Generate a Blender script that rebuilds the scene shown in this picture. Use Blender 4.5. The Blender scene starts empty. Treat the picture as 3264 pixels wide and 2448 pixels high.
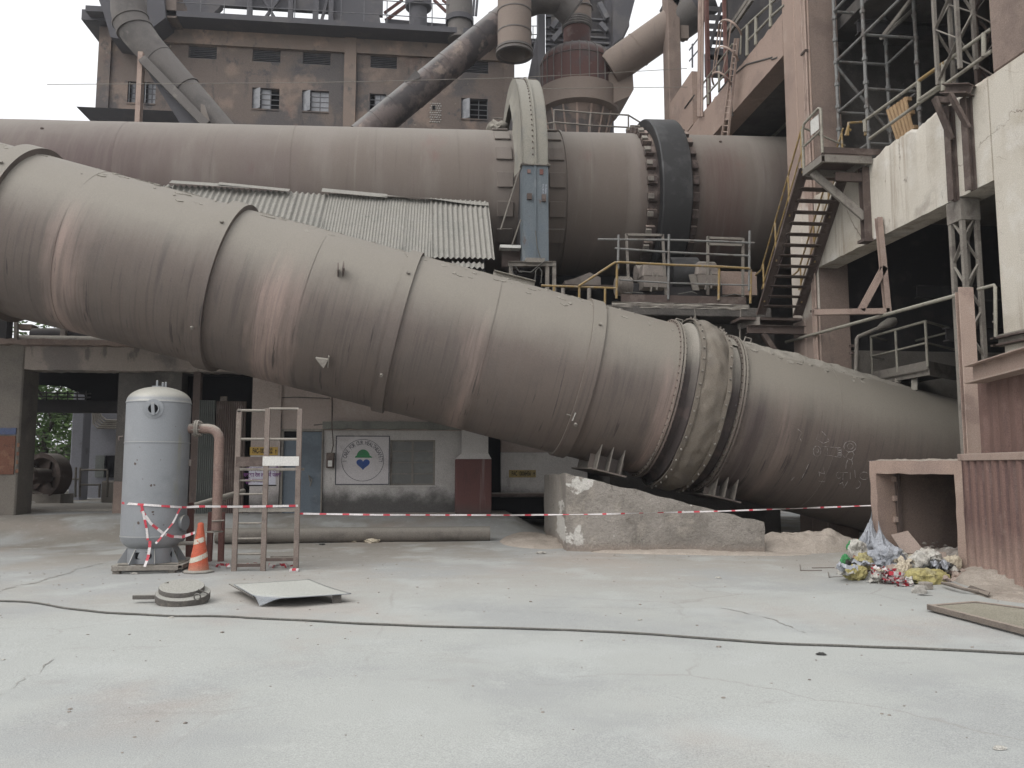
import bpy, bmesh, math, random
from mathutils import Vector, Matrix, noise as mn
from math import sin, cos, pi, radians, sqrt, atan2
V = Vector
random.seed(7)
scene = bpy.context.scene
COL = scene.collection
# ---------------------------------------------------------------- camera model (measured)
F, CXP, CYP = 2550.0, 1632.0, 1224.0
PIT, YAW = radians(5.75), radians(6.3)
CAM = V((0, 0, 1.6))
fw = V((sin(YAW)*cos(PIT), cos(YAW)*cos(PIT), sin(PIT)))
rt = V((cos(YAW), -sin(YAW), 0))
upv = rt.cross(fw)
def ray(x, y): return fw + rt*((x-CXP)/F) - upv*((y-CYP)/F)
def aY(x, y, Y): d = ray(x, y); return CAM + d*(Y/d.y)
def aX(x, y, X): d = ray(x, y); return CAM + d*(X/d.x)
def aZ(x, y, z=0.0): d = ray(x, y); return CAM + d*((z-1.6)/d.z)
def aP(x, y, p, n):
    d = ray(x, y); n = V(n); return CAM + d*((V(p)-CAM).dot(n)/d.dot(n))
cd = bpy.data.cameras.new('camera'); cam = bpy.data.objects.new('camera', cd); COL.objects.link(cam)
cd.sensor_width = 36; cd.lens = 36*F/3264; cd.clip_end = 2000; cd.clip_start = .05
cam.matrix_world = Matrix.Translation(CAM) @ Matrix((rt, upv, -fw)).transposed().to_4x4()
scene.camera = cam

# ---------------------------------------------------------------- mesh builder
WO = {}
def fr(d, ref=None):
    d = V(d).normalized()
    a = V(ref) if ref is not None else (V((0, 0, 1)) if abs(d.z) < .95 else V((0, 1, 0)))
    s = d.cross(a).normalized(); return d, s, s.cross(d)
class MB:
    def __init__(s): s.v = []; s.f = []; s.m = []; s.mi = 0
    def add(s, vs, fs):
        b = len(s.v); s.v += [V(p) for p in vs]
        for q in fs: s.f.append([b+i for i in q]); s.m.append(s.mi)
        return s
    def box(s, a, b):
        x0, y0, z0 = [min(p, q) for p, q in zip(a, b)]; x1, y1, z1 = [max(p, q) for p, q in zip(a, b)]
        return s.hexa([(x0,y0,z0),(x1,y0,z0),(x1,y1,z0),(x0,y1,z0)], [(x0,y0,z1),(x1,y0,z1),(x1,y1,z1),(x0,y1,z1)])
    def hexa(s, lo, hi):
        n = len(lo); return s.add(list(lo)+list(hi), [list(range(n))[::-1], list(range(n, 2*n))] + [[i, (i+1) % n, n+(i+1) % n, n+i] for i in range(n)])
    def prism(s, poly, vec):
        vec = V(vec); return s.hexa(poly, [V(p)+vec for p in poly])
    def beam(s, p, q, w, h=None, ref=None):
        h = w if h is None else h; p, q = V(p), V(q); d, sx, uy = fr(q-p, ref)
        c = [(-w/2, -h/2), (w/2, -h/2), (w/2, h/2), (-w/2, h/2)]
        return s.hexa([p+sx*a+uy*b for a, b in c], [q+sx*a+uy*b for a, b in c])
    def ibeam(s, p, q, w, h, t=.012, ref=None):
        p, q = V(p), V(q); d, sx, uy = fr(q-p, ref)
        s.beam(p+uy*(h/2-t/2), q+uy*(h/2-t/2), w, t, ref); s.beam(p-uy*(h/2-t/2), q-uy*(h/2-t/2), w, t, ref)
        return s.beam(p, q, t, h-2*t, ref)
    def channel(s, p, q, w, h, t=.01, ref=None, side=1):
        p, q = V(p), V(q); d, sx, uy = fr(q-p, ref)
        s.beam(p+uy*(h/2-t/2), q+uy*(h/2-t/2), w, t, ref); s.beam(p-uy*(h/2-t/2), q-uy*(h/2-t/2), w, t, ref)
        o = sx*(side*(w/2-t/2)); return s.beam(p+o, q+o, t, h-2*t, ref)
    def rings(s, rs, closed=True, cap0=True, cap1=True):
        n = len(rs[0]); b = len(s.v)
        for r in rs: s.v += [V(p) for p in r]
        m = n if closed else n-1
        for k in range(len(rs)-1):
            for i in range(m):
                j = (i+1) % n; s.f.append([b+k*n+i, b+k*n+j, b+(k+1)*n+j, b+(k+1)*n+i]); s.m.append(s.mi)
        if closed and cap0: s.f.append([b+i for i in range(n)][::-1]); s.m.append(s.mi)
        if closed and cap1: s.f.append([b+(len(rs)-1)*n+i for i in range(n)]); s.m.append(s.mi)
        return s
    def tube(s, pts, r, n=8, cap=True):
        pts = [V(p) for p in pts]; rr = r if isinstance(r, (list, tuple)) else [r]*len(pts)
        ts = []
        for i in range(len(pts)):
            a = pts[min(i+1, len(pts)-1)]-pts[max(i-1, 0)]; ts.append(a.normalized())
        d, sx, uy = fr(ts[0]); rs = []
        for i, p in enumerate(pts):
            t = ts[i]; sx = (sx-t*sx.dot(t)).normalized(); uy = sx.cross(t)
            rs.append([p+(sx*cos(2*pi*k/n)+uy*sin(2*pi*k/n))*rr[i] for k in range(n)])
        return s.rings(rs, cap0=cap, cap1=cap)
    def cyl(s, p, q, r, n=16, cap=True, r2=None):
        return s.tube([p, q], [r, r if r2 is None else r2], n, cap)
    def lathe(s, o, axis, prof, n=32, cap0=True, cap1=True):     # prof: (distance along axis, radius)
        o = V(o); d, sx, uy = fr(axis)
        return s.rings([[o+d*t+(sx*cos(2*pi*k/n)-uy*sin(2*pi*k/n))*r for k in range(n)] for t, r in prof], cap0=cap0, cap1=cap1)
    def crest(s, test):
        s.m = [1 if test(sum((s.v[i] for i in f), V((0, 0, 0)))/len(f)) else 0 for f in s.f]; return s
    def grid(s, fn, nu, nv, thick=0):
        b = len(s.v); s.v += [V(fn(i/nu, j/nv)) for j in range(nv+1) for i in range(nu+1)]
        for j in range(nv):
            for i in range(nu):
                k = b+j*(nu+1)+i; s.f.append([k, k+1, k+nu+2, k+nu+1]); s.m.append(s.mi)
        return s
    def ico(s, c, r, sub=2, sc=(1, 1, 1), amp=0, fq=2, seed=0, flat=None):
        bm = bmesh.new(); bmesh.ops.create_icosphere(bm, subdivisions=sub, radius=1); c = V(c); vs = []
        for v in bm.verts:
            k = 1+amp*mn.noise(v.co*fq+V((seed*3.1, seed, -seed))); q = V((v.co.x*sc[0], v.co.y*sc[1], v.co.z*sc[2]))*(k*r)
            if flat is not None and q.z < flat: q.z = flat+(q.z-flat)*.1
            vs.append(c+q)
        s.add(vs, [[v.index for v in f.verts] for f in bm.faces]); bm.free(); return s
    def build(s, name, mat, parent=None, label=None, cat=None, group=None, kind=None, smooth=None, bevel=0, loc=None, seg=1):
        me = bpy.data.meshes.new(name); o = bpy.data.objects.new(name, me); COL.objects.link(o)
        if parent is not None: off = WO[parent.name]; o.parent = parent
        else:
            if loc is None:
                xs = [p.x for p in s.v]; ys = [p.y for p in s.v]; zs = [p.z for p in s.v]
                loc = ((min(xs)+max(xs))/2, (min(ys)+max(ys))/2, min(zs))
            off = V(loc); o.location = off
        WO[o.name] = V(off)
        me.from_pydata([tuple(p-off) for p in s.v], [], s.f)
        for mt in (mat if isinstance(mat, (list, tuple)) else [mat]): me.materials.append(mt)
        if any(s.m): me.polygons.foreach_set('material_index', s.m)
        bm = bmesh.new(); bm.from_mesh(me); bmesh.ops.recalc_face_normals(bm, faces=bm.faces[:]); bm.to_mesh(me); bm.free()
        if smooth is not None:
            me.polygons.foreach_set('use_smooth', [True]*len(me.polygons)); me.set_sharp_from_angle(angle=radians(smooth))
        if bevel:
            md = o.modifiers.new('bevel', 'BEVEL'); md.width = bevel; md.segments = seg; md.limit_method = 'ANGLE'; md.angle_limit = radians(40)
        if label: o['label'] = label
        if cat: o['category'] = cat
        if group: o['group'] = group
        if kind: o['kind'] = kind
        return o
def thing(name, label, cat, loc=(0, 0, 0), group=None):
    o = bpy.data.objects.new(name, None); COL.objects.link(o); o.location = loc; WO[o.name] = V(loc)
    o['label'] = label; o['category'] = cat; o.empty_display_size = .2
    if group: o['group'] = group
    return o
def dup(root, loc, label=None):
    r = root.copy(); COL.objects.link(r); r.location = loc; WO[r.name] = V(loc)
    if label: r['label'] = label
    for c in root.children:
        k = c.copy(); COL.objects.link(k); k.parent = r; WO[k.name] = V(loc)
        for g in c.children:
            h = g.copy(); COL.objects.link(h); h.parent = k; WO[h.name] = V(loc)
    return r
def text_mesh(body, size, shear=0.0, sx=1.0, bold=0.0):
    cu = bpy.data.curves.new('t', 'FONT'); cu.body = body; cu.size = size; cu.shear = shear; cu.offset = bold; cu.align_x = 'CENTER'; cu.align_y = 'CENTER'
    cu.resolution_u = 3
    ob = bpy.data.objects.new('t', cu); COL.objects.link(ob)
    dg = bpy.context.evaluated_depsgraph_get(); me = bpy.data.meshes.new_from_object(ob.evaluated_get(dg))
    vs = [(v.co.x*sx, v.co.y) for v in me.vertices]; fs = [list(p.vertices) for p in me.polygons]
    COL.objects.unlink(ob); bpy.data.objects.remove(ob); bpy.data.meshes.remove(me); return vs, fs
def put_text(mb, body, size, c, ex, ey, **k):
    vs, fs = text_mesh(body, size, **k); c, ex, ey = V(c), V(ex), V(ey)
    mb.add([c+ex*x+ey*y for x, y in vs], fs)

# ---------------------------------------------------------------- materials
def C4(c): return (c[0], c[1], c[2], 1)
MATS = {}
def mk(name, base, layers=(), dust=None, rough=.85, metal=0, bump=(30, .25), grain=(70, .22), rotY=0, spec=.3, bump2=None):
    m = bpy.data.materials.new(name); m.use_nodes = True; nt = m.node_tree; N = nt.nodes; L = nt.links
    bs = N['Principled BSDF']; bs.inputs['Roughness'].default_value = rough; bs.inputs['Metallic'].default_value = metal
    bs.inputs['Specular IOR Level'].default_value = spec
    geo = N.new('ShaderNodeNewGeometry'); pos = geo.outputs['Position']
    if rotY:
        mp = N.new('ShaderNodeMapping'); mp.inputs['Rotation'].default_value = (0, rotY, 0); L.new(pos, mp.inputs[0]); pos = mp.outputs[0]
    def nz(scale, st=(1, 1, 1), det=5, rgh=.6, off=0):
        mp = N.new('ShaderNodeMapping'); mp.inputs['Scale'].default_value = st; mp.inputs['Location'].default_value = (off, off*.7, -off*.3); L.new(pos, mp.inputs[0])
        n = N.new('ShaderNodeTexNoise'); n.inputs['Scale'].default_value = scale; n.inputs['Detail'].default_value = det; n.inputs['Roughness'].default_value = rgh
        L.new(mp.outputs[0], n.inputs['Vector']); return n.outputs['Fac']
    def mr(x, lo, hi, a=0, b=1):
        n = N.new('ShaderNodeMapRange'); n.interpolation_type = 'SMOOTHSTEP'
        for k, val in zip((1, 2, 3, 4), (lo, hi, a, b)): n.inputs[k].default_value = val
        L.new(x, n.inputs[0]); return n.outputs[0]
    def mixc(f, a, c):
        n = N.new('ShaderNodeMix'); n.data_type = 'RGBA'; L.new(f, n.inputs[0]); L.new(a, n.inputs[6])
        n.inputs[7].default_value = C4(c); return n.outputs[2]
    def mth(op, a, b):
        n = N.new('ShaderNodeMath'); n.operation = op
        for k, q in enumerate((a, b)):
            if isinstance(q, (int, float)): n.inputs[k].default_value = q
            else: L.new(q, n.inputs[k])
        return n.outputs[0]
    rgb = N.new('ShaderNodeRGB'); rgb.outputs[0].default_value = C4(base); c = rgb.outputs[0]
    off = 1.7
    for ly in layers:
        if ly[0] == 'crack':      # ('crack', color, scale, width, amt)
            _, col, sc, w, amt = ly
            d = nz(sc*2.2, off=off); cm = N.new('ShaderNodeVectorMath'); cm.operation = 'ADD'
            vv = N.new('ShaderNodeCombineXYZ'); L.new(d, vv.inputs[0]); L.new(d, vv.inputs[1]); L.new(d, vv.inputs[2])
            L.new(pos, cm.inputs[0]); L.new(vv.outputs[0], cm.inputs[1])
            vo = N.new('ShaderNodeTexVoronoi'); vo.feature = 'DISTANCE_TO_EDGE'; vo.inputs['Scale'].default_value = sc; L.new(cm.outputs[0], vo.inputs['Vector'])
            f = mr(vo.outputs['Distance'], 0, w, amt, 0); f = mth('MULTIPLY', f, mr(nz(sc*1.5, off=off+5), .45, .6))
            c = mixc(f, c, col)
        elif ly[0] == 'z':        # ('z', color, zlo, zhi, amt, noise amount): mark tied to height
            _, col, zl, zh, amt, na = ly
            sp = N.new('ShaderNodeSeparateXYZ'); L.new(pos, sp.inputs[0]); q = mth('ADD', sp.outputs[2], mth('MULTIPLY', mth('SUBTRACT', nz(2.2, off=off), .5), na))
            c = mixc(mr(q, zl, zh, 0, amt), c, col)
        elif ly[0] == 'y':        # belt across the yard: dirt, and shade painted in toward the duct
            _, col, yl, yh, amt, na = ly
            sp = N.new('ShaderNodeSeparateXYZ'); L.new(pos, sp.inputs[0]); q = mth('ADD', sp.outputs[1], mth('MULTIPLY', mth('SUBTRACT', nz(.35, off=off), .5), na)); q = mth('ADD', q, mth('MULTIPLY', mth('SUBTRACT', nz(2.5, (.5, 1.5, 1), off=off+3), .5), na*.4))
            c = mixc(mr(q, yl, yh, 0, amt), c, col)
        elif ly[0] == 'x':        # band along local x
            _, col, x0, x1, w, amt, na = ly
            sp = N.new('ShaderNodeSeparateXYZ'); L.new(pos, sp.inputs[0]); q = mth('ADD', sp.outputs[0], mth('MULTIPLY', mth('SUBTRACT', nz(2.2, (1, .35, .35), off=off), .5), na))
            f = mth('MULTIPLY', mr(q, x0-w, x0+w), mr(q, x1-w, x1+w, 1, 0)); f = mth('MULTIPLY', f, mr(nz(7, (1, .07, .07), off=off+1), .3, .6, .35, 1)); c = mixc(mth('MULTIPLY', f, amt), c, col)
        else:
            col, sc, lo, hi, amt = ly[:5]; st = ly[5] if len(ly) > 5 else (1, 1, 1)
            c = mixc(mr(nz(sc, st, off=off), lo, hi, 0, amt), c, col)
        off += 3.3
    if dust:                      # (color, lo, hi, amt, noise amount): dust lying on faces that look up
        col, lo, hi, amt, na = dust
        sp = N.new('ShaderNodeSeparateXYZ'); L.new(geo.outputs['Normal'], sp.inputs[0])
        q = mth('ADD', sp.outputs[2], mth('MULTIPLY', mth('SUBTRACT', nz(1.1, off=off), .5), na))
        q = mth('ADD', q, mth('MULTIPLY', mth('SUBTRACT', nz(14, (1, .12, .12) if rotY else (1, 1, .3), off=off+2), .5), na*.45))
        c = mixc(mr(q, lo, hi, 0, amt), c, col)
    if grain:
        g = mr(nz(grain[0], det=2, off=off), .25, .75, 1-grain[1], 1+grain[1]*.8)
        n = N.new('ShaderNodeMix'); n.data_type = 'RGBA'; n.blend_type = 'MULTIPLY'; n.inputs[0].default_value = 1; L.new(c, n.inputs[6])
        cc = N.new('ShaderNodeCombineXYZ'); [L.new(g, cc.inputs[i]) for i in range(3)]; L.new(cc.outputs[0], n.inputs[7]); c = n.outputs[2]
    L.new(c, bs.inputs['Base Color'])
    if bump:
        b = N.new('ShaderNodeBump'); b.inputs['Strength'].default_value = bump[1]; b.inputs['Distance'].default_value = bump[2] if len(bump) > 2 else .02
        L.new(nz(bump[0], det=6, rgh=.65, off=9), b.inputs['Height'])
        if bump2:
            b2 = N.new('ShaderNodeBump'); b2.inputs['Strength'].default_value = bump2[1]; b2.inputs['Distance'].default_value = bump2[2]
            L.new(nz(bump2[0], det=4, off=4), b2.inputs['Height']); L.new(b2.outputs[0], b.inputs['Normal'])
        L.new(b.outputs[0], bs.inputs['Normal'])
    MATS[name] = m; return m
# ---------------------------------------------------------------- light and sky
SUN = V((-.55, -.45, .80)).normalized()
w = bpy.data.worlds.new('World'); scene.world = w; w.use_nodes = True
nt = w.node_tree; bg = nt.nodes['Background']
sk = nt.nodes.new('ShaderNodeTexSky'); sk.sky_type = 'NISHITA'; sk.sun_disc = False
sk.sun_elevation = math.asin(SUN.z); sk.sun_rotation = atan2(SUN.x, SUN.y); sk.dust_density = 6; sk.air_density = 1.2; sk.ozone_density = .6
hs = nt.nodes.new('ShaderNodeHueSaturation'); hs.inputs['Saturation'].default_value = .18
nt.links.new(sk.outputs[0], hs.inputs['Color'])
mx = nt.nodes.new('ShaderNodeMix'); mx.data_type = 'RGBA'; mx.inputs[0].default_value = .55; mx.inputs[7].default_value = (9.9, 10.0, 10.25, 1)
nt.links.new(hs.outputs[0], mx.inputs[6]); nt.links.new(mx.outputs[2], bg.inputs[0]); bg.inputs[1].default_value = .13
ld = bpy.data.lights.new('sun', 'SUN'); ld.energy = .6; ld.angle = radians(60); ld.color = (1, .96, .9)
lo = bpy.data.objects.new('sun', ld); COL.objects.link(lo); lo.rotation_euler = SUN.to_track_quat('Z', 'Y').to_euler(); lo.location = (-20, -10, 40)
scene.view_settings.view_transform = 'Standard'; scene.view_settings.look = 'None'; scene.view_settings.exposure = .42
scene.cycles.max_bounces = 6; scene.cycles.diffuse_bounces = 4

# ---------------------------------------------------------------- materials
DUST = (.30, .285, .25)
DUSTP = (.33, .265, .225)
mk('ground', (.385, .396, .378), [('y', (.315, .292, .262), 7.5, 13.5, .75, 7), ('y', (.215, .198, .172), 12.0, 17.5, .9, 4), ((.325, .334, .328), .35, .45, .62, .8), ((.42, .435, .42), .9, .5, .7, .6), ((.36, .305, .265), .25, .54, .70, .5), ((.32, .315, .30), 1.6, .60, .74, .45, (.7, 1.6, 1)), ((.44, .448, .43), 5, .58, .75, .4), ((.29, .285, .27), 6, .67, .75, .45, (.5, 1.4, 1)),  # first y belt is brown dust, second paints the shade under the duct
   ('crack', (.29, .28, .26), .27, .008, .5), ((.27, .26, .25), 30, .71, .79, .4)], rough=.95, bump=(45, .35, .01), bump2=(3, .3, .03), grain=(120, .2), spec=.1)
mk('duct_steel', (.128, .102, .088), [((.092, .077, .07), .55, .48, .64, .5), ((.145, .118, .105), 1.1, .52, .68, .5, (1, .4, .4))]+[('x', (.33, .245, .212), xx-ww, xx+ww, .2, aa, .7) for xx, ww, aa in ((-7.85, .2, .75), (-7.5, .06, .6), (-3.95, .24, .9), (-3.55, .08, .7), (.05, .14, .6), (3.92, .13, .8), (6.45, .1, .4))]+[('x', (.05, .036, .036), 5.62, 5.98, .12, .9, .5), ((.06, .05, .047), 4, .58, .72, .55, (1, .10, .10)), ((.135, .112, .1), 9, .50, .68, .4, (1, .03, .03)), ((.07, .056, .051), 15, .52, .64, .4, (1, .035, .035)), ((.15, .124, .112), 15, .57, .70, .35, (1, .025, .025)), ((.04, .033, .031), 9, .64, .69, .8, (1, .06, .06)), ((.035, .03, .028), 26, .70, .74, .8, (1, .10, .10))],
   dust=((.225, .205, .174), -.12, .52, .95, .32), rough=.62, bump=(26, .25, .012), bump2=(1.3, .2, .04), grain=(90, .16), rotY=-.2416, spec=.45)
mk('duct_dark', (.055, .045, .043), [((.10, .075, .068), 2, .5, .65, .7), ((.2, .2, .21), 3, .66, .72, .5)], dust=((.285, .265, .23), .1, .7, .95, .35), rough=.8, rotY=-.2416)
mk('kiln_steel', (.152, .127, .110), [((.135, .108, .10), .30, .49, .64, .7, (1, .35, .35)), ((.19, .165, .148), .8, .5, .68, .75, (1, .25, .25)), ((.165, .095, .085), .55, .62, .72, .55, (1, .7, .7)), ((.095, .08, .074), 9, .58, .72, .4, (1, .03, .03)), ((.22, .195, .175), 6, .62, .74, .45, (1, .04, .04)), ((.19, .15, .138), 1.9, .56, .72, .4, (1, .2, .2)), ((.25, .23, .21), 3.5, .64, .76, .4, (1, .05, .05)), ((.13, .09, .085), 1.6, .66, .74, .5, (1, .3, .3)), ('x', (.10, .072, .07), -30, -7.2, 1.4, .75, 2.0), ('x', (.115, .075, .068), 7.5, 8.6, .3, .7, .8), ('x', (.23, .20, .18), 5.3, 5.7, .1, .5, .5), ('x', (.22, .19, .17), 9.0, 9.2, .08, .5, .3)],
   dust=((.23, .212, .188), .22, 1.0, .85, .25), rough=.7, bump=(30, .15, .01), grain=(60, .1), rotY=-.0236, spec=.2)
mk('tyre_steel', (.028, .028, .029), [((.085, .085, .085), 2, .5, .7, .5)], dust=((.09, .088, .085), .6, 1, .5, .2), rough=.5, bump=(20, .05), grain=(50, .08), spec=.4)
mk('pad_steel', (.085, .066, .06), [((.17, .135, .12), 5, .5, .65, .7)], dust=(DUSTP, .3, .8, .9, .2))
mk('dust_crust', (.285, .265, .23), [((.2, .185, .16), 3, .5, .7, .6)], bump=(18, .8, .03))
mk('guard_dust', (.235, .222, .19), [((.19, .185, .17), 2, .5, .68, .7), ((.14, .13, .12), 5, .62, .72, .5, (1, 1, .2))], dust=((.26, .25, .22), .3, .8, .8, .2))
mk('guard_blue', (.115, .135, .15), [((.10, .125, .15), 2.5, .5, .65, .6, (1, 1, .4)), ((.10, .07, .06), 6, .62, .7, .8, (1, 1, .5)), ((.20, .215, .225), 2.2, .55, .70, .6, (1, 1, .4))], rough=.6)
mk('steel_brown', (.088, .066, .058), [((.15, .12, .105), 3, .5, .65, .7), ((.05, .04, .038), 7, .6, .7, .6, (1, 1, .3))], dust=((.26, .235, .205), .35, .9, .85, .2), grain=(80, .2))
mk('ladder_steel', (.19, .155, .135), [((.12, .095, .085), 3, .5, .66, .7), ((.27, .24, .21), 5, .55, .7, .6)], dust=((.32, .30, .26), .3, .9, .8, .2))
mk('steel_dusty', (.20, .182, .16), [((.11, .095, .085), 3, .5, .65, .7), ((.26, .24, .21), 6, .55, .7, .6)], dust=((.32, .30, .26), .2, .8, .8, .2))
mk('steel_pink', (.335, .255, .215), [((.22, .16, .14), 2, .48, .65, .7), ((.36, .29, .25), 5, .55, .7, .6), ((.15, .11, .10), 8, .66, .74, .5, (1, 1, .2))], dust=((.38, .32, .27), .3, .9, .8, .2))
mk('steel_dark', (.045, .042, .044), [((.08, .07, .065), 2, .5, .68, .6)], dust=((.17, .16, .15), .4, .9, .7, .2))
mk('steel_red', (.15, .072, .062), [((.10, .06, .055), 2, .5, .65, .7), ((.24, .17, .145), 4, .56, .7, .6, (1, 1, .25))], dust=(DUSTP, .4, .9, .7, .2))
mk('scaffold_steel', (.17, .17, .165), [((.10, .085, .075), 4, .5, .62, .8), ((.26, .26, .25), 9, .58, .7, .5)], dust=((.3, .285, .26), .4, .9, .7, .2), rough=.6)
mk('rail_yellow', (.27, .185, .075), [((.22, .16, .09), 5, .5, .66, .7), ((.27, .235, .19), 9, .52, .66, .8)], dust=((.3, .27, .22), .4, .9, .7, .2), rough=.6)
mk('rail_grey', (.27, .255, .215), [((.17, .15, .13), 5, .5, .66, .7)], dust=((.33, .31, .27), .4, .9, .7, .2))
mk('sheet_cement', (.26, .25, .226), [((.21, .208, .19), 1.2, .5, .66, .6), ((.15, .148, .137), 6, .6, .72, .5, (.5, .5, 1)), ((.32, .315, .29), 9, .55, .7, .5)], rough=.95, grain=(60, .3))
mk('sheet_green', (.145, .155, .145), [((.10, .105, .1), 2, .5, .65, .6), ((.19, .20, .19), 12, .6, .7, .5, (1, 1, .05))], rough=.75)
mk('sheet_maroon', (.118, .074, .067), [((.18, .125, .11), 2.5, .5, .64, .6), ((.085, .055, .052), 5, .55, .66, .6), ((.62, .58, .52), 11, .69, .72, .9, (1, 1, .22)), ('z', (.33, .24, .2), .9, -.1, .9, .6)], dust=(DUSTP, .35, .9, .8, .3), rough=.75)
mk('sheet_brown', (.16, .10, .085), [((.22, .145, .125), 2, .5, .66, .6), ((.11, .072, .065), 6, .58, .7, .5, (1, 1, .2))], rough=.85)
mk('far_plaster', (.15, .122, .107), [((.095, .088, .088), .42, .49, .6, .85), ((.235, .18, .148), .7, .54, .66, .8), ((.07, .07, .075), 1.6, .58, .7, .75), ((.33, .28, .22), 2.3, .66, .74, .7), ((.20, .125, .105), .6, .62, .74, .5), ((.06, .06, .063), 2, .6, .72, .6, (1, 1, .2))], rough=.95, bump=(12, .4, .03))
mk('far_beam', (.21, .165, .138), [((.16, .135, .12), 1, .5, .65, .75), ((.34, .245, .19), .7, .56, .7, .7), ((.08, .08, .083), 2.5, .58, .7, .8, (1, 1, .5))], rough=.95, bump=(12, .4, .03))
mk('far_dark', (.082, .08, .088), [((.12, .112, .112), .8, .5, .66, .7)], dust=((.2, .195, .19), .4, .9, .6, .2))
mk('far_rail', (.12, .12, .13), [((.2, .19, .18), 3, .5, .66, .6)])
mk('pane_grey', (.26, .265, .28), [((.16, .165, .18), 2.5, .48, .65, .7)], rough=.5)
mk('pane_dark', (.10, .10, .092), [((.15, .15, .135), 2, .48, .65, .7)], rough=.35, spec=.5)
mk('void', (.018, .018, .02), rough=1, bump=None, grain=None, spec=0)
mk('duct_beige', (.21, .17, .145), [((.19, .15, .13), .8, .5, .66, .7), ((.15, .12, .108), 2.2, .6, .72, .5, (1, 1, .25))], dust=((.3, .26, .22), .4, .9, .6, .2))
mk('duct_grey', (.135, .124, .117), [((.09, .084, .082), .8, .5, .66, .7), ((.23, .21, .19), 1.6, .58, .72, .6)], dust=((.25, .24, .225), .3, .9, .6, .2))
mk('duct_patchy', (.14, .115, .108), [((.055, .05, .052), .75, .47, .56, .9), ((.28, .225, .19), 1.25, .58, .68, .8), ((.10, .08, .076), 2.6, .55, .66, .6), ((.20, .125, .095), 1.9, .66, .74, .6)], dust=((.20, .195, .19), .2, .62, .9, .2))
mk('drum_red', (.095, .05, .045), [((.075, .06, .06), 1, .5, .62, .75), ((.17, .13, .12), 2, .6, .72, .6), ((.19, .175, .165), 5, .66, .73, .6, (1, 1, .15))], dust=((.15, .145, .145), .25, .8, .9, .3))
mk('conc_pink', (.315, .235, .195), [((.24, .18, .155), .7, .48, .64, .7), ((.38, .30, .25), 1.4, .55, .7, .6), ((.19, .15, .13), 3.5, .62, .74, .55, (1, 1, .3))], rough=.95, bump=(16, .35, .02), dust=((.38, .33, .28), .4, .9, .7, .2))
mk('conc_brown', (.215, .165, .14), [((.15, .115, .1), .8, .48, .64, .75), ((.27, .215, .18), 1.7, .56, .7, .6), ((.10, .085, .075), 3, .62, .74, .5, (1, 1, .25))], rough=.95, bump=(16, .35, .02))
mk('conc_brownish', (.165, .148, .128), [((.11, .1, .09), .9, .48, .64, .75), ((.21, .185, .16), 2, .58, .7, .6)], rough=.95, bump=(18, .5, .03))
mk('conc_white', (.50, .465, .405), [((.38, .335, .275), .55, .48, .64, .8), ((.58, .56, .52), 1.2, .52, .68, .7), ((.30, .255, .205), 2.0, .54, .68, .75, (1, 1.6, .10)), ((.24, .21, .185), .9, .6, .74, .6), ((.26, .22, .18), 7, .66, .73, .6, (1, 1, .4)), ((.13, .11, .095), 3.3, .70, .73, .75, (1, 1, .8)), ('crack', (.16, .13, .11), .5, .012, .9), ('crack', (.25, .21, .17), 1.3, .009, .6)], rough=.9, bump=(22, .4, .02), dust=((.33, .28, .23), .5, .9, .85, .2))
mk('conc_wedge', (.262, .24, .215), [((.175, .158, .14), .8, .48, .62, .8), ((.32, .29, .25), 2.2, .54, .68, .6), ((.56, .545, .51), 1.1, .60, .625, .8, (1, .3, 1)), ((.13, .115, .10), 5, .62, .72, .6), ((.13, .118, .105), 3, .6, .72, .6, (1, 1, .15)), ('crack', (.12, .11, .1), .9, .012, .7), ('z', (.24, .2, .17), .22, .02, .85, .2)], rough=.95, bump=(16, .9, .04), bump2=(4, .5, .05), dust=((.29, .265, .23), .4, .9, .9, .25))
mk('conc_grey', (.29, .265, .235), [((.20, .18, .16), .9, .48, .64, .75), ((.36, .33, .29), 2, .56, .7, .6), ((.15, .13, .115), 4, .62, .72, .5), ((.52, .51, .48), 1.5, .66, .69, .55)], rough=.95, bump=(18, .6, .03), dust=((.33, .305, .265), .4, .9, .85, .2))
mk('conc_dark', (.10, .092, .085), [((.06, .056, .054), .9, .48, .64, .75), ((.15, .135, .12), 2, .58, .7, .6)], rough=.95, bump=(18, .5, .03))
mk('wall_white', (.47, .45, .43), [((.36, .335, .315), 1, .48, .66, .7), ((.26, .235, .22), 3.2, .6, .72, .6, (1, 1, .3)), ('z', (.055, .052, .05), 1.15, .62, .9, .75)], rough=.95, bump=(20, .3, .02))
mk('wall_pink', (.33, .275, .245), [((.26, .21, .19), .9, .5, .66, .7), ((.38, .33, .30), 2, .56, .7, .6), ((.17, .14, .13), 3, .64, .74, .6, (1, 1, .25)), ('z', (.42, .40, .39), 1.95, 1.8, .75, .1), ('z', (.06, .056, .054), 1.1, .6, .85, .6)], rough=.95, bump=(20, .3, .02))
mk('wall_lintel', (.285, .245, .215), [((.17, .15, .14), .8, .5, .6, .85), ((.36, .29, .25), 1.2, .58, .7, .6), ((.09, .08, .077), 3, .6, .7, .7, (1, 1, .3))], rough=.95, bump=(16, .5, .03), dust=((.2, .19, .175), .4, .8, .8, .2))
mk('wall_greenish', (.17, .17, .15), [((.12, .12, .11), 2, .5, .66, .7)], rough=.95)
mk('pillar_red', (.12, .055, .05), [((.25, .20, .185), 1.4, .55, .66, .8, (2.2, 1, .12)), ((.09, .045, .042), 5, .56, .68, .6, (1, 1, .3)), ('z', (.08, .065, .06), .75, .4, .8, .3)], rough=.8)
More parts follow.
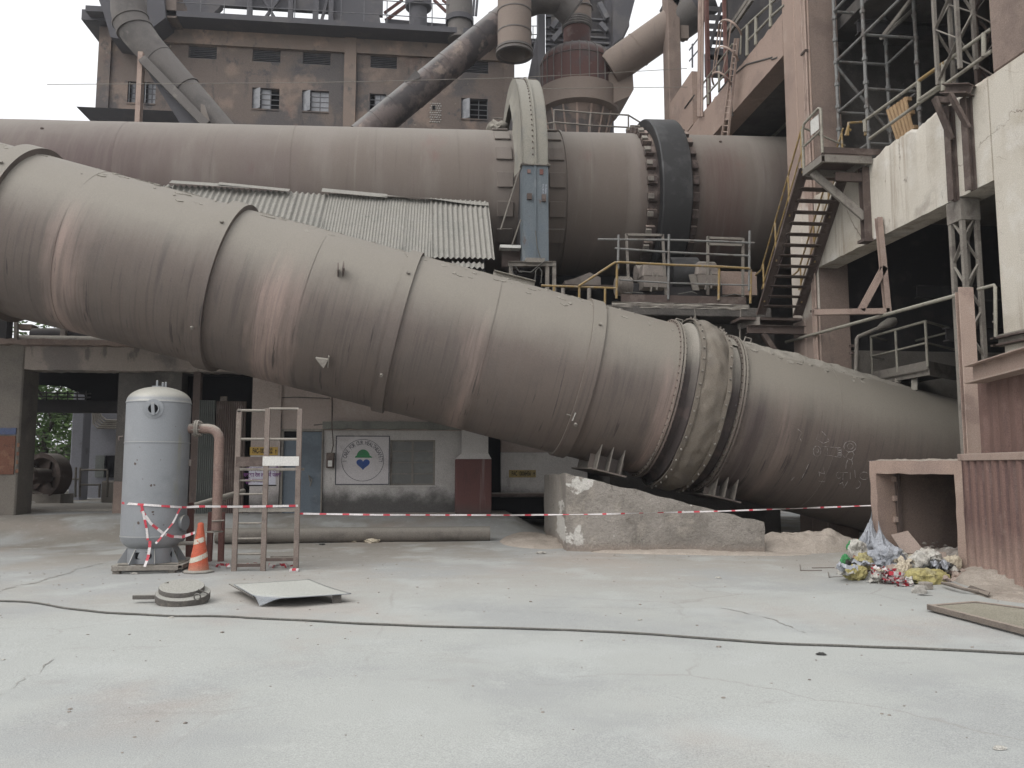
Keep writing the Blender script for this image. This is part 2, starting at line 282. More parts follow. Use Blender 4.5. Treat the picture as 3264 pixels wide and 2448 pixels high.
mk('wall_violet', (.22, .222, .245), [((.14, .14, .155), .9, .5, .66, .7), ((.14, .135, .145), 2, .6, .72, .6)], rough=.95)
mk('door_blue', (.115, .14, .165), [((.08, .095, .11), 1.5, .5, .66, .7), ((.16, .18, .195), 4, .6, .7, .5)], rough=.6)
mk('plate_yellow', (.38, .25, .06), [((.36, .235, .07), 5, .5, .66, .7)], rough=.7)
mk('plate_worn', (.33, .25, .10), [((.25, .2, .11), 5, .5, .66, .8)], rough=.7)
mk('paint_black', (.02, .018, .018), grain=None, bump=None)
mk('paint_grey', (.09, .09, .1), [((.25, .24, .24), 9, .55, .64, .6)], grain=None, bump=None)
mk('paint_violet', (.14, .05, .16), grain=None, bump=None)
mk('paint_green', (.045, .20, .085), [((.06, .15, .09), 6, .5, .66, .6)], rough=.7)
mk('paint_blue', (.035, .075, .24), [((.05, .08, .17), 6, .5, .66, .6)], rough=.7)
mk('notice_white', (.50, .50, .56), [((.45, .40, .45), 3, .5, .66, .6)], rough=.8)
mk('sign_white', (.50, .475, .475), [((.40, .37, .365), 2, .5, .66, .6), ((.30, .27, .265), 5, .62, .72, .5, (1, 1, .3))], rough=.9)
mk('sign_rust', (.14, .062, .04), [((.20, .11, .07), 4, .5, .62, .7), ((.08, .045, .035), 7, .56, .66, .6)], rough=.8)
mk('tank_silver', (.235, .245, .258), [((.18, .19, .2), .9, .48, .66, .7), ((.285, .295, .305), 1.4, .55, .7, .5), ((.245, .235, .15), 1.3, .64, .74, .45, (2, 2, .35)), ((.15, .11, .085), 2.4, .69, .76, .5, (2.5, 2.5, .2)), ((.08, .07, .065), 6, .70, .73, .85)], dust=((.34, .33, .29), .15, .7, .95, .3), rough=.5, spec=.45, bump=(8, .06, .01), grain=(80, .08), metal=.3)
mk('pipe_pink', (.235, .165, .14), [((.17, .11, .095), 3, .5, .66, .7), ((.29, .24, .21), 6, .56, .7, .6)], dust=((.33, .30, .26), .2, .8, .9, .2))
mk('pipe_dirty', (.15, .135, .118), [((.1, .088, .078), 2.5, .48, .64, .7)], dust=((.2, .186, .163), .2, .8, .9, .3))
mk('cone_orange', (.43, .095, .05), [((.45, .10, .055), 4, .5, .66, .6), ((.50, .28, .2), 9, .6, .72, .5), ('z', (.33, .2, .14), .2, .02, .8, .1)], rough=.6)
mk('cone_white', (.48, .45, .38), [((.44, .16, .1), 11, .50, .56, .95)], rough=.6)
mk('rubber_grey', (.115, .11, .10), [((.18, .17, .15), 6, .5, .66, .6)], dust=((.32, .305, .27), .4, .9, .8, .3))
mk('tape_white', (.56, .53, .525), [((.58, .53, .52), 6, .5, .66, .6)], rough=.5, bump=None)
mk('tape_red', (.46, .05, .07), [((.38, .1, .11), 8, .5, .66, .6)], rough=.5, bump=None)
mk('iron_plate', (.10, .092, .084), [((.16, .145, .125), 5, .5, .66, .7)], dust=((.32, .315, .285), .55, .92, .97, .15))
mk('sheet_grey', (.20, .215, .235), [((.28, .285, .285), 2, .5, .66, .6)], dust=((.43, .435, .40), .55, .985, .97, .1), rough=.6)
mk('cable_grey', (.10, .098, .09), [((.15, .145, .13), 9, .5, .66, .6)], dust=((.30, .29, .26), .6, 1, .7, .2), bump=(60, .5))
mk('white_panel', (.56, .55, .52), [((.48, .45, .42), 7, .6, .68, .7)], rough=.8)
mk('wood_pallet', (.29, .195, .11), [((.21, .135, .07), 3, .5, .66, .7, (1, 1, .15))], rough=.85)
mk('wood_grey', (.16, .135, .115), [((.09, .075, .065), 4, .5, .66, .7)], dust=((.33, .28, .235), .5, .95, .8, .2))
mk('board_brown', (.20, .155, .135), [((.15, .12, .105), 2, .5, .66, .6)], dust=(DUSTP, .3, .9, .7, .2))
mk('sand', (.36, .318, .275), [((.28, .245, .21), 1.2, .48, .66, .7), ((.43, .37, .32), 5, .56, .7, .5)], rough=1, bump=(22, .9, .03), spec=.05)
mk('rubble', (.30, .27, .24), [((.21, .185, .165), 5, .48, .62, .8), ((.36, .32, .28), 11, .58, .7, .6)], rough=1, bump=(25, 1, .03))
mk('stone_grey', (.33, .315, .29), [((.2, .185, .17), 7, .5, .64, .7)], rough=.95, dust=((.42, .40, .36), .5, .95, .7, .2))
mk('bag_grey', (.34, .355, .385), [((.24, .255, .285), 3, .5, .66, .6), ((.46, .475, .50), 6, .58, .7, .5)], rough=.45, bump=(9, 1.0, .05))
mk('bag_white', (.47, .455, .415), [((.46, .43, .38), 4, .5, .66, .6)], rough=.5, bump=(9, 1.0, .05))
mk('bag_yellow', (.37, .325, .14), [((.34, .31, .2), 4, .5, .66, .7), ((.40, .37, .28), 2.2, .6, .7, .5)], rough=.55, bump=(9, 1.0, .05))
mk('bag_green', (.05, .26, .09), [((.09, .2, .09), 6, .5, .66, .6)], rough=.4, bump=(9, 1.0, .05))
mk('bag_teal', (.16, .30, .33), [((.3, .38, .4), 6, .5, .66, .6)], rough=.4)
mk('bag_dark', (.045, .045, .042), [((.10, .095, .085), 6, .5, .66, .6)], rough=.6)
mk('bag_cream', (.50, .44, .34), [((.38, .33, .26), 4, .5, .66, .6)], rough=.7, bump=(9, 1.0, .05))
mk('terracotta', (.28, .15, .10), [((.22, .13, .095), 5, .5, .66, .6)], rough=.8)
mk('mesh_olive', (.30, .28, .225), [((.36, .34, .28), 3, .5, .66, .6)], rough=.9)
mk('chalk', (.50, .48, .46), [((.16, .14, .125), 13, .42, .56, .9)], bump=None)
mk('fabric_bellows', (.165, .143, .118), [((.135, .12, .105), 2.5, .5, .66, .7), ((.2, .178, .148), 6, .56, .7, .5)], dust=((.22, .2, .17), .4, .9, .7, .2), rough=1, bump=(14, .5, .03))
mk('motor_beige', (.20, .175, .155), [((.14, .12, .108), 4, .5, .66, .7)], dust=((.26, .24, .21), .3, .8, .8, .2))
mk('bark', (.06, .052, .045), [((.1, .09, .075), 6, .5, .66, .6)], bump=(20, .8, .03))
mk('strip_blue', (.075, .095, .17), [((.11, .115, .14), 5, .5, .62, .7)])
mk('sheet_crest', (.17, .105, .09), [((.12, .075, .067), 3, .48, .62, .8, (1, 1, .3)), ((.28, .21, .18), 5, .60, .72, .6), ((.6, .56, .5), 11, .70, .73, .9, (1, 1, .22)), ('z', (.33, .24, .2), .9, -.1, .9, .6)], rough=.85)
mk('ground_dark', (.24, .23, .21), [((.33, .325, .305), 4, .42, .58, .95)], rough=1)
mk('leaf', (.070, .125, .036), [((.10, .165, .05), 1.2, .45, .62, .8), ((.04, .07, .024), 3.1, .55, .68, .7)], rough=.6, bump=None, grain=None)
G = MATS

# ---------------------------------------------------------------- ground
def sst(x, a, b):
    t = max(0, min(1, (x-a)/(b-a))); return t*t*(3-2*t)
def gh(x, y):
    h = .44*sst(y, 17.0, 19.3)*(1-sst(x, 2.0, 3.0))
    h += .05*sst(y, 12, 15)*sst(x, 6, 7.5)*(1-sst(y, 16, 17.5))
    h -= .35*sst(x, 6.3, 7.2)*sst(y, 15.6, 16.6)
    k = math.exp(-((x*x+(y-9)**2)/900))
    return h+k*(.018*mn.noise((x*.45, y*.45, 0))+.006*mn.noise((x*2.1, y*2.1, 3)))
fx = [-700, -300, -120, -60, -40]+[-30+.3*i for i in range(170)]+[24, 40, 80, 200, 700]
fy = [-300, -80, -20, -8]+[-3+.28*i for i in range(130)]+[36, 42, 55, 90, 200, 500, 1500]
mb = MB(); n = len(fx)
mb.v = [V((x, y, gh(x, y))) for y in fy for x in fx]
mb.f = [[j*n+i, j*n+i+1, (j+1)*n+i+1, (j+1)*n+i] for j in range(len(fy)-1) for i in range(n-1)]; mb.m = [0]*len(mb.f)
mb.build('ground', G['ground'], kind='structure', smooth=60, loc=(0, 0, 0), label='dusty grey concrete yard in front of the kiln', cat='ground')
def gp(px, py, dz=0.0):
    p = aZ(px, py, 0)
    for _ in range(6): p = aZ(px, py, gh(p.x, p.y)+dz)
    return p

# ---------------------------------------------------------------- air receiver tank
tx, ty = -4.11, 13.0
def tz(py): return aY(500, py, ty).z
t = thing('pressure_tank', 'silver grey vertical pressure tank with domed top on a square steel base', 'tank', (tx, ty, 0))
R = .468; zs, zb = tz(1284), tz(1708); ztop = tz(1233)
prof = [(zb-.17, .40)]+[(zb-.17+.17*sin(a*pi/16), .40+.145*sqrt(max(0, 1-(1-a/8)**2))) for a in range(0, 9)]
prof = [(zb-.175, .33), (zb-.15, .375), (zb-.11, .42), (zb-.06, .453), (zb, R), (zb+.004, R+.006), (zb+.02, R+.006), (zb+.024, R)]
zm = tz(1412)
prof += [(zm-.012, R), (zm-.008, R+.007), (zm+.008, R+.007), (zm+.012, R), (zs-.02, R), (zs-.016, R+.008), (zs, R+.008), (zs+.01, R)]
H = ztop-zs
prof += [(zs+.01+(H-.01)*sin(a), R*cos(a)) for a in [i*pi/2/12 for i in range(1, 12)]]+[(ztop, .004)]
MB().lathe((tx, ty, 0), (0, 0, 1), prof, 64).build('vessel', G['tank_silver'], t, smooth=35)
zsk = zb-.15; zho = aY(460, 1772, ty-.36).z; mb = MB().lathe((tx, ty, 0), (0, 0, 1), [(.125, .355), (zsk, .355)], 48); mb.build('skirt', G['tank_silver'], t, smooth=35)
for ang, wd in ((-95, .13), (-20, .06)):
    a = radians(ang); c = V((tx+.357*cos(a), ty+.357*sin(a), .36)); tn = V((-sin(a), cos(a), 0)); nr = V((cos(a), sin(a), 0))
    pts = []
    for k in range(24):
        q = 2*pi*k/24; dx = cos(q)*.055+(wd-.055 if cos(q) > 0 else -(wd-.055)); th = a+dx/.359; pts.append(V((tx+.3595*cos(th), ty+.3595*sin(th), zho+sin(q)*.05)))
    MB().prism(pts, nr*.004).build('hand_hole', G['void'], t)
for k in range(8):
    a = radians(k*45+22); d = V((cos(a), sin(a), 0)); p = V((tx, ty, 0))+d*.35
    MB().prism([p+V((0, 0, .125)), p+d*.13+V((0, 0, .125)), p+d*.13+V((0, 0, .145)), p+V((0, 0, .36))], d.cross(V((0, 0, 1)))*.012).build('gusset', G['tank_silver'], t)
# base frame: beams and feet
bx0, bx1, by0, by1 = aZ(357, 1830).x, aZ(551, 1829).x+.06, aZ(357, 1830).y, ty+.6
for p, q in (((bx0, by0, .082), (bx1, by0, .082)), ((bx0, by1, .082), (bx1, by1, .082)), ((bx0, by0+.05, .082), (bx0, by1-.05, .082)), ((bx1, by0+.05, .082), (bx1, by1-.05, .082))):
    MB().channel(p, q, .08, .065, .01).build('base_beam', G['steel_dusty'], t)
for x in (bx0+.05, bx1-.1):
    for y in (by0+.05, by1-.05): MB().box((x-.05, y-.05, -.02), (x+.05, y+.05, .048)).build('foot', G['steel_dusty'], t, bevel=.006)
mb = MB()
mb.box((bx0+.04, by0+.12, .112), (bx1-.04, by1-.04, .124)); mb.build('base_plate', G['steel_dusty'], t)
# inspection nozzle
c = aY(487, 1302, ty-.52); a0 = V((c.x-tx, c.y-ty, 0)).normalized(); c = V((tx, ty, c.z))+a0*(R-.01)
nz_ = MB().lathe(c, a0, [(0, .145), (.018, .145), (.022, .09), (.05, .09), (.05, .07), (.0, .07)], 32).build('nozzle', G['tank_silver'], t, smooth=35)
MB().cyl(c+a0*.004, c+a0*.02, .068, 24).build('nozzle_cover', G['void'], nz_)
MB().beam(c+a0*.06+V((.01, 0, -.10)), c+a0*.06+V((-.01, 0, .085)), .05, .012, a0).build('clamp_bar', G['tank_silver'], nz_, bevel=.01)
for dx, h in ((-.03, .10), (.055, .07), (.10, .075)):
    MB().beam((tx+dx-.01, ty-.02, ztop-.02), (tx+dx-.01, ty-.02, ztop+h), .032, .012).build('lifting_lug', G['tank_silver'], t, bevel=.008)
mb = MB().box((tx-.10, ty-.06, ztop-.012), (tx+.02, ty+.04, ztop+.012)); mb.build('lug_pad', G['tank_silver'], t)
c = V((tx+R*cos(-.25), ty+R*sin(-.25), tz(1665))); d = V((cos(-.25), sin(-.25), 0))
MB().lathe(c-d*.02, d, [(0, .11), (.04, .11), (.045, .12), (.07, .12)], 24).build('nozzle', G['tank_silver'], t, smooth=35)
c = V((tx+.34, ty-.1, .4)); MB().cyl(c, c+V((.35, .05, 0)), .03, 12).build('drain_pipe', G['steel_dusty'], t, smooth=40)
def tk(px, py, e=.012):    # a point on the tank's front
    d = ray(px, py); ox, oy = CAM.x-tx, CAM.y-ty; A = d.x**2+d.y**2; B = ox*d.x+oy*d.y; Cq = ox*ox+oy*oy-(R+e)**2; D = B*B-A*Cq
    if D < 0: return aY(px, py, ty)
    return CAM+d*((-B-sqrt(D))/A)
for px, py, s_ in ((430, 1478, .022), (437, 1466, .012), (512, 1466, .008), (482, 1548, .02), (492, 1546, .014), (441, 1668, .024), (487, 1632, .018), (489, 1640, .01), (446, 1425, .008), (455, 1527, .008), (560, 1360, .007)):
    c = tk(px, py, .001); e = V((c.x-tx, c.y-ty, 0)).normalized(); a_ = e.cross(V((0, 0, 1))); rn = random.Random(px)
    MB().prism([c+a_*(s_*cos(q)*rn.uniform(.5, 1.3))+V((0, 0, 1))*(s_*sin(q)*rn.uniform(.5, 1.3)) for q in [k*pi/5 for k in range(10)]], e*.0015).build('scuff_mark', G['steel_brown'], t)
c = tk(602, 1475, .0); MB().box((c.x-.02, c.y-.02, c.z-.05), (c.x+.03, c.y+.02, c.z+.05)).build('data_tag', G['motor_beige'], t, bevel=.003)
c = tk(392, 1392, .0); MB().tube([c, c+V((-.05, -.02, 0)), c+V((-.05, -.02, -.06))], .012, 8).build('drain_cock', G['steel_brown'], t, smooth=50)
# outlet pipe with flange and elbow
def pz(px, py): return aY(px, py, ty)
p0 = V((tx+R-.03, ty, pz(620, 1366).z)); pe = pz(640, 1368); pb = pz(690, 1690)
t2 = thing('outlet_pipe', 'dusty pink elbow pipe standing beside the grey tank and flanged to it', 'pipe', (pb.x, ty, 0))
xs = pz(697, 1450).x; rr = .17; zt = p0.z
pts = [p0, V((xs-rr, ty, zt))]+[V((xs-rr+rr*sin(a), ty, zt-rr+rr*cos(a))) for a in [pi/2*k/4 for k in range(1, 5)]]+[V((pb.x, ty, pb.z))]
MB().tube(pts, .075, 20).build('pipe', G['pipe_pink'], t2, smooth=20)
for dx in (.09, .125): MB().cyl((tx+R+dx, ty, zt), (tx+R+dx+.028, ty, zt), .135, 24).build('flange', G['steel_dusty'], t2, smooth=40)
for k in range(8):
    a = k*pi/4+.2; q = V((tx+R+.06, ty+.11*cos(a), zt+.11*sin(a))); MB().cyl(q, q+V((.13, 0, 0)), .011, 6).build('bolt', G['steel_dusty'], t2)
q = pz(684, 1695); MB().cyl(q-V((0, 0, .006)), q+V((0, 0, .006)), .13, 24).build('end_plate', G['steel_dusty'], t2)
q = pz(690, 1660); MB().cyl(q+V((-.05, -.08, 0)), q+V((.14, -.08, .01)), .012, 8).build('clamp_rod', G['steel_dusty'], t2)
def post(px0, py0, px1, py1, Y, w, lab, nm='support_post', m='steel_red'):
    a, b = aY(px0, py0, Y), aY(px1, py1, Y); mb = MB().ibeam((a.x, Y, min(a.z, 0)-.02), (b.x, Y, b.z), w, w, .012, (0, 1, 0)); return mb.build(nm, G[m], None, lab, 'post')
post(668, 1722, 674, 1632, 13.9, .085, 'short maroon post left of the pipe foot', )
post(706, 1722, 708, 1632, 13.9, .085, 'short maroon post right of the pipe foot')
post(604, 1800, 606, 1602, 13.6, .10, 'maroon steel post standing close behind the grey tank')
a, b = aY(598, 1620, 14.0), aY(775, 1566, 17.0)
MB().tube([a, a*.5+b*.5, b], .055, 14).build('sloping_pipe', G['steel_dusty'], None, 'grey pipe sloping up behind the pipe elbow and the access ladder', 'pipe', smooth=40)

# ---------------------------------------------------------------- mobile access ladder
LY = 12.68
def lp(px, py, dy=0): return aY(px, py, LY+dy)
xl, xm, xr = lp(750, 1700).x, lp(842, 1700).x, lp(946, 1700).x
zt1, zt0 = lp(860, 1303).z, lp(770, 1309).z
t = thing('access_ladder', 'dusty brown steel access stand with rungs, handrails and a white kick plate', 'access stand', (xm, LY+.2, 0))
for x, z in ((xl, zt0), (xm, zt1), (xr, zt1)): MB().box((x-.038, LY-.03, -.02), (x+.038, LY+.03, z)).build('post', G['ladder_steel'], t, bevel=.004)
MB().box((xr-.075, LY+.42, -.01), (xr-.035, LY+.46, zt1-1.0)).build('post', G['steel_red'], t, bevel=.004)
zd = lp(850, 1493).z
for py in (1532, 1575, 1668, 1717, 1766): MB().cyl((xl+.02, LY, lp(790, py).z), (xm-.02, LY, lp(790, py).z), .016, 10).build('rung', G['steel_dusty'], t, smooth=40)
for x0, x1, py in ((xl, xm, 1309), (xm, xr, 1303), (xl, xm, 1400), (xm, xr, 1400)): MB().cyl((x0+.02, LY, lp(850, py).z), (x1-.02, LY, lp(850, py).z), .02, 12).build('handrail', G['steel_dusty'], t, smooth=40)
MB().cyl((xl, LY-.03, zt0), (xl, LY+.05, zt0), .03, 16).build('pipe_end', G['steel_dusty'], t, smooth=40)
MB().box((xm-.05, LY-.036, lp(900, 1485).z), (xr+.01, LY-.03, lp(900, 1455).z)).build('kick_plate', G['white_panel'], t, bevel=.002)['label'] = 'white painted kick plate'
MB().box((xl-.02, LY-.036, lp(800, 1487).z), (xm-.052, LY-.028, lp(800, 1456).z)).build('kick_plate', G['steel_brown'], t)
MB().box((xl-.03, LY-.027, zd-.035), (xr+.02, LY+.5, zd+.005)).build('deck', G['steel_dusty'], t, bevel=.004)
MB().box((xl+.026, LY-.02, lp(800, 1626).z-.03), (xr-.026, LY+.02, lp(800, 1626).z+.03)).build('cross_bar', G['steel_dusty'], t, bevel=.004)
for x0, x1, z in ((xl, xm, .06), (xm, xr, .14)): MB().box((x0+.026, LY-.015, z), (x1-.026, LY+.015, z+.05)).build('cross_bar', G['steel_brown'], t, bevel=.003)
MB().box((xm+.026, LY+.42, .13), (xr-.08, LY+.46, .17)).build('cross_bar', G['steel_dusty'], t)

# ---------------------------------------------------------------- traffic cone
c = gp(622, 1829); c.y += .17; c.z = gh(c.x, c.y)
t = thing('traffic_cone', 'worn orange traffic cone with peeling white bands beside the tank base', 'traffic cone', c)
lean = V((.012, 0, 1))
mb = MB().lathe(c, lean, [(.0, .235), (.02, .23), (.035, .20), (.04, .165)], 8); mb.build('base', G['rubber_grey'], t, bevel=.006)
def cr(h): return .15-(.15-.036)*(h-.04)/.68
body = MB().lathe(c, lean, [(.04, .15), (.06, .146), (.2, cr(.2)), (.45, cr(.45)), (.67, cr(.67)), (.71, .044), (.725, .036), (.735, .02)], 32).build('body', G['cone_orange'], t, smooth=40)
for h0, sl in ((.19, .09), (.44, .055)):
    def fn(u, v, h0=h0, sl=sl):
        a = u*2*pi; h = h0+v*.075+sl*.5*sin(a+1.1); return c+lean*h+V((cos(a), sin(a), 0))*(cr(h)+.003)
    MB().grid(fn, 48, 3).build('reflective_band', G['cone_white'], t, smooth=60)

# ---------------------------------------------------------------- hatch cover, bent sheet, cable
c = gp(574, 1925); c.z = gh(c.x, c.y)
t = thing('hatch_cover', 'round dusty iron hatch cover with a flat handle bar on the ground', 'hatch cover', c)
ax = V((.05, -.20, 1)).normalized(); cc = V((c.x, c.y+.1, .045))
MB().lathe(cc, ax, [(0, .295), (.0, .30), (.075, .30), (.08, .295)], 56).build('ring', G['iron_plate'], t, smooth=40)
cd_ = cc+V((-.03, .05, .005))
MB().lathe(cd_, ax, [(.082, .245), (.086, .25), (.135, .25), (.14, .246)], 56).build('disc', G['iron_plate'], t, smooth=40)
MB().beam(cc+V((-.27, -.02, .03)), cc+V((-.55, .0, .03)), .075, .05).build('handle_bar', G['iron_plate'], t, bevel=.006)
MB().beam(cc+V((.20, -.12, .12)), cc+V((.31, -.08, .06)), .03, .012).build('hinge_arm', G['iron_plate'], t)
p = cc+V((.22, -.21, .05)); MB().tube([p+V((.035*cos(a), -.01, .035*sin(a))) for a in [k*pi/8 for k in range(17)]], .008, 6).build('lifting_ring', G['iron_plate'], t, smooth=60)
MB().tube([cc+V((-.24, .09, .1)), cc+V((-.235, .1, .17)), cc+V((-.2, .1, .175)), cc+V((-.2, .1, .15))], .008, 6).build('lifting_ring', G['iron_plate'], t, smooth=60)
hz = .115
A_, B_, C_, D_, E_, T_ = aZ(745, 1862, hz), aZ(985, 1846, hz+.01), aZ(1120, 1891, hz-.015), aZ(917, 1905, hz), aZ(806, 1897, hz), aZ(828, 1931, .012)
t = thing('bent_sheet', 'large bent steel sheet lying dust covered with its front corner folded down', 'steel sheet', ((A_.x+C_.x)/2, (A_.y+C_.y)/2, 0))
def lerp(a, b, u): return a+(b-a)*u
mb = MB(); mb.grid(lambda u, v: lerp(lerp(A_, B_, u), lerp(lerp(E_, D_, min(1, u*2)) if u < .5 else lerp(D_, C_, u*2-1), C_, 0), v)+V((0, 0, .012*sin(u*5)*sin(v*3))), 24, 12)
k = len(mb.v); ns = 8
for j in range(ns+1):
    for i in range(ns+1):
        u = i/ns; v = j/ns; q = lerp(lerp(E_, D_, u), T_, v); q = q+V((0, 0, .03*sin(v*pi)*(1-v))); mb.v.append(q)
for j in range(ns):
    for i in range(ns): a = k+j*(ns+1)+i; mb.f.append([a, a+1, a+ns+2, a+ns+1]); mb.m.append(0)
o = mb.build('sheet', G['sheet_grey'], t, smooth=25); md = o.modifiers.new('s', 'SOLIDIFY'); md.thickness = .008
S0, S1 = aZ(729, 1863, hz-.02), aZ(808, 1907, hz-.04)
MB().hexa([S0, S1, S1+V((.22, .12, 0)), S0+V((.22, .12, 0))], [p+V((0, 0, .012)) for p in (S0, S1, S1+V((.22, .12, 0)), S0+V((.22, .12, 0)))]).build('under_sheet', G['iron_plate'], t)
for p in (lerp(A_, B_, .2), lerp(D_, C_, .75), lerp(A_, C_, .5)): MB().box((p.x-.05, p.y+.05, -.02), (p.x+.05, p.y+.13, p.z-.02)).build('block', G['iron_plate'], t)
cab = [(-900, 1880), (-400, 1898), (-120, 1912), (0, 1918), (100, 1923), (200, 1940), (300, 1952), (420, 1960), (560, 1967), (740, 1969), (800, 1973), (1000, 1982), (1230, 1994), (1632, 2006), (1900, 2016), (2200, 2035), (2450, 2053), (2700, 2063), (3000, 2074), (3264, 2088), (3500, 2098), (3900, 2112), (4400, 2128)]
cp = [gp(*q) for q in cab]; cp2 = []
for i in range(len(cp)-1):
    a, b = cp[max(i-1, 0)], cp[min(i+2, len(cp)-1)]; p, q = cp[i], cp[i+1]
    for k in range(8):
        s = k/8; m0, m1 = (q-a)*.5, (b-p)*.5
        x = p*(2*s**3-3*s*s+1)+m0*(s**3-2*s*s+s)+q*(-2*s**3+3*s*s)+m1*(s**3-s*s); x.z = gh(x.x, x.y)+.012; x.y += .006*mn.noise((x.x*3, 0, 1)); cp2.append(x)
MB().tube(cp2, .0125, 8).build('cable', G['cable_grey'], None, 'long grey cable lying right across the concrete yard', 'cable', smooth=60)

# ---------------------------------------------------------------- barrier tape
def tape(pts, wd, label, nrm=None, per=.105, sag=0, twist=0, name='barrier_tape', red=.4, grp=None, closed=False):
    pts = [V(p) for p in pts]; out = []; L = 0
    for i in range(len(pts)-1):
        a, b = pts[i], pts[i+1]; ln = (b-a).length; n = max(2, int(ln/.035)+1)
        for k in range(n):
            u = k/n; p = a.lerp(b, u); out.append((p-V((0, 0, sag*4*u*(1-u) if len(pts) == 2 else 0)), L+ln*u))
        L += ln
    out.append((pts[-1], L)); mb = MB(); vs = []
    for i, (p, s) in enumerate(out):
        d = (out[min(i+1, len(out)-1)][0]-out[max(i-1, 0)][0]).normalized(); up = V(nrm) if nrm is not None else V((0, 0, 1)); up = (up-d*up.dot(d)).normalized()
        if twist: up = (Matrix.Rotation(twist*mn.noise((s*.8, 1, 2))*2, 4, d) @ up)
        h = wd*(1+.15*mn.noise((s*4, 0, 0))); vs += [p-up*h/2, p+up*h/2]
    mb.v = vs
    for i in range(len(out)-1):
        mb.f.append([2*i, 2*i+2, 2*i+3, 2*i+1]); q = (((out[i][1]+.25*per*mn.noise((out[i][1]*1.7, red, 3)))/per) % 2); mb.m.append(1 if q < red*2 else 0)
    return mb.build(name, [G['tape_white'], G['tape_red']], None, label, 'barrier tape', grp, smooth=60)
BX1 = V((7.68, 13.22, 0))
tape([lp(952, 1637), lp(1200, 1641, .1), lp(1632, 1642, .25), aY(1900, 1639, 13.0), aY(2300, 1629, 13.1), aY(2560, 1620, 13.15), aY(2782, 1611, 13.2)], .027, 'long red and white tape strung from the access ladder to the concrete box', twist=.9, per=.16, red=.26)
tape([tk(388, 1603)]+[tk(388+k*28, 1604+k*1.9) for k in range(1, 8)]+[aY(640, 1614, 12.7), aY(745, 1615, 12.64), aY(840, 1614, 12.64), aY(950, 1612, 12.64)], .034, 'red and white tape wrapped round the tank and tied on to the access ladder', per=.17, twist=.8, red=.3)
tape([tk(450, 1608), tk(460, 1650), tk(468, 1690), tk(471, 1722)], .035, 'hanging red and white tape strip on the left of the tank front', nrm=(1, 0, 0), per=.12)
tape([tk(450, 1625), tk(480, 1668), tk(520, 1700), tk(548, 1710), tk(580, 1712, .05), aY(622, 1697, 12.5)], .04, 'slack red and white tape running from the tank to the cone top', per=.13)
tape([tk(573, 1620), tk(550, 1668), tk(522, 1700), tk(506, 1722), tk(496, 1732)], .035, 'red and white tape slanting down across the right of the tank', nrm=(1, 0, .3), per=.12)
tape([tk(478, 1724), tk(477, 1745, .02), aY(472, 1775, 12.5), aY(461, 1806, 12.42)], .04, 'tape tail hanging in front of the oval hand hole', nrm=(1, 0, 0), per=.1)
def crumple(px, py, sx, sy, seed, label, n=9):
    c = gp(px, py); rnd = random.Random(seed); pts = [c+V((rnd.uniform(-sx, sx), rnd.uniform(-sy, sy), rnd.uniform(.02, .07))) for _ in range(n)]
    pts.sort(key=lambda p: p.x+rnd.uniform(-.08, .08)); return tape(pts, .055, label, nrm=(.3, 1, .6), per=.06, twist=3, name='crumpled_tape')
crumple(690, 1812, .26, .05, 3, 'crumpled red and white tape on the ground between cone and ladder', 14)
crumple(800, 1806, .26, .02, 4, 'red and white tape trailing over the foot of the ladder rungs', 8)
crumple(900, 1810, .24, .07, 8, 'crumpled red and white tape heap under the right ladder post', 16)
c = gp(938, 1822); mb = MB().box((c.x-.07, c.y-.045, c.z), (c.x+.07, c.y+.045, c.z+.045)); mb.mi = 1; mb.box((c.x-.035, c.y-.047, c.z+.01), (c.x+.035, c.y+.047, c.z+.047)); mb.build('tape_packet', [G['tape_white'], G['tape_red']], None, 'small red and white tape packet lying right of the access ladder', 'packet', bevel=.008)
tape([gp(2, 1690)+V((-.1, .05, .02)), gp(6, 1680)+V((0, 0, .3)), gp(2, 1625)], .05, 'loop of red and white tape at the left edge of the yard', nrm=(1, 0, 0), per=.12)

# ---------------------------------------------------------------- pipe on the ground, wedge block
a, b = gp(722, 1722), gp(1560, 1722); yy = 17.0
MB().tube([(a.x, yy, .16), ((a.x+b.x)/2, yy+.02, .155), (b.x, yy+.03, .15)], .155, 24).build('lying_pipe', G['pipe_dirty'], None, 'long dusty pipe lying along the foot of the ramp', 'pipe', smooth=40)
p1 = gp(1805, 1757); p2 = gp(2438, 1768); p4 = gp(1735, 1697); p3 = p4+(p2-p1)*.98
def top_at(p, px, py): return aP(px, py, p, (p.x, p.y, 0)).z
zt1, zt2, zt4 = top_at(p1, 1808, 1508), top_at(p2, 2434, 1665), top_at(p4, 1735, 1515)
nx, ny, nzz = 28, 8, 6; mb = MB()
def jag(q, s=.035): return q+V((s*mn.noise(q*3.1), s*mn.noise(q*2.7+V((5, 0, 0))), s*1.4*mn.noise(q*3.7+V((0, 7, 0)))))
tp = lambda u, v: jag(lerp(lerp(V((p1.x, p1.y, zt1)), V((p2.x, p2.y, zt2)), u), lerp(V((p4.x, p4.y, zt4)), V((p3.x, p3.y, zt2)), u), v))
bt = lambda u, v: lerp(lerp(V((p1.x, p1.y, -.1)), V((p2.x, p2.y, -.1)), u), lerp(V((p4.x, p4.y, -.1)), V((p3.x, p3.y, -.1)), u), v)
mb.grid(tp, nx, ny)
mb.grid(lambda u, v: jag(lerp(bt(u, 0), tp(u, 0), v)) if v < 1 else tp(u, 0), nx, nzz)
mb.grid(lambda u, v: jag(lerp(bt(1, u), tp(1, u), v)) if v < 1 else tp(1, u), ny, nzz)
mb.grid(lambda u, v: jag(lerp(bt(0, 1-u), tp(0, 1-u), v)) if v < 1 else tp(0, 1-u), ny, nzz)
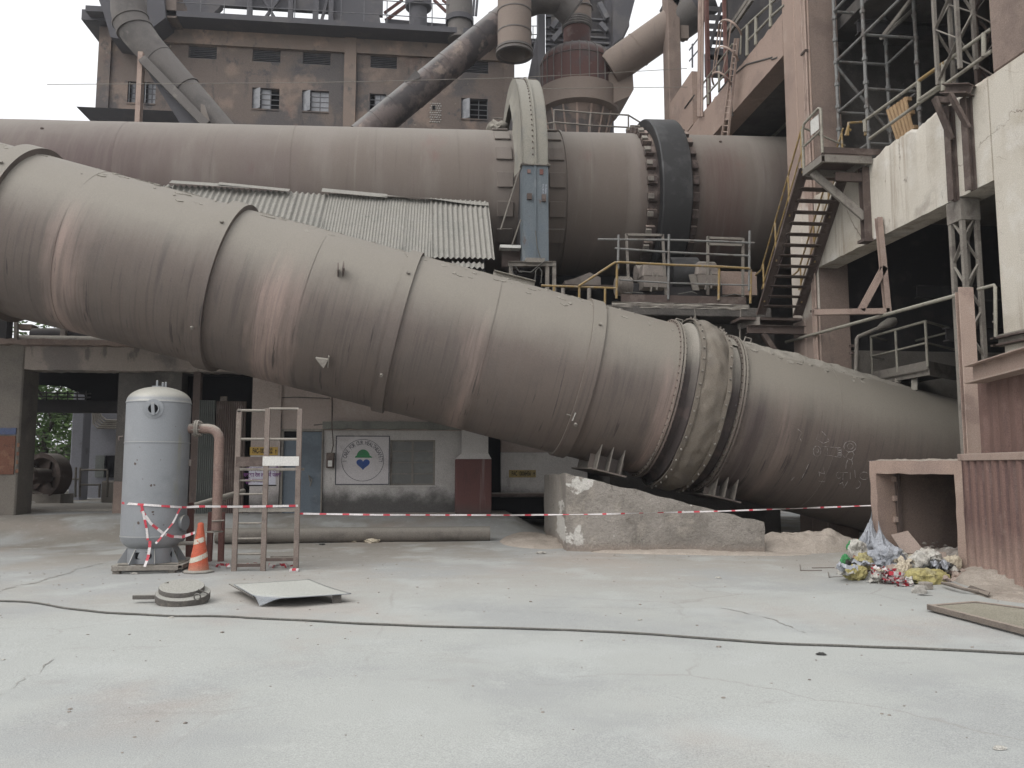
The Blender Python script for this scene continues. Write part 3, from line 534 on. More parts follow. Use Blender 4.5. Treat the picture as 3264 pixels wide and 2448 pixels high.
mb.grid(lambda u, v: lerp(bt(1-u, 1), tp(1-u, 1), v), nx, nzz)
mb.build('concrete_wedge', G['conc_wedge'], None, 'low sloping concrete wedge block with flaking white paint under the big duct', 'concrete block', smooth=50)
# ---------------------------------------------------------------- the big sloping duct
DA = V((0, 17, 4.2692)); DD = V((1, 0, -.2464)).normalized(); DN = V((.2464, 0, 1)).normalized(); DY = V((0, -1, 0)); DR = 1.6857
def dp(s, th, r=DR): return DA+DD*s+DN*(r*cos(th))+DY*(r*sin(th))
def cyl_hit(px, py, A, D, r):
    d = ray(px, py); o = CAM-A; d1 = d-D*d.dot(D); o1 = o-D*o.dot(D); a = d1.dot(d1); b = o1.dot(d1); c = o1.dot(o1)-r*r; q = b*b-a*c
    k = (-b-sqrt(q))/a if q > 0 else -b/a
    return CAM+d*k
def ds(px, py): return (cyl_hit(px, py, DA, DD, DR)-DA).dot(DD)
def dh(px, py, e=.0): p = cyl_hit(px, py, DA, DD, DR); q = p-DA; s = q.dot(DD); rd = q-DD*s; return DA+DD*s+rd*((DR+e)/rd.length)
def dth(px, py): q = dh(px, py)-DA; return atan2(q.dot(DY), q.dot(DN))
duct = thing('hot_gas_duct', 'huge dusty steel duct sloping down to the right with a cloth bellows near its end', 'duct', (0, 17, 0))
def dring(s0, s1, r0, r1, nm, m, par=duct, n=96, sm=30):
    return MB().rings([[dp(s, 2*pi*k/n, r) for k in range(n)] for s, r in ((s0, r0), (s0, r1), (s1, r1), (s1, r0))], cap0=False, cap1=False).build(nm, G[m], par, smooth=sm)
sF1, sF2 = ds(2152, 1029), ds(2336, 1080)
def shell(s0, s1, nm):
    n, m = 120, max(4, int((s1-s0)/.35)); rs = []
    for j in range(m+1):
        s = s0+(s1-s0)*j/m; rs.append([dp(s, 2*pi*k/n, DR+.010*mn.noise((s*.35, cos(2*pi*k/n)*1.3, sin(2*pi*k/n)*1.3))-.005*(1 if (j % 7) == 0 else 0)) for k in range(n)])
    return MB().rings(rs).build(nm, G['duct_steel'], duct, smooth=40)
sh1 = shell(-16, sF1, 'shell'); sh2 = shell(sF2, 13.2, 'shell')
for px, py, wd, hh in ((128, 486, .30, .12), (778, 661, .30, .10), (1332, 806, .24, .07), (1904, 954, .27, .06)):
    s = ds(px, py); rg = dring(s-wd/2, s+wd/2, DR-.02, DR+hh, 'stiffener_ring', 'duct_steel')
    for th, z in ((1.0, .03), (2.25, .03)):
        p = dp(s, th, DR+hh); q = (p-DA-DD*s).normalized(); MB().cyl(p, p+q*.05, .035, 6).build('bolt', G['steel_dusty'], rg)
# weld seams
for px, py in ((300, 560), (1050, 743), (1600, 885), (2640, 1166)):
    s = ds(px, py); dring(s-.006, s+.006, DR-.01, DR+.0065, 'weld_seam', 'duct_steel')
# flanges with bolts
for s, nm in ((sF1, 0), (sF2, 1)):
    fl = dring(s-.05, s-.012, DR-.02, DR+.085, 'flange', 'duct_steel'); fl2 = dring(s+.012, s+.05, DR-.02, DR+.085, 'flange', 'duct_steel')
    for k in range(40):
        th = -.35+3.6*k/40; p = dp(s-.075, th, DR+.05); MB().cyl(p, p+DD*.15, .016, 6).build('flange_bolt', G['steel_brown'], fl)
n = 96
sB0, sB1 = ds(2207, 1008)+.02, ds(2300, 1050)
MB().rings([[dp(s, 2*pi*k/n, r) for k in range(n)] for s, r in ((sF1+.05, DR-.05), (sB0-.12, DR-.05), (sB0-.02, DR+.10), (sB0+.3, DR+.10))], cap0=False, cap1=False).build('neck', G['duct_dark'], duct, smooth=40)
MB().rings([[dp(s, 2*pi*k/n, r) for k in range(n)] for s, r in ((sB1-.3, DR-.06), (sF2-.05, DR-.05))], cap0=False, cap1=False).build('neck', G['duct_dark'], duct, smooth=40)
rs = []
NB = 150; MBN = 14
def wav(th, k): return .05*mn.noise((cos(th)*2.2+k, sin(th)*2.2, k*.7))
for j in range(MBN+1):
    u = j/MBN; row = []
    for k in range(NB):
        th = 2*pi*k/NB; e0 = sB0+.6*wav(th, 1); e1 = sB1+.8*wav(th, 5); s = e0+(e1-e0)*u
        r = DR+.135+.10*sin(pi*u)*(1+.5*mn.noise((cos(th)*3, sin(th)*3, 2)))+.05*mn.noise((cos(th)*7, sin(th)*7, u*4))-(.06*u)
        row.append(dp(s, th, r))
    rs.append(row)
MB().rings(rs, cap0=False, cap1=False).build('fabric_bellows', G['fabric_bellows'], duct, smooth=60)
for u0, rr, kk in ((.04, .175, 1), (.93, .125, 5)):
    rws = []
    for de, dr in ((-.045, 0), (-.045, .03), (.045, .03), (.045, 0)):
        row = []
        for k in range(NB):
            th = 2*pi*k/NB; e0 = sB0+.6*wav(th, 1); e1 = sB1+.8*wav(th, 5); s = e0+(e1-e0)*u0+de
            row.append(dp(s, th, DR+rr+dr+.02*mn.noise((cos(th)*4, sin(th)*4, kk))))
        rws.append(row)
    bd = MB().rings(rws, cap0=False, cap1=False).build('retaining_band', G['fabric_bellows'], duct, smooth=40)
    for k in range(24):
        th = -.3+3.5*k/24; e0 = sB0+.6*wav(th, 1); e1 = sB1+.8*wav(th, 5); s = e0+(e1-e0)*u0; p = dp(s, th, DR+rr+.02); MB().cyl(p, p+(p-DA-DD*s).normalized()*.05, .02, 6).build('band_bolt', G['steel_dusty'], bd)
for px, py in ((2168, 1016), (2385, 1085)):
    s = ds(px, py); p = dp(s, .25, DR-.02); MB().tube([p-DD*.08, p-DD*.07+DN*.14, p+DD*.07+DN*.14, p+DD*.08], .018, 8).build('lifting_lug', G['steel_dusty'], duct, smooth=50)
# saddle supports under the duct
def saddle(px0, px1, py, dep):
    s0, s1 = ds(px0, py), ds(px1, py); yf = 1.02; zt = -sqrt(DR**2-yf**2); sm = (s0+s1)/2
    sd = MB()
    poly = []
    for k in range(9):
        yy_ = yf-2*yf*k/8; poly.append(V((yy_, -sqrt(DR**2-yy_**2)+.02)))
    def pt(s, y, nn): return DA+DD*s+DY*y+DN*nn
    base = zt-dep
    o = MB().prism([pt(s0-.12, yf+.1, base), pt(s1+.12, yf+.1, base), pt(s1+.12, -yf-.1, base), pt(s0-.12, -yf-.1, base)], DN*-.03).build('saddle_support', G['duct_steel'], duct)
    for s in (s0, sm, s1):
        MB().prism([pt(s-.01, q.x, q.y) for q in poly]+[pt(s-.01, -yf, base), pt(s-.01, yf, base)], DD*.02).build('gusset', G['steel_dusty'], o)
    y2 = yf-.35; MB().prism([pt(s0-.12, y2, -sqrt(DR**2-y2**2)+.02), pt(s1+.12, y2, -sqrt(DR**2-y2**2)+.02), pt(s1+.12, y2, base), pt(s0-.12, y2, base)], DY*-.02).build('web_plate', G['duct_steel'], o)
saddle(1900, 1985, 1450, .50); saddle(2262, 2340, 1545, .44)
# lugs and small marks
p = dh(1086, 870); q = (p-DA-DD*(p-DA).dot(DD)).normalized()
MB().beam(p-V((.05, 0, 0)), p-V((.05, 0, 0))+q*.22, .02, .17, (0, 0, 1)).beam(p+V((.04, 0, 0)), p+V((.06, 0, .06))+q*.18, .02, .2, (0, 0, 1)).build('angle_lug', G['steel_brown'], duct)
p = dh(1030, 1150); q = (p-DA-DD*(p-DA).dot(DD)).normalized()
MB().prism([p+V((-.13, -.05, .07)), p+V((.12, -.06, .04)), p+V((.03, -.05, -.12)), p+V((-.03, -.02, -.08))], q*.05).beam(p+V((.09, 0, -.12)), p+V((.12, -.12, .08)), .02, .1).build('angle_lug', G['steel_dusty'], duct)
p = dh(1822, 1320); MB().tube([dh(1806, 1318, .03), dh(1836, 1326, .05)], .012, 6).build('rod', G['steel_dusty'], duct); MB().beam(dh(1836, 1312, .05), dh(1826, 1336, .05), .05, .02).build('clip', G['white_panel'], duct)
# dust cake along the crown with broken flakes
mb = MB(); rnd = random.Random(5)
for k in range(420):
    s = rnd.choice([rnd.uniform(-9, -1.5), rnd.uniform(-1, 3), rnd.uniform(2.6, 9.8), rnd.uniform(5, 9.8)]); th = rnd.gauss(.16, .13) if rnd.random() < .6 else rnd.uniform(.1, .75)
    if sF1-.1 < s < sF2+.1: continue
    w_ = rnd.uniform(.02, .10); l_ = rnd.uniform(.02, .12); hgt = rnd.uniform(.006, .022); c = dp(s, th, DR-.004); t1 = DD; t2_ = DD.cross((c-DA-DD*s)).normalized(); nn = (c-DA-DD*s).normalized(); m_ = rnd.randint(4, 6)
    pl = [c+t1*(l_*cos(2*pi*i/m_)*rnd.uniform(.5, 1))+t2_*(w_*sin(2*pi*i/m_)*rnd.uniform(.5, 1)) for i in range(m_)]
    mb.prism(pl, nn*hgt)
mb.build('dust_flakes', G['dust_crust'], duct, kind='stuff')
def crustf(u, v):
    s = 5.6+u*5.2; th = -.15+v*.75; k = 4*u*(1-u)*sin(pi*v); return dp(s, th, DR-.01+k*(.05+.05*mn.noise((s*3, th*5, 0))+.03*mn.noise((s*11, th*14, 3))))
MB().grid(crustf, 110, 20).build('dust_cake', G['dust_crust'], duct, smooth=60)
p0, p1_ = dh(1580, 866, .02), dh(1716, 905, .02)
MB().ibeam(p0+V((0, .5, .12)), p1_+V((0, .5, .13)), .2, .17, .02).build('top_bracket', G['dust_crust'], duct, bevel=.01)
# chalk drawings
def chalk(pts, w_=.0034, closed=False):
    q = [dh(x, y, .004) for x, y in pts]; MB().tube(q+([q[0]] if closed else []), w_, 5).build('chalk_line', G['chalk'], duct)
def J(x, y): return (2364+.4069*x, 900+.4069*y)
el = lambda cx, cy, rx, ry, a0=0, a1=360, n=20: [J(cx+rx*cos(radians(a0+(a1-a0)*k/n)), cy+ry*sin(radians(a0+(a1-a0)*k/n))) for k in range(n+1)]
chalk(el(590, 1322, 30, 40)); chalk(el(592, 1318, 10, 14)); chalk([J(630, 1285), J(690, 1290), J(755, 1295)]); chalk([J(645, 1352), J(700, 1358), J(760, 1370)]); chalk([J(672, 1300), J(672, 1350)])
for cy in (1305, 1325, 1345, 1358): chalk(el(766, cy, 15, 12, n=10))
chalk(el(848, 1285, 48, 42)); chalk(el(850, 1285, 24, 22)); chalk([J(775, 1335), J(810, 1375), J(835, 1345)]); chalk([J(840, 1330), J(868, 1325), J(880, 1350), J(860, 1390), J(830, 1380), J(815, 1360), J(840, 1330)])
chalk([J(830, 1390), J(818, 1430), J(815, 1460)]); chalk([J(862, 1390), J(868, 1420), J(855, 1455)]); chalk([J(440, 1150), J(475, 1180), J(450, 1210), J(470, 1250)]); chalk([J(600, 1190), J(585, 1230), J(640, 1262), J(690, 1240)]); chalk([J(625, 1165), J(660, 1200), J(680, 1235)])
chalk([J(522, 1425), J(500, 1480), J(470, 1535)]); chalk([J(412, 1525), J(388, 1550)]); chalk([J(605, 1480), J(610, 1520)]); chalk([J(640, 1450), J(648, 1500), J(610, 1490)]); chalk([J(600, 1555), J(650, 1562), J(652, 1520)])
chalk(el(760, 1510, 20, 25, 40, 320, 12)); chalk([J(795, 1490), J(792, 1545)]); chalk([J(775, 1490), J(830, 1488)]); chalk([J(765, 1580), J(790, 1565), J(800, 1610), J(830, 1560)]); chalk(el(900, 1580, 30, 32, -60, 100, 10)); chalk([J(850, 1490), J(850, 1540)]); chalk([J(885, 1470), J(890, 1530)]); chalk(el(960, 1515, 35, 30, 30, 320, 12)); chalk([J(990, 1400), J(1040, 1398)]); chalk([J(1012, 1402), J(1010, 1430)])

# ---------------------------------------------------------------- the rotary kiln
KA = V((0, 23, 9.2425)); KD = V((1, 0, .0236)).normalized(); KN = V((-.0236, 0, 1)).normalized(); KY = V((0, -1, 0)); KR = 2.0932
def kp(s, th, r=KR): return KA+KD*s+KN*(r*cos(th))+KY*(r*sin(th))
def ks(px, py): return (cyl_hit(px, py, KA, KD, KR)-KA).dot(KD)
kiln = thing('rotary_kiln', 'very long horizontal rotary kiln cylinder behind the sloping duct', 'kiln', (0, 23, 0))
n = 112; rs = []
for j in range(121):
    s = -22+j*.4; rs.append([kp(s, 2*pi*k/n, KR+.008*mn.noise((s*.8, 0, 1))) for k in range(n)])
MB().rings(rs).build('shell', G['kiln_steel'], kiln, smooth=40)
def kring(s0, s1, r0, r1, nm, m, par=kiln): return MB().rings([[kp(s, 2*pi*k/n, r) for k in range(n)] for s, r in ((s0, r0), (s0, r1), (s1, r1), (s1, r0))], cap0=False, cap1=False).build(nm, G[m], par, smooth=30)
for px in (355, 925, 1197, 1465): s = ks(px, 640); kring(s-.006, s+.006, KR-.01, KR+.007, 'weld_seam', 'kiln_steel')
s = ks(1812, 600); kring(s-.03, s+.03, KR-.01, KR+.05, 'stop_ring', 'kiln_steel')
# tyre ring
sT0, sT1 = 6.4, 7.25; TR = 2.50
MB().rings([[kp(s, 2*pi*k/128, r) for k in range(128)] for s, r in ((sT0, KR+.10), (sT0, TR-.03), (sT0+.03, TR), (sT1-.03, TR), (sT1, TR-.03), (sT1, KR+.1), (sT0, KR+.10))], cap0=False, cap1=False).build('tyre', G['tyre_steel'], kiln, smooth=35)
kring(sT0-.3, sT1+.3, KR-.01, KR+.03, 'wear_band', 'pad_steel')
npad = 30
for k in range(npad):
    th = 2*pi*k/npad+.1
    if cos(th) < -.75 or sin(th) < -.75: continue
    c = kp(0, th, KR); e = (c-KA).normalized(); tn = KD.cross(e)
    for sgn in (-1, 1):
        s = sT0-.2 if sgn < 0 else sT1+.15
        a = KA+KD*(s-.14)+e*(KR+.09); b = KA+KD*(s+.12)+e*(KR+.09)
        pad = MB().beam(a, b, .24, .16, e).build('tyre_pad', G['pad_steel'], kiln, bevel=.01)
        if sgn < 0:
            MB().beam(a+e*.11-KD*.02, a+e*.11+KD*.14, .13, .08, e).build('stop_block', G['steel_dusty'], pad, bevel=.008)
# spring plates beside the gear guard
for th in (.45, .82, 1.2, 1.58, 1.95, 2.3):
    for s in (2.12, 3.55):
        c = kp(s, th, KR+.03); e = (c-KA-KD*s).normalized(); MB().beam(c-KD*.22, c+KD*.22, .42, .05, e).build('spring_plate', G['kiln_steel'], kiln, bevel=.01)
for px, py in ((134, 410), (2044, 446), (2296, 452)): p = cyl_hit(px, py, KA, KD, KR); MB().ico(p, .05, 1).build('plug', G['steel_brown'], kiln)

# ---------------------------------------------------------------- girth gear guard
g = thing('gear_guard', 'tall arched gear guard over the kiln, dusty on top and faded blue below', 'gear guard', (2.8, 19.4, 5.5))
gx0, gx1, GR, GZ = 2.42, 3.05, 3.62, 9.15
def gpt(x, a, r): return V((x, 23-r*sin(a), GZ+r*cos(a)))
angs = [i*pi/2/20 for i in range(-20, 21)]
mb = MB()
for x in (gx0, gx1):   # side rims as curved plates
    rs = [[gpt(x-.012, a, GR), gpt(x+.012, a, GR), gpt(x+.012, a, GR-.55), gpt(x-.012, a, GR-.55)] for a in angs]; mb.rings(rs)
mb.rings([[gpt(gx0, a, GR), gpt(gx1, a, GR), gpt(gx1, a, GR-.015), gpt(gx0, a, GR-.015)] for a in angs])
up_ = mb.build('upper_cover', G['guard_dust'], g, smooth=25)
mb = MB(); mb.rings([[gpt(2.71, a, GR), gpt(2.76, a, GR), gpt(2.76, a, GR+.05), gpt(2.71, a, GR+.05)] for a in angs]); mb.build('joint_strip', G['guard_dust'], up_, smooth=25)
for x in (gx0-.02, gx1-.02): MB().box((x, 23-GR-.05, GZ-.02), (x+.05, 23-GR+.5, GZ+.03)).build('flange_lug', G['steel_dusty'], up_)
MB().box((gx0-.06, 23-GR-.05, GZ-.03), (gx1+.06, 23-GR+.2, GZ+.0)).build('joint_flange', G['steel_dusty'], up_)
a8 = .38; MB().rings([[gpt(gx0-.03, a, GR), gpt(gx1+.03, a, GR), gpt(gx1+.03, a, GR+.04), gpt(gx0-.03, a, GR+.04)] for a in (a8, a8+.02)]).build('joint_flange', G['steel_dusty'], up_)
for k in range(26): p = gpt(2.67, .3+k*.048, GR); MB().cyl(p, p+V((0, -.03, .01)), .016, 6).build('rivet', G['steel_brown'], up_)
gz0 = aY(1700, 838, 23-GR).z
mb = MB()
for x in (gx0, gx1): mb.box((x-.012, 23-GR, gz0), (x+.012, 23-GR+.5, GZ-.035))
mb.box((gx0+.012, 23-GR+.004, gz0), (gx1-.012, 23-GR+.02, GZ-.035))
lo_ = mb.build('lower_cover', G['guard_blue'], g)
MB().box((2.70, 23-GR-.03, gz0), (2.75, 23-GR+.002, GZ-.035)).build('joint_strip', G['guard_blue'], lo_)
def gq(px, py): return aY(px, py, 23-GR-.01)
for px, py, w_, h_, m in ((1686, 546, .04, .05, 'paint_red'), (1726, 548, .045, .07, 'paint_red'), (1687, 627, .06, .075, 'steel_brown'), (1733, 632, .05, .09, 'steel_brown')):
    c = gq(px, py); MB().box((c.x-w_, c.y-.012 if m != 'steel_brown' else c.y-.05, c.z-h_), (c.x+w_, c.y+.02, c.z+h_)).build('painted_patch' if m == 'paint_red' else 'clip_plate', G['steel_red'] if m != 'steel_brown' else G['steel_brown'], lo_)
# stencilled rows of small marks on the right half
mb = MB(); rnd = random.Random(2)
for k in range(14):
    for c_ in (0, 1): p = gq(1731+c_*9, 588+k*4.2); put_text(mb, rnd.choice(['T', 'L', 'R', 'E', 'A', 'I']), .05, (p.x, 23-GR-.001, p.z), (0, 0, -1), (1, 0, 0))
mb.build('stencil_marks', G['notice_white'], lo_)
# torn side shield and dust heap left of the guard
mb = MB(); A = [gpt(gx0-.02, a, GR-.05) for a in angs[20:]]; Bp = [gpt(gx0-.02, a, 2.15) for a in angs[20:]]
def shf(u, v):
    k = min(int(u*20), 19); a = A[k].lerp(A[k+1], u*20-k); b = Bp[k].lerp(Bp[k+1], u*20-k); q = a.lerp(b, v*(.35+.35*mn.noise((u*5, 0, 3))+.3*u)); q.x += -.10*v*v+.03*v*mn.noise(q*2.5); return q
MB().grid(lambda u, v: shf(.32+u*.68, v), 40, 10).build('torn_shield', G['guard_dust'], g, smooth=50)
MB().ico(kp(2.1, .32, KR+.02), .42, 3, (.8, 1, .42), .4, 2.5, 4).build('dust_heap', G['dust_crust'], g, smooth=60)
MB().tube([gq(1655, 545)+V((0, 0, 0)), gq(1600, 720)+V((0, .3, 0))], .02, 6).build('stay_rod', G['steel_dusty'], g)
MB().tube([gq(1660, 700), gq(1630, 790)+V((0, .3, 0))], .02, 6).build('stay_rod', G['steel_dusty'], g)
# inner gear seen through the gap
MB().lathe((2.5, 23, GZ), (1, 0, 0), [(0, 2.12), (0, 2.75), (.5, 2.75), (.5, 2.12)], 96).build('girth_gear', G['steel_dark'], g, smooth=30)
# steel table under the guard
t = thing('guard_stand', 'rusty steel frame with hanging cables under the blue gear guard', 'steel frame', (2.7, 19.2, 5.2))
def q9(px, py, Y=19.2): return aY(px, py, Y)
a, b = q9(1620, 842), q9(1771, 842)
MB().ibeam(a, b, .15, .12).build('beam', G['steel_dusty'], t)
for px, y0, y1 in ((1628, 848, 990), (1744, 842, 990), (1766, 836, 990)): MB().beam(q9(px, y0), q9(px, y1), .09).build('leg', G['steel_dusty'], t)
MB().box(q9(1675, 838)+V((0, -.1, 0)), q9(1735, 826)+V((0, .2, 0))).build('box', G['steel_dusty'], t)
for pts in ([(1622, 845), (1632, 870), (1645, 895)], [(1640, 850), (1652, 870), (1662, 872)], [(1655, 868), (1690, 872), (1715, 850), (1735, 835)], [(1702, 905), (1706, 865), (1716, 856), (1725, 868), (1722, 905)], [(1705, 740), (1710, 790), (1720, 825)]):
    MB().tube([q9(x, y)+V((0, -.12, 0)) for x, y in pts], .013, 6).build('cable', G['cable_grey'], t, smooth=60)
a, b = q9(1594, 785, 19.6), q9(1660, 785, 19.6); MB().box(a+V((0, 0, -.03)), b+V((0, .3, .03))).build('shelf', G['white_panel'], t)
MB().box(q9(1600, 792, 19.9), q9(1655, 860, 20.2)).build('shelf_box', G['steel_brown'], t)

# ---------------------------------------------------------------- corrugated shed roof
sr = thing('shed_roof', 'steep grey corrugated roof of mixed sheets between the duct and the kiln', 'roof', (0, 19.8, 6))
YT, YB = 20.75, 18.95
def rpt(px, v, pyt, pyb): a = aY(px, pyt, YT); return a
ridge = lambda x: 8.47+.0*x
rp0, rp1 = aY(540, 590, YT), aY(1558, 650, YT); re = aY(1568, 832, YB)
zr0, zr1 = rp0.z, rp1.z
def rsheet(x0, x1, pitch, amp, z_off=0, y1=1.0, dx=0, lift=0):
    n = int((x1-x0)/pitch*8)+1
    def f(u, v):
        x = x0+(x1-x0)*u; zt = zr0+(zr1-zr0)*(x-rp0.x)/(rp1.x-rp0.x); y = YT+(YB-YT)*v*y1; z = zt+(re.z-zt)*v*y1
        x += dx*v*y1; a = amp*cos(2*pi*(x-dx*v*y1)/pitch); nn = V((0, -(zt-re.z), (YT-YB))).normalized(); nn = V((0, -nn.z*0-.73, .68))
        return V((x, y, z))+nn*(a+z_off+lift*v+.012*mn.noise((x*1.5, v*2, 0)))
    return MB().grid(f, n, 10)
xs_ = [aY(px, 600, YT).x for px in (530, 640, 745, 850, 952, 1052)]
for i in range(5): rsheet(xs_[i]-.06, xs_[i+1], .146, .028, .012*(i % 2), dx=-.1).build('corrugated_sheet', G['sheet_cement'], sr, smooth=70)
xg = [aY(px, 630, YT).x for px in (1055, 1212, 1300, 1384)]
for i in range(3): rsheet(xg[i]-.04, xg[i+1], .076, .013, .03+.01*(i % 2), dx=-.05).build('corrugated_sheet', G['sheet_cement'], sr, smooth=70)
xr_ = [aY(px, 640, YT).x for px in (1378, 1470, 1556)]
for i in range(2): rsheet(xr_[i]-.05, xr_[i+1], .13, .026, .055+.012*i, dx=.02).build('corrugated_sheet', G['sheet_cement'], sr, smooth=70)
xe = [aY(px, 840, YB).x for px in (1440, 1542)]
def exf(u, v): x = xe[0]+(xe[1]-xe[0])*u; return V((x, YB-.0-.12*v, re.z-.05-.16*v+.026*cos(2*pi*x/.13)))
MB().grid(exf, 40, 4).build('corrugated_sheet', G['sheet_cement'], sr, smooth=70)
def flash(px0, py0, px1, py1, h, bow=0):
    a, b = aY(px0, py0, YT-.02), aY(px1, py1, YT-.06)
    def f(u, v): p = a.lerp(b, u); return p+V((0, -.22*v, -h*v+.06*bow*sin(u*5)*v+.03))
    return MB().grid(f, 24, 3).build('ridge_flashing', G['sheet_cement'], sr, smooth=60)
flash(1028, 603, 1235, 622, .17); flash(1205, 624, 1556, 648, .12, .8); flash(548, 578, 800, 595, .15); flash(700, 584, 925, 606, .14)
MB().box((rp0.x, 20.6, 5), (rp0.x+.1, 20.7, rp0.z-.1)).box((rp1.x-.2, 20.5, 4.5), (rp1.x-.1, 20.6, rp1.z-.15)).build('post', G['steel_dark'], sr)
MB().box((rp0.x, 20.62, zr0-.5), (rp1.x-.1, 20.7, zr0-.38)).build('purlin', G['steel_dark'], sr)

# ---------------------------------------------------------------- kiln piers and dark drive house behind the duct
pier = thing('kiln_pier', 'massive dark concrete pier carrying the kiln behind the bellows', 'pier', (7, 22.5, 0))
pz0 = aY(2150, 968, 18.85).z
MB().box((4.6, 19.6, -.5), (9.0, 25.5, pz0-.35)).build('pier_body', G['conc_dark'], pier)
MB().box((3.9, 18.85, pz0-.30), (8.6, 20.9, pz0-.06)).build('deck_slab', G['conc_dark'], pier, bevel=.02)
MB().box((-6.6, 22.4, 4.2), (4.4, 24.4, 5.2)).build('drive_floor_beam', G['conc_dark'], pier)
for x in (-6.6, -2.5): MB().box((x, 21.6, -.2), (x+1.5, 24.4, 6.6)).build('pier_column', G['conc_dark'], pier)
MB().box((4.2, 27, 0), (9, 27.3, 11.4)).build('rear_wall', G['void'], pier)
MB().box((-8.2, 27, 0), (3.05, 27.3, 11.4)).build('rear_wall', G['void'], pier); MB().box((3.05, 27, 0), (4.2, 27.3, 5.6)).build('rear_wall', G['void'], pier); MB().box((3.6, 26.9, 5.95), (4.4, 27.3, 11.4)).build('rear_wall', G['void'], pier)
# ---------------------------------------------------------------- tyre platform with railings and drive
PY_ = 18.9
def q8(px, py, Y=PY_): return aY(px, py, Y)
pl = thing('roller_platform', 'dusty steel platform under the kiln tyre with yellow and grey pipe railings', 'platform', (6, PY_, pz0))
a, b = q8(1948, 950), q8(2385, 968)
def edge(u, v):
    x = a.x+(b.x-a.x)*u; return V((x, PY_-.06+.04*mn.noise((x*4, v*3, 1)), pz0+.02-.14*v*(1+.35*mn.noise((x*3.1, 0, 2)))))
MB().grid(edge, 90, 5).build('broken_edge', G['steel_dusty'], pl, smooth=40)
MB().box((a.x+.1, PY_, pz0-.05), (b.x, PY_+1.9, pz0)).build('deck', G['steel_dusty'], pl)
MB().box((a.x+.25, PY_-.0, pz0+.01), (b.x-.05, PY_+.03, pz0+.22)).build('toe_board', G['steel_brown'], pl)
def tb(pts, r, nm, m, par, n=10, dy=-.03): return MB().tube([q8(x, y)+V((0, dy, 0)) for x, y in pts], r, n).build(nm, G[m], par, smooth=50)
for px, y0, y1 in ((1971, 750, 858), (2131, 748, 955), (2388, 737, 928)): tb([(px, y0), (px-2, y1)], .032, 'scaffold_post', 'scaffold_steel', pl)
tb([(1905, 764), (1970, 765), (2130, 766), (2300, 771), (2403, 776)], .027, 'top_rail', 'scaffold_steel', pl); tb([(1959, 793), (2130, 805), (2386, 817)], .027, 'middle_rail', 'scaffold_steel', pl); tb([(1974, 893), (2130, 903), (2385, 910)], .02, 'low_rail', 'scaffold_steel', pl)
tb([(1843, 914), (1958, 839), (1975, 838), (2130, 846), (2290, 852), (2388, 858)], .03, 'hand_rail', 'rail_yellow', pl, dy=-.07)
for px, y0, y1 in ((1966, 840, 952), (2291, 853, 958), (2392, 860, 968)): tb([(px, y0), (px-2, y1)], .032, 'yellow_post', 'rail_yellow', pl)
tb([(1725, 911), (1843, 915), (1964, 919)], .028, 'hand_rail', 'rail_yellow', pl)
for px in (1766, 1846, 1928): tb([(px, 915), (px-1, 990)], .03, 'yellow_post', 'rail_yellow', pl)
for px in (1794, 1877): tb([(px, 920), (px, 960)], .05, 'short_post', 'steel_dusty', pl)
tb([(2212, 985), (2215, 1020)], .025, 'hanger_rod', 'steel_dusty', pl); tb([(2358, 985), (2357, 1090)], .025, 'hanger_rod', 'steel_dusty', pl)
MB().box(q8(1795, 905, 20.0), q8(1965, 917, 20.2)).build('rear_beam', G['steel_brown'], pl)
for pts in ([(2160, 938), (2205, 930), (2222, 938)], [(1990, 935), (2020, 932), (2050, 935)], [(2300, 945), (2340, 938), (2370, 942)]): MB().tube([q8(x, y)+V((0, -.02, 0)) for x, y in pts], .012, 6).build('hose', G['cable_grey'], pl, smooth=50)
# roller drive station
dr = thing('support_roller', 'dusty roller station with big shaft roller between two bearing housings under the kiln tyre', 'roller', (6.5, 19.9, pz0))
def q7(px, py, Y=19.9): return aY(px, py, Y)
c0, c1 = q7(2130, 878, 20.3), q7(2205, 878, 20.3)
MB().lathe(c0, c1-c0, [(0, .3), (0, .48), (.75, .48), (.75, .3)], 40).build('roller', G['tyre_steel'], dr, smooth=35)
for px0, px1, py0, py1 in ((2037, 2115, 845, 890), (2208, 2284, 840, 885)):
    p, q = q7(px0, py1), q7(px1, py0); hd = MB().hexa([(p.x, p.y-.3, p.z), (q.x, p.y-.3, p.z), (q.x, p.y+.3, p.z), (p.x, p.y+.3, p.z)], [(p.x+.08, p.y-.2, q.z), (q.x-.08, p.y-.2, q.z), (q.x-.08, p.y+.2, q.z), (p.x+.08, p.y+.2, q.z)]).build('bearing_housing', G['motor_beige'], dr, bevel=.04)
    MB().box((p.x+.03, p.y-.36, p.z-.28), (q.x-.03, p.y+.3, p.z)).build('pedestal', G['motor_beige'], dr)
    MB().beam((p.x+.30, p.y-.33, p.z+.1), (p.x+.2, p.y-.36, p.z-.4), .04).build('oil_pipe', G['steel_dusty'], hd); MB().beam((p.x+.38, p.y-.33, p.z+.1), (p.x+.36, p.y-.36, p.z-.35), .04).build('oil_pipe', G['steel_dusty'], hd)
MB().cyl(q7(2025, 872, 20.2), q7(2060, 872, 20.2), .22, 24).build('end_cap', G['motor_beige'], dr, smooth=40)
MB().box(q7(2010, 940, 20.0), q7(2280, 922, 20.5)).build('bed_frame', G['steel_dark'], dr)
MB().prism([q7(2196, 875, 19.6), q7(2216, 873, 19.6), q7(2230, 925, 19.6), q7(2209, 925, 19.6)], (0, .04, 0)).build('guard_plate', G['steel_dusty'], dr)
mtr = MB().cyl(q7(1962, 912, 19.7), q7(2012, 912, 19.7), .22, 24)
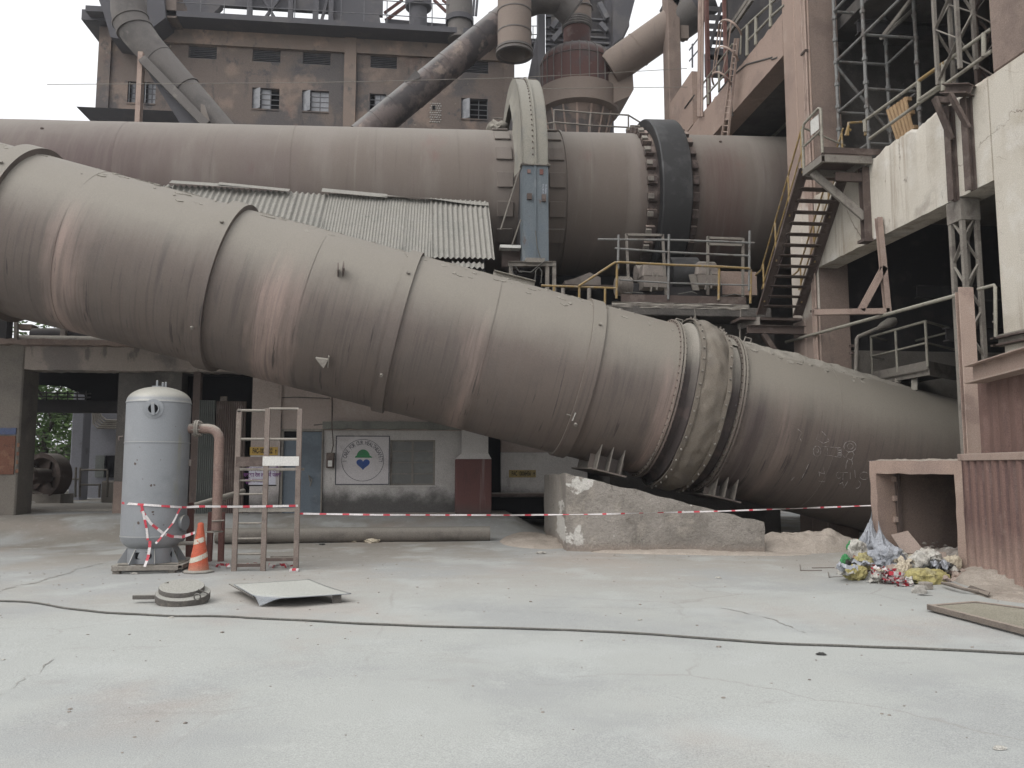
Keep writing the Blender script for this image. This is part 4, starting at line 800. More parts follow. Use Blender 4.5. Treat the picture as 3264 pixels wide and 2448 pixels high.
for k in range(9): p = q7(1964+k*5, 912, 19.7); mtr.cyl(p-V((.008, 0, 0)), p+V((.008, 0, 0)), .25, 24)
mtr.build('finned_motor', G['motor_beige'], dr, smooth=40)
MB().box(q7(2300, 938, 20.2), q7(2392, 878, 20.6)).build('side_guard', G['steel_pink'], dr)
for pts in ([(1996, 745), (2003, 890)], [(2112, 747), (2122, 940)], [(2256, 753), (2256, 940)], [(2368, 760), (2368, 950)]): MB().beam(q7(*pts[0], 19.6), q7(*pts[1], 19.6), .06).build('hood_post', G['steel_dusty'], dr)
for pts in ([(1996, 748), (2112, 750)], [(2256, 758), (2368, 762)], [(2256, 778), (2368, 782)]): MB().beam(q7(*pts[0], 19.6), q7(*pts[1], 19.6), .06).build('hood_bar', G['steel_dusty'], dr)
MB().prism([q7(1800, 895, 20.6), q7(1830, 888, 20.6), q7(1880, 868, 20.6), q7(1915, 885, 20.6), q7(1915, 910, 20.6), q7(1800, 910, 20.6)], (0, .6, 0)).build('inlet_hood', G['motor_beige'], dr)
# ---------------------------------------------------------------- control room under the duct
WY = 19.8
def q2(px, py, Y=WY): return aY(px, py, Y)
cb = thing('control_room', 'low whitewashed building with safety painting, blue door and grey window under the duct', 'building', (-1, WY, .4))
X0 = q2(800, 1450).x; XP = q2(893, 1450).x; XD0, XD1 = q2(900, 1450).x, q2(1027, 1450).x; XW1 = q2(1478, 1450).x
zl = q2(1250, 1366).z; zd_ = q2(960, 1371).z
wx0, wx1, wz0, wz1 = q2(1243, 1470).x, q2(1387, 1470).x, q2(1300, 1547).z, q2(1300, 1402).z
def wallseg(mb, x0, x1, z0, z1, y=WY, t=.25): return mb.box((x0, y, z0), (x1, y+t, z1))
mb = MB(); wallseg(mb, X0, XP, -.1, 5.4, WY-.06); wallseg(mb, XP, XD0-.05, -.1, zd_); wallseg(mb, XP, XW1+.6, zd_, 5.4); mb.build('upper_wall', G['wall_pink'], cb)
mb = MB(); wallseg(mb, XD1+.02, wx0, -.1, zd_, WY+.06); wallseg(mb, wx1, XW1, -.1, zd_, WY+.06); wallseg(mb, wx0, wx1, -.1, wz0, WY+.06); wallseg(mb, wx0, wx1, wz1, zd_, WY+.06)
mb.build('front_wall', G['wall_white'], cb)
def ragged(x0, x1, z0, z1, y, t, m, nm, par, s=.02):
    mb = MB(); nn = int((x1-x0)/.06)
    rs = []
    for k in range(nn+1):
        x = x0+(x1-x0)*k/nn; d = s*mn.noise((x*6, z0, 1)); e = s*mn.noise((x*5, z1, 4)); rs.append([(x, y, z0+d), (x, y+t, z0+d), (x, y+t, z1+e), (x, y, z1+e)])
    return mb.rings(rs).build(nm, G[m], par)
ragged(XD1+.02, XW1+.02, zl-.02, q2(1250, 1345).z, WY-.22, .30, 'wall_greenish', 'canopy_beam', cb)
# cracks and joints in the upper wall
for pts in ([(895, 1268), (940, 1266), (1000, 1268), (1052, 1270)], [(1057, 1240), (1060, 1300), (1058, 1345)], [(803, 1282), (850, 1285), (892, 1280)], [(896, 1240), (895, 1300), (897, 1365)], [(1000, 1355), (1030, 1352)]):
    MB().tube([q2(x, y, WY-.002) for x, y in pts], .012, 5).build('wall_crack', G['conc_dark'], cb)
# door
d = MB().box((XD0-.04, WY-.02, .42), (XD0+.02, WY+.08, zd_)).box((XD1-.02, WY-.01, .42), (XD1+.015, WY+.08, zd_)).box((XD0-.04, WY-.02, zd_-.03), (XD1+.015, WY+.08, zd_+.03)).build('door_frame', G['steel_dusty'], cb)
xm_ = q2(948, 1500).x; zt_ = q2(920, 1395).z
MB().box((XD0+.02, WY+.05, .42), (xm_-.02, WY+.08, zt_)).build('door_leaf', G['door_blue'], cb); MB().box((XD0+.02, WY+.09, zt_), (XD1, WY+.14, zd_)).build('door_transom', G['void'], cb)
dl = MB().box((xm_, WY+.03, .42), (XD1-.02, WY+.07, zd_-.04)).build('door_leaf', G['door_blue'], cb, bevel=.005)
MB().tube([q2(988, 1535, WY-.0), q2(984, 1515, WY-.03), q2(994, 1528, WY-.04), q2(988, 1550, WY-.02)], .014, 6).build('handle', G['steel_dusty'], dl, smooth=60)
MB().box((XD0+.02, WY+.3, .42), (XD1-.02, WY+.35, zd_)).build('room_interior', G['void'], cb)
# window: frame, two leaves of four panes
wf = MB()
for x in (wx0, (wx0+wx1)/2-.03, wx1-.05): wf.box((x, WY+.10, wz0), (x+.05, WY+.16, wz1))
for z in (wz0, wz1-.04): wf.box((wx0+.05, WY+.102, z), (wx1-.05, WY+.158, z+.04))
for k in (1, 2, 3): z = wz0+(wz1-wz0)*k/4; wf.box((wx0+.05, WY+.11, z-.013), (wx1-.05, WY+.15, z+.013))
win = MB().box((wx0-.02, WY+.02, wz0-.05), (wx1+.02, WY+.16, wz0)).build('window', G['wall_white'], cb)
wf.build('frame', G['steel_dusty'], win)
for k in range(4):
    for x0, x1 in ((wx0+.05, (wx0+wx1)/2-.03), ((wx0+wx1)/2+.02, wx1-.05)): z = wz0+(wz1-wz0)*k/4; MB().box((x0, WY+.128, z+.014), (x1, WY+.132, z+(wz1-wz0)/4-.014)).build('pane', G['pane_dark'], win)
# safety painting
sx0, sx1, sz0, sz1 = q2(1070, 1470).x, q2(1240, 1470).x, q2(1150, 1544).z, q2(1150, 1390).z; sy = WY+.045
sg = MB().box((sx0, sy, sz0), (sx1, WY+.06, sz1)).build('safety_painting', G['sign_white'], cb); sg['label'] = 'painted square with green helmet over a blue heart inside a ring of words'
cx, cz = (sx0+sx1)/2+.005, (sz0+sz1)/2+.0; sc = (sx1-sx0)/172.0       # one unit = one photo pixel
mb = MB(); e = .012
mb.box((sx0-e, sy-.006, sz0-e), (sx0+e, sy-.001, sz1+e)).box((sx1-e, sy-.006, sz0-e), (sx1+e, sy-.001, sz1+e)).box((sx0+e, sy-.006, sz0-e), (sx1-e, sy-.001, sz0+e)).box((sx0+e, sy-.006, sz1-e), (sx1-e, sy-.001, sz1+e)); mb.build('painted_border', G['paint_grey'], sg)
rc = 68*sc; ring = [[V((cx+r*cos(a), yy, cz+r*sin(a))) for r, yy in ((rc-.006, sy-.001), (rc+.006, sy-.001), (rc+.006, sy-.003), (rc-.006, sy-.003))] for a in [2*pi*k/72 for k in range(73)]]
MB().rings(ring, cap0=False, cap1=False).build('painted_ring', G['paint_grey'], sg)
msg = 'I CARE FOR OUR HEALTH&SAFETY'; mb = MB(); a0, a1 = radians(184), radians(-4)
for i, ch in enumerate(msg):
    a = a0+(a1-a0)*(i+.3)/(len(msg)-.4)
    if ch == ' ': continue
    r = 58*sc; ex = V((sin(a), 0, -cos(a))); ey = V((cos(a), 0, sin(a))); put_text(mb, ch, 19*sc, (cx+r*cos(a), sy-.003, cz+r*sin(a)-.01), ex, ey, sx=.62, bold=.002)
mb.build('painted_words', G['paint_grey'], sg)
hx, hzv = cx+1*sc, cz+8*sc
pl_ = [V((hx+22*sc*cos(a), sy-.004, hzv+1*sc+26*sc*sin(a))) for a in [pi*k/16 for k in range(17)]]
MB().prism(pl_, (0, .002, 0)).prism([V((hx+x*sc, sy-.005, hzv+z*sc)) for x, z in ((-27, 0), (29, 0), (30, 2), (24, 6), (-24, 6), (-26, 3))], (0, .003, 0)).build('painted_helmet', G['paint_green'], sg)
hp = []
for k in range(40):
    a = 2*pi*k/40; x = 16*sin(a)**3; z = 13*cos(a)-5*cos(2*a)-2*cos(3*a)-cos(4*a); hp.append(V((hx+x*1.35*sc, sy-.004, hzv-20*sc+z*1.25*sc)))
MB().prism(hp, (0, .002, 0)).build('painted_heart', G['paint_blue'], sg)
# yellow number plates and the notice
def plate(px0, py0, px1, py1, body, m, Y, nm='number_plate', lab=None, sz=.8, bold=.0):
    a, b = aY(px0, py1, Y), aY(px1, py0, Y); o = MB().box((a.x, Y-.008, a.z), (b.x, Y, b.z)).build(nm, G[m], cb)
    if lab: o['label'] = lab
    h = b.z-a.z; mb = MB(); put_text(mb, body, h*sz, ((a.x+b.x)/2-.02, Y-.0095, (a.z+b.z)/2), (1, 0, 0), (0, 0, 1), sx=(b.x-a.x)*.90/(h*sz*.60*len(body)), bold=bold)
    # small arrow at the right end
    ax_ = b.x-.045; mb.add([(ax_-.006, Y-.0095, a.z+.2*h), (ax_+.006, Y-.0095, a.z+.2*h), (ax_+.006, Y-.0095, a.z+.55*h), (ax_-.006, Y-.0095, a.z+.55*h), (ax_-.022, Y-.0095, a.z+.5*h), (ax_+.022, Y-.0095, a.z+.5*h), (ax_, Y-.0095, a.z+.75*h)], [[0, 1, 2, 3], [4, 5, 6]])
    mb.build('plate_lettering', G['paint_black'], o); return o
plate(796, 1425, 886, 1451, 'FAC-10006422 ', 'plate_yellow', WY-.062, lab='bright yellow number plate', sz=.85, bold=.006)
# second stretch of wall and pillar
X2 = q2(1597, 1500, 20.1).x
mb = MB(); mb.box((X2, 20.1, q2(1650, 1585, 20.1).z), (X2+2.2, 20.3, q2(1650, 1442, 20.1).z)); mb.build('side_wall', G['wall_white'], cb)
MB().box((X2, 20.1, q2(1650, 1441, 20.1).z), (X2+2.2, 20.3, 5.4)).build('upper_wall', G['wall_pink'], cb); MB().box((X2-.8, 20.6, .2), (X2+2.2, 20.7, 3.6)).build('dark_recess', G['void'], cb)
MB().box((X2-.6, 20.08, q2(1600, 1385, 20.1).z), (X2, 20.3, 5.4)).build('upper_wall', G['wall_pink'], cb)
plate(1622, 1498, 1708, 1522, 'FAC 10006456 ', 'plate_worn', 20.098, lab='faded yellow number plate', sz=.8, bold=.004)
MB().cyl(q2(1560, 1577, 19.9), q2(1745, 1577, 19.9), .055, 14).build('floor_pipe', G['steel_brown'], cb, smooth=40)
np_ = WY-.064; a, b = q2(792, 1545, np_), q2(880, 1488, np_)
no = MB().box((a.x, np_-.006, a.z), (b.x, np_, b.z)).build('notice_board', G['notice_white'], cb); no['label'] = 'white notice with violet handwritten lines'
MB().box((a.x-.01, np_-.008, a.z-.03), (b.x+.02, np_+.004, a.z-.004)).build('notice_edge', G['paint_black'], no)
mb = MB()
for k, tx_ in enumerate(('पार करना से   इल्ली', 'चक्का रेल ला   में पलक', 'टूट सकता है')): put_text(mb, tx_, .125, ((a.x+b.x)/2-(0 if k < 2 else .13), np_-.008, b.z-.06-.135*k), (1, 0, 0), (0, 0, 1), sx=.8 if k < 2 else .95, bold=.004)
mb.build('notice_lettering', G['paint_violet'], no)
pr = thing('red_pillar', 'concrete pillar with flared red painted lower half beside the grey window', 'pillar', (1.2, 19.4, .3))
def q3(px, py): return aY(px, py, 19.25)
xa, xb, xc, xd = q3(1452, 1550).x, q3(1567, 1550).x, q3(1474, 1420).x, q3(1557, 1420).x; zf, zg, z0_ = q3(1500, 1463).z, q3(1500, 1448).z, .2
MB().box((xa, 19.25, z0_), (xb, 19.7, zf)).build('red_base', G['pillar_red'], pr, bevel=.02)
MB().hexa([(xa+.003, 19.252, zf), (xb-.003, 19.252, zf), (xb-.003, 19.698, zf), (xa+.003, 19.698, zf)], [(xc, 19.32, zg+.03), (xd, 19.32, zg+.03), (xd, 19.66, zg+.03), (xc, 19.66, zg+.03)]).box((xc, 19.32, zg+.032), (xd, 19.66, 5.4)).build('shaft', G['wall_white'], pr)
# switch box with its wire
s_ = thing('switch_box', 'small dark electric switch box with white lid left of the safety painting', 'switch box', q2(1052, 1493, WY))
a, b = q2(1041, 1492, WY), q2(1066, 1443, WY); MB().box((a.x, WY-.12, a.z), (b.x, WY+.055, b.z)).build('case', G['steel_brown'], s_, bevel=.01)
a, b = q2(1045, 1487, WY-.12), q2(1059, 1468, WY-.12); MB().box((a.x, WY-.135, a.z), (b.x, WY-.115, b.z)).build('lid', G['white_panel'], s_, bevel=.003)
MB().tube([q2(1057, 1444, WY-.02), q2(1062, 1420, WY-.0), q2(1061, 1395, WY-.0), q2(1058, 1360, WY-.24), q2(1058, 1250, WY-.03)], .012, 6).build('wire', G['steel_brown'], s_)

# ---------------------------------------------------------------- corrugated sheet fence behind the tank
fx0, fx1, fx2 = q2(628, 1450, 19.9).x, q2(680, 1450, 19.9).x, q2(782, 1450, 19.9).x; fz0, fz1 = .3, q2(700, 1276, 19.9).z
sf = thing('sheet_fence', 'upright greenish corrugated metal sheets closing a bay behind the pipe elbow', 'fence', (fx1, 19.9, .4))
MB().grid(lambda u, v: V((fx0+(fx1-fx0)*u, 19.9+.022*cos(u*2*pi*8), fz0+(fz1-fz0)*v)), 64, 1).build('corrugated_sheet', G['sheet_green'], sf, smooth=60)
MB().grid(lambda u, v: V((fx1+.02+(fx2-fx1-.04)*u, 19.93+.012*cos(u*2*pi*14), fz0+(fz1-fz0-.02)*v)), 112, 1).build('corrugated_sheet', G['steel_brown'], sf, smooth=60)
MB().box((fx1+.1, 19.95, fz1-.1), (fx1+.25, 20, fz1+.1)).build('batten', G['wood_grey'], sf)

# ---------------------------------------------------------------- portal frame building at left
pf = thing('portal_frame', 'dark concrete frame building with wide open bay at the left behind the tank', 'building', (-7, 19.8, .4))
cx0, cx1 = q2(-60, 1400).x, q2(62, 1400).x; lz0, lz1 = q2(300, 1180).z, q2(300, 1105).z; lx1 = q2(800, 1180).x
jx = q2(88, 1400, 20.4).x
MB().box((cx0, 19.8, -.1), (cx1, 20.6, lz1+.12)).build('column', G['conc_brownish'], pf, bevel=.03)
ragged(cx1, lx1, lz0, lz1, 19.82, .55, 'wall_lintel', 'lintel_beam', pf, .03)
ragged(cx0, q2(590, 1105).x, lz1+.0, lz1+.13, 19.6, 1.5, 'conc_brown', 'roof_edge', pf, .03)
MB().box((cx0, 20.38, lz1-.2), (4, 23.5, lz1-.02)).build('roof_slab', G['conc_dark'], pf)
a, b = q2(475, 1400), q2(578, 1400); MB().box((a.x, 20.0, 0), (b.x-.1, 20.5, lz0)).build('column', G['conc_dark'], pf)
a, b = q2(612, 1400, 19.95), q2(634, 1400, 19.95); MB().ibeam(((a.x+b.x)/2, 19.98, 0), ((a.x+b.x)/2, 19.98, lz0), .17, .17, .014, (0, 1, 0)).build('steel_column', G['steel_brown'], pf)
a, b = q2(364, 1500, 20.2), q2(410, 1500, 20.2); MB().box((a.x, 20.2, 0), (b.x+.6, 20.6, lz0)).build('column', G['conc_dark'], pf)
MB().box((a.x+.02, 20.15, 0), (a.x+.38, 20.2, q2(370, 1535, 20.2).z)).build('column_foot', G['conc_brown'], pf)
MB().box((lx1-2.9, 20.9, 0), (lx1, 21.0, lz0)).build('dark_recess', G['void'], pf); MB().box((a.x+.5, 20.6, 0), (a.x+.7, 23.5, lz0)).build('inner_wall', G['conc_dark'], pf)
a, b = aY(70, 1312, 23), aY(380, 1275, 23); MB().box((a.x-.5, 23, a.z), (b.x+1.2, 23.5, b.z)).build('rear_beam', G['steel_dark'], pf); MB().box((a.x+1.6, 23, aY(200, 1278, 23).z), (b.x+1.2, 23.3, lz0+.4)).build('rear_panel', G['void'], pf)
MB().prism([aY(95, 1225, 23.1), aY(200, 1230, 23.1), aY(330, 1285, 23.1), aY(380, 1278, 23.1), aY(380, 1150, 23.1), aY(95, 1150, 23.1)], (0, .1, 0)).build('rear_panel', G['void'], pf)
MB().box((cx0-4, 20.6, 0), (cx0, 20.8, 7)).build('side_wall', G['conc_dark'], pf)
wr = thing('walkway_rail', 'dark pipe railing on the beam seen through the open bay', 'railing', aY(180, 1275, 23))
for y in (1250, 1262): MB().cyl(aY(85, y, 22.95), aY(290, y+6, 22.95), .02, 8).build('rail', G['steel_dark'], wr)
for x in (115, 148, 184, 216, 246, 275): MB().cyl(aY(x, 1246, 22.95), aY(x, 1280, 22.95), .018, 8).build('post', G['steel_dark'], wr)
# hanging board on the column
bd = thing('rusty_board', 'rust coloured lettered board under a faded blue strip on the left column', 'sign board', q2(20, 1510, 19.78))
a, b = q2(-30, 1512, 19.78), q2(50, 1390, 19.78); bo = MB().box((a.x, 19.77, a.z), (b.x, 19.798, b.z)).build('panel', G['sign_rust'], bd)
a2, b2 = q2(-30, 1385, 19.78), q2(52, 1364, 19.78); MB().box((a2.x, 19.765, a2.z), (b2.x, 19.798, b2.z)).build('blue_strip', G['strip_blue'], bd)
mb = MB(); rnd = random.Random(11)
for r in range(4):
    for c in range(5): mb.box((a.x+.1+.11*c, 19.766, b.z-.25-.2*r), (a.x+.1+.11*c+rnd.uniform(.03, .07), 19.7695, b.z-.25-.2*r+rnd.uniform(.05, .1)))
mb.build('worn_marks', G['sign_rust'], bd)
t = thing('broken_ledge_pipe', 'dark pipes and steel clutter on top of the left frame under the duct', 'pipes', q2(30, 1090, 20))
MB().cyl(q2(60, 1085, 20.4), q2(420, 1090, 20.4), .13, 14).build('pipe', G['steel_dusty'], t, smooth=40); MB().cyl(q2(105, 1072, 20.8), q2(300, 1070, 20.8), .2, 14).build('pipe', G['steel_dark'], t, smooth=40)
MB().box(q2(190, 1085, 20.5), q2(232, 1045, 20.9)).build('valve_box', G['motor_beige'], t); MB().beam(q2(52, 1090, 20.2), q2(52, 1020, 20.2), .08).build('post', G['steel_dusty'], t)
MB().box(q2(-100, 1095, 20.6), q2(44, 1000, 20.9)).build('dark_panel', G['steel_dark'], t); MB().box(q2(52, 1048, 20.9), q2(120, 1040, 21.2)).build('shelf', G['conc_brown'], t)

# ---------------------------------------------------------------- yard seen through the open bay
yb = thing('rear_building', 'pale violet building with white pillar and cable pipes seen through the open bay', 'building', (-9, 30, .4))
def q5(px, py, Y=28.0): return aY(px, py, Y)
a, b = q5(216, 1583), q5(273, 1250); MB().box((a.x, 28, 0), (b.x, 28.6, b.z)).build('pillar', G['wall_violet'], yb, bevel=.03)
a, b = q5(268, 1583, 29.5), q5(480, 1200, 29.5); wl = MB().box((a.x, 29.5, 0), (b.x, 29.8, b.z)).build('wall', G['wall_violet'], yb)
a, b = q5(302, 1522, 29.45), q5(334, 1452, 29.45); wn = MB().box((a.x, 29.44, a.z), (b.x, 29.5, b.z)).build('shutter_window', G['sheet_green'], yb)
a, b = q5(334, 1522, 29.45), q5(400, 1452, 29.45); MB().box((a.x, 29.44, a.z), (b.x, 29.5, b.z)).build('dark_opening', G['void'], yb)
a, b = q5(276, 1330, 29.5), q5(480, 1389, 29.5)
for k in range(5):
    d = k*6; MB().tube([q5(213+d, 1306+d*.3, 29.3), q5(290-d*.2, 1309, 29.3), q5(296+d, 1318, 29.3), q5(298+d, 1350-d, 29.3), q5(310+d*1.2, 1364-d, 29.3), q5(420, 1366-d, 29.3)], .035, 8).build('cable_pipe', G['steel_dusty'], yb, smooth=60)
rl = thing('yard_railing', 'low pipe railing in the rear yard seen through the open bay', 'railing', q5(290, 1580, 26))
for pts in ([(258, 1498), (343, 1498)], [(258, 1545), (320, 1545)], [(165, 1525), (258, 1528)]): MB().cyl(q5(*pts[0], 26), q5(*pts[1], 26), .03, 8).build('rail', G['steel_dusty'], rl)
for x, y0 in ((242, 1490), (256, 1490), (343, 1498), (166, 1490), (318, 1545)): MB().cyl(q5(x, y0, 26), q5(x-2, 1585, 26), .035, 8).build('post', G['steel_dusty'], rl)
a = q5(320, 1582, 26); MB().box((a.x, 26, .3), (a.x+.8, 26.5, q5(330, 1533, 26).z)).build('yard_block', G['conc_grey'], None, 'rough concrete block beside the rear yard railing', 'concrete block', bevel=.04)
wh = thing('flywheel', 'big dark belt wheel with its shaft hub seen through the open bay', 'wheel', q5(150, 1585, 25))
ca, cb_ = q5(130, 1512, 24.6), q5(172, 1510, 25.2); ax = V((.30, .95, 0)).normalized(); Rw = .66; c = q5(148, 1517, 25)
MB().lathe(c-ax*.22, ax, [(0, Rw-.13), (0, Rw), (.48, Rw), (.48, Rw-.10), (.32, Rw-.10), (.32, .2), (.26, .2), (.26, Rw-.13), (0, Rw-.13)], 64, cap0=False, cap1=False).build('rim', G['steel_brown'], wh, smooth=35)
MB().lathe(c-ax*.75, ax, [(0, .0), (0, .26), (.12, .29), (.14, .22), (1.0, .22)], 32).build('hub', G['steel_brown'], wh, smooth=35)
for k in range(5):
    a = 2*pi*k/5+.5; d = V((-ax.y*cos(a), ax.x*cos(a), sin(a))); MB().beam(c+d*.2, c+d*(Rw-.08), .13, .07, ax).build('spoke', G['steel_brown'], wh)
a = q5(150, 1580, 25); MB().box((a.x-.7, 24.7, .2), (a.x+.5, 25.6, a.z+.05)).build('plinth', G['conc_grey'], wh)
MB().box((-16, 21.2, .40), (-7, 24.4, .50)).build('step_slab', G['conc_grey'], None, 'pale worn concrete step inside the open bay', 'step', bevel=.02)
a, b = aY(60, 1447, 40), aY(420, 1418, 40)
MB().box((a.x-8, 40, 0), (b.x, 40.3, a.z+.1)).build('yard_wall', G['conc_dark'], None, 'low dark yard wall under the tree seen through the open bay', 'wall')
MB().box((a.x-8, 41, a.z+.0), (b.x, 44, b.z)).build('white_shed', G['wall_white'], None, 'white roofed shed far behind the open bay', 'shed')
# ---------------------------------------------------------------- trees
def tree(x, y, h, cr, label, seed, n=2600, base=1.5):
    rnd = random.Random(seed); t = thing('tree', label, 'tree', (x, y, .3), 'trees behind the frame building'); b = V((x, y, .2))
    tips = []; mb = MB(); p = b; pts = [b]
    for k in range(1, 6): p = b+V((rnd.uniform(-.25, .25)*k*.4, rnd.uniform(-.2, .2)*k*.4, h*.75*k/5)); pts.append(p)
    mb.tube(pts, [.2*(1-.14*k) for k in range(6)], 9)
    for k in range(13):
        s = rnd.uniform(.28, .95); i = min(4, int(s*5)); q = pts[i].lerp(pts[i+1], s*5-i); a = rnd.uniform(0, 2*pi); L = cr*rnd.uniform(.6, 1.1)
        e = q+V((cos(a)*L, sin(a)*L, rnd.uniform(.1, .8)*L)); m_ = q.lerp(e, .5)+V((0, 0, .15*L)); mb.tube([q, m_, e], [.06, .04, .012], 6); tips += [m_, e, m_.lerp(e, .6)]
    mb.build('trunk', G['bark'], t, smooth=50)
    tips += [pts[-1], pts[-2]]
    for _ in range(16): a = rnd.uniform(0, 2*pi); L = cr*rnd.uniform(.2, .95); tips.append(b+V((cos(a)*L, sin(a)*L, rnd.uniform(base, h))))
    mb = MB()
    for _ in range(n):
        c = rnd.choice(tips)+V((rnd.gauss(0, .42), rnd.gauss(0, .42), rnd.gauss(0, .34))); s = rnd.uniform(.05, .12); u = V((rnd.gauss(0, 1), rnd.gauss(0, 1), rnd.gauss(0, .5))).normalized(); w_ = u.cross(V((rnd.gauss(0, 1), rnd.gauss(0, 1), rnd.gauss(0, 1)))).normalized()
        mb.add([c-u*s*1.5, c-w_*s*.6+u*s*.2, c+u*s*1.5, c+w_*s*.6+u*s*.2], [[0, 1, 2, 3]])
    mb.build('crown', G['leaf'], t)
p = aY(140, 1480, 34); tree(p.x, 34, 5.2, 2.0, 'green leafy tree above the dark belt wheel', 21, 3600, 1.7)
p = aY(30, 1480, 38); tree(p.x, 38, 8.5, 2.6, 'taller tree left of the leafy tree, its crown showing above the frame', 23, 3000, 3)
p = aY(230, 1480, 42); tree(p.x, 42, 8.2, 2.4, 'farther tree behind the white pillar with its crown against the sky gap', 25, 2600, 3)
# ---------------------------------------------------------------- tall stained building behind the kiln
FY = 34.0
def q4(px, py, Y=FY): return aY(px, py, Y)
fb = thing('plant_building', 'tall stained concrete plant building with louvres and broken windows behind the kiln', 'building', (-5, FY, 0))
xL0, xL1, xR0, xR1 = -13.85, -13.35, 3.40, 3.86
zr = q4(1000, 100).z; zbm = q4(1000, 166).z; zr = 20.55; zbm = 19.55; zft = 16.45
holes = []
for r in ((598, 140, 690, 173), (803, 155, 893, 187), (964, 165, 1053, 197), (1180, 180, 1265, 217), (1475, 203, 1557, 238)): holes.append(('louvre', r))
for r in ((800, 277, 890, 350), (960, 287, 1048, 355), (1177, 303, 1230, 345), (1470, 323, 1555, 390), (402, 247, 440, 315), (452, 256, 495, 320)): holes.append(('window', r))
rects = []
for k, (x0, y0, x1, y1) in holes:
    a, b = q4(x0, y1), q4(x1, y0); rects.append((k, a.x, b.x, a.z, b.z))
lz = [r for r in rects if r[0] == 'louvre']; wz_ = [r for r in rects if r[0] == 'window']
lz0, lz1 = sum(r[3] for r in lz)/5, sum(r[4] for r in lz)/5; w0_, w1_ = sum(r[3] for r in wz_)/6, sum(r[4] for r in wz_)/6
rects = [(k, x0, x1, lz0 if k == 'louvre' else w0_, lz1 if k == 'louvre' else w1_) for k, x0, x1, _, _ in rects]
mb = MB(); xs = sorted({xL1, xR0} | {v for r in rects for v in r[1:3]}); zs_ = sorted({0, zbm, zft-.3} | {v for r in rects for v in r[3:5]})
for i in range(len(xs)-1):
    for j in range(len(zs_)-1):
        xm2, zm2 = (xs[i]+xs[i+1])/2, (zs_[j]+zs_[j+1])/2
        if any(r[1] < xm2 < r[2] and r[3] < zm2 < r[4] for r in rects): continue
        b = len(mb.v); mb.v += [V((xs[i], FY+.1, zs_[j])), V((xs[i+1], FY+.1, zs_[j])), V((xs[i+1], FY+.1, zs_[j+1])), V((xs[i], FY+.1, zs_[j+1]))]; mb.f.append([b, b+1, b+2, b+3]); mb.m.append(0)
for r in rects:
    for (a, b) in (((r[1], r[3]), (r[2], r[3])), ((r[2], r[3]), (r[2], r[4])), ((r[2], r[4]), (r[1], r[4])), ((r[1], r[4]), (r[1], r[3]))): mb.add([(a[0], FY+.1, a[1]), (b[0], FY+.1, b[1]), (b[0], FY+.45, b[1]), (a[0], FY+.45, a[1])], [[0, 1, 2, 3]])
mb.build('wall', G['far_plaster'], fb)
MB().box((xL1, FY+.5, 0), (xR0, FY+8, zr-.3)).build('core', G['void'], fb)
MB().box((xL0, FY-.02, 0), (xL1, FY+8, zr-.35)).build('corner_column', G['far_plaster'], fb); MB().box((xR0, FY-.02, 0), (xR1, FY+8, zr-.35)).build('corner_column', G['far_plaster'], fb)
a, b = q4(1096, 300), q4(1134, 300); MB().box((a.x, FY-.12, 0), (b.x, FY+.1, zr-.35)).build('pilaster', G['far_beam'], fb)
MB().box((xL1, FY-.05, zbm), (a.x, FY+.1, zr-.35)).build('top_beam', G['far_beam'], fb); MB().box((b.x, FY-.05, zbm), (xR0, FY+.1, zr-.35)).build('top_beam', G['far_beam'], fb)
MB().box((xL0-.2, FY-1.0, zr-.34), (xR1+.2, FY+1.4, zr-.1)).build('roof_slab', G['far_dark'], fb); MB().box((xL0-.55, FY-.5, q4(325, 60).z-.35), (xL0+.6, FY+3, q4(325, 60).z+.1)).build('corner_cornice', G['far_dark'], fb)
MB().hexa([(xL0-.15, FY-.2, zft-.55), (-9.4, FY-.2, zft-.55), (-9.4, FY+.0, zft-.55), (xL0-.15, FY+0, zft-.55)], [(xL0-.45, FY-.75, zft-.25), (-9.4, FY-.75, zft-.25), (-9.4, FY+0, zft-.25), (xL0-.45, FY+0, zft-.25)]).build('floor_ledge', G['far_dark'], fb)
MB().box((b.x, FY+.02, lz1+.08), (xR0, FY+.1, lz1+.3)).build('string_course', G['far_dark'], fb); MB().box((xL1, FY+.02, lz1+.08), (a.x, FY+.1, lz1+.3)).build('string_course', G['far_dark'], fb)
rnd = random.Random(9)
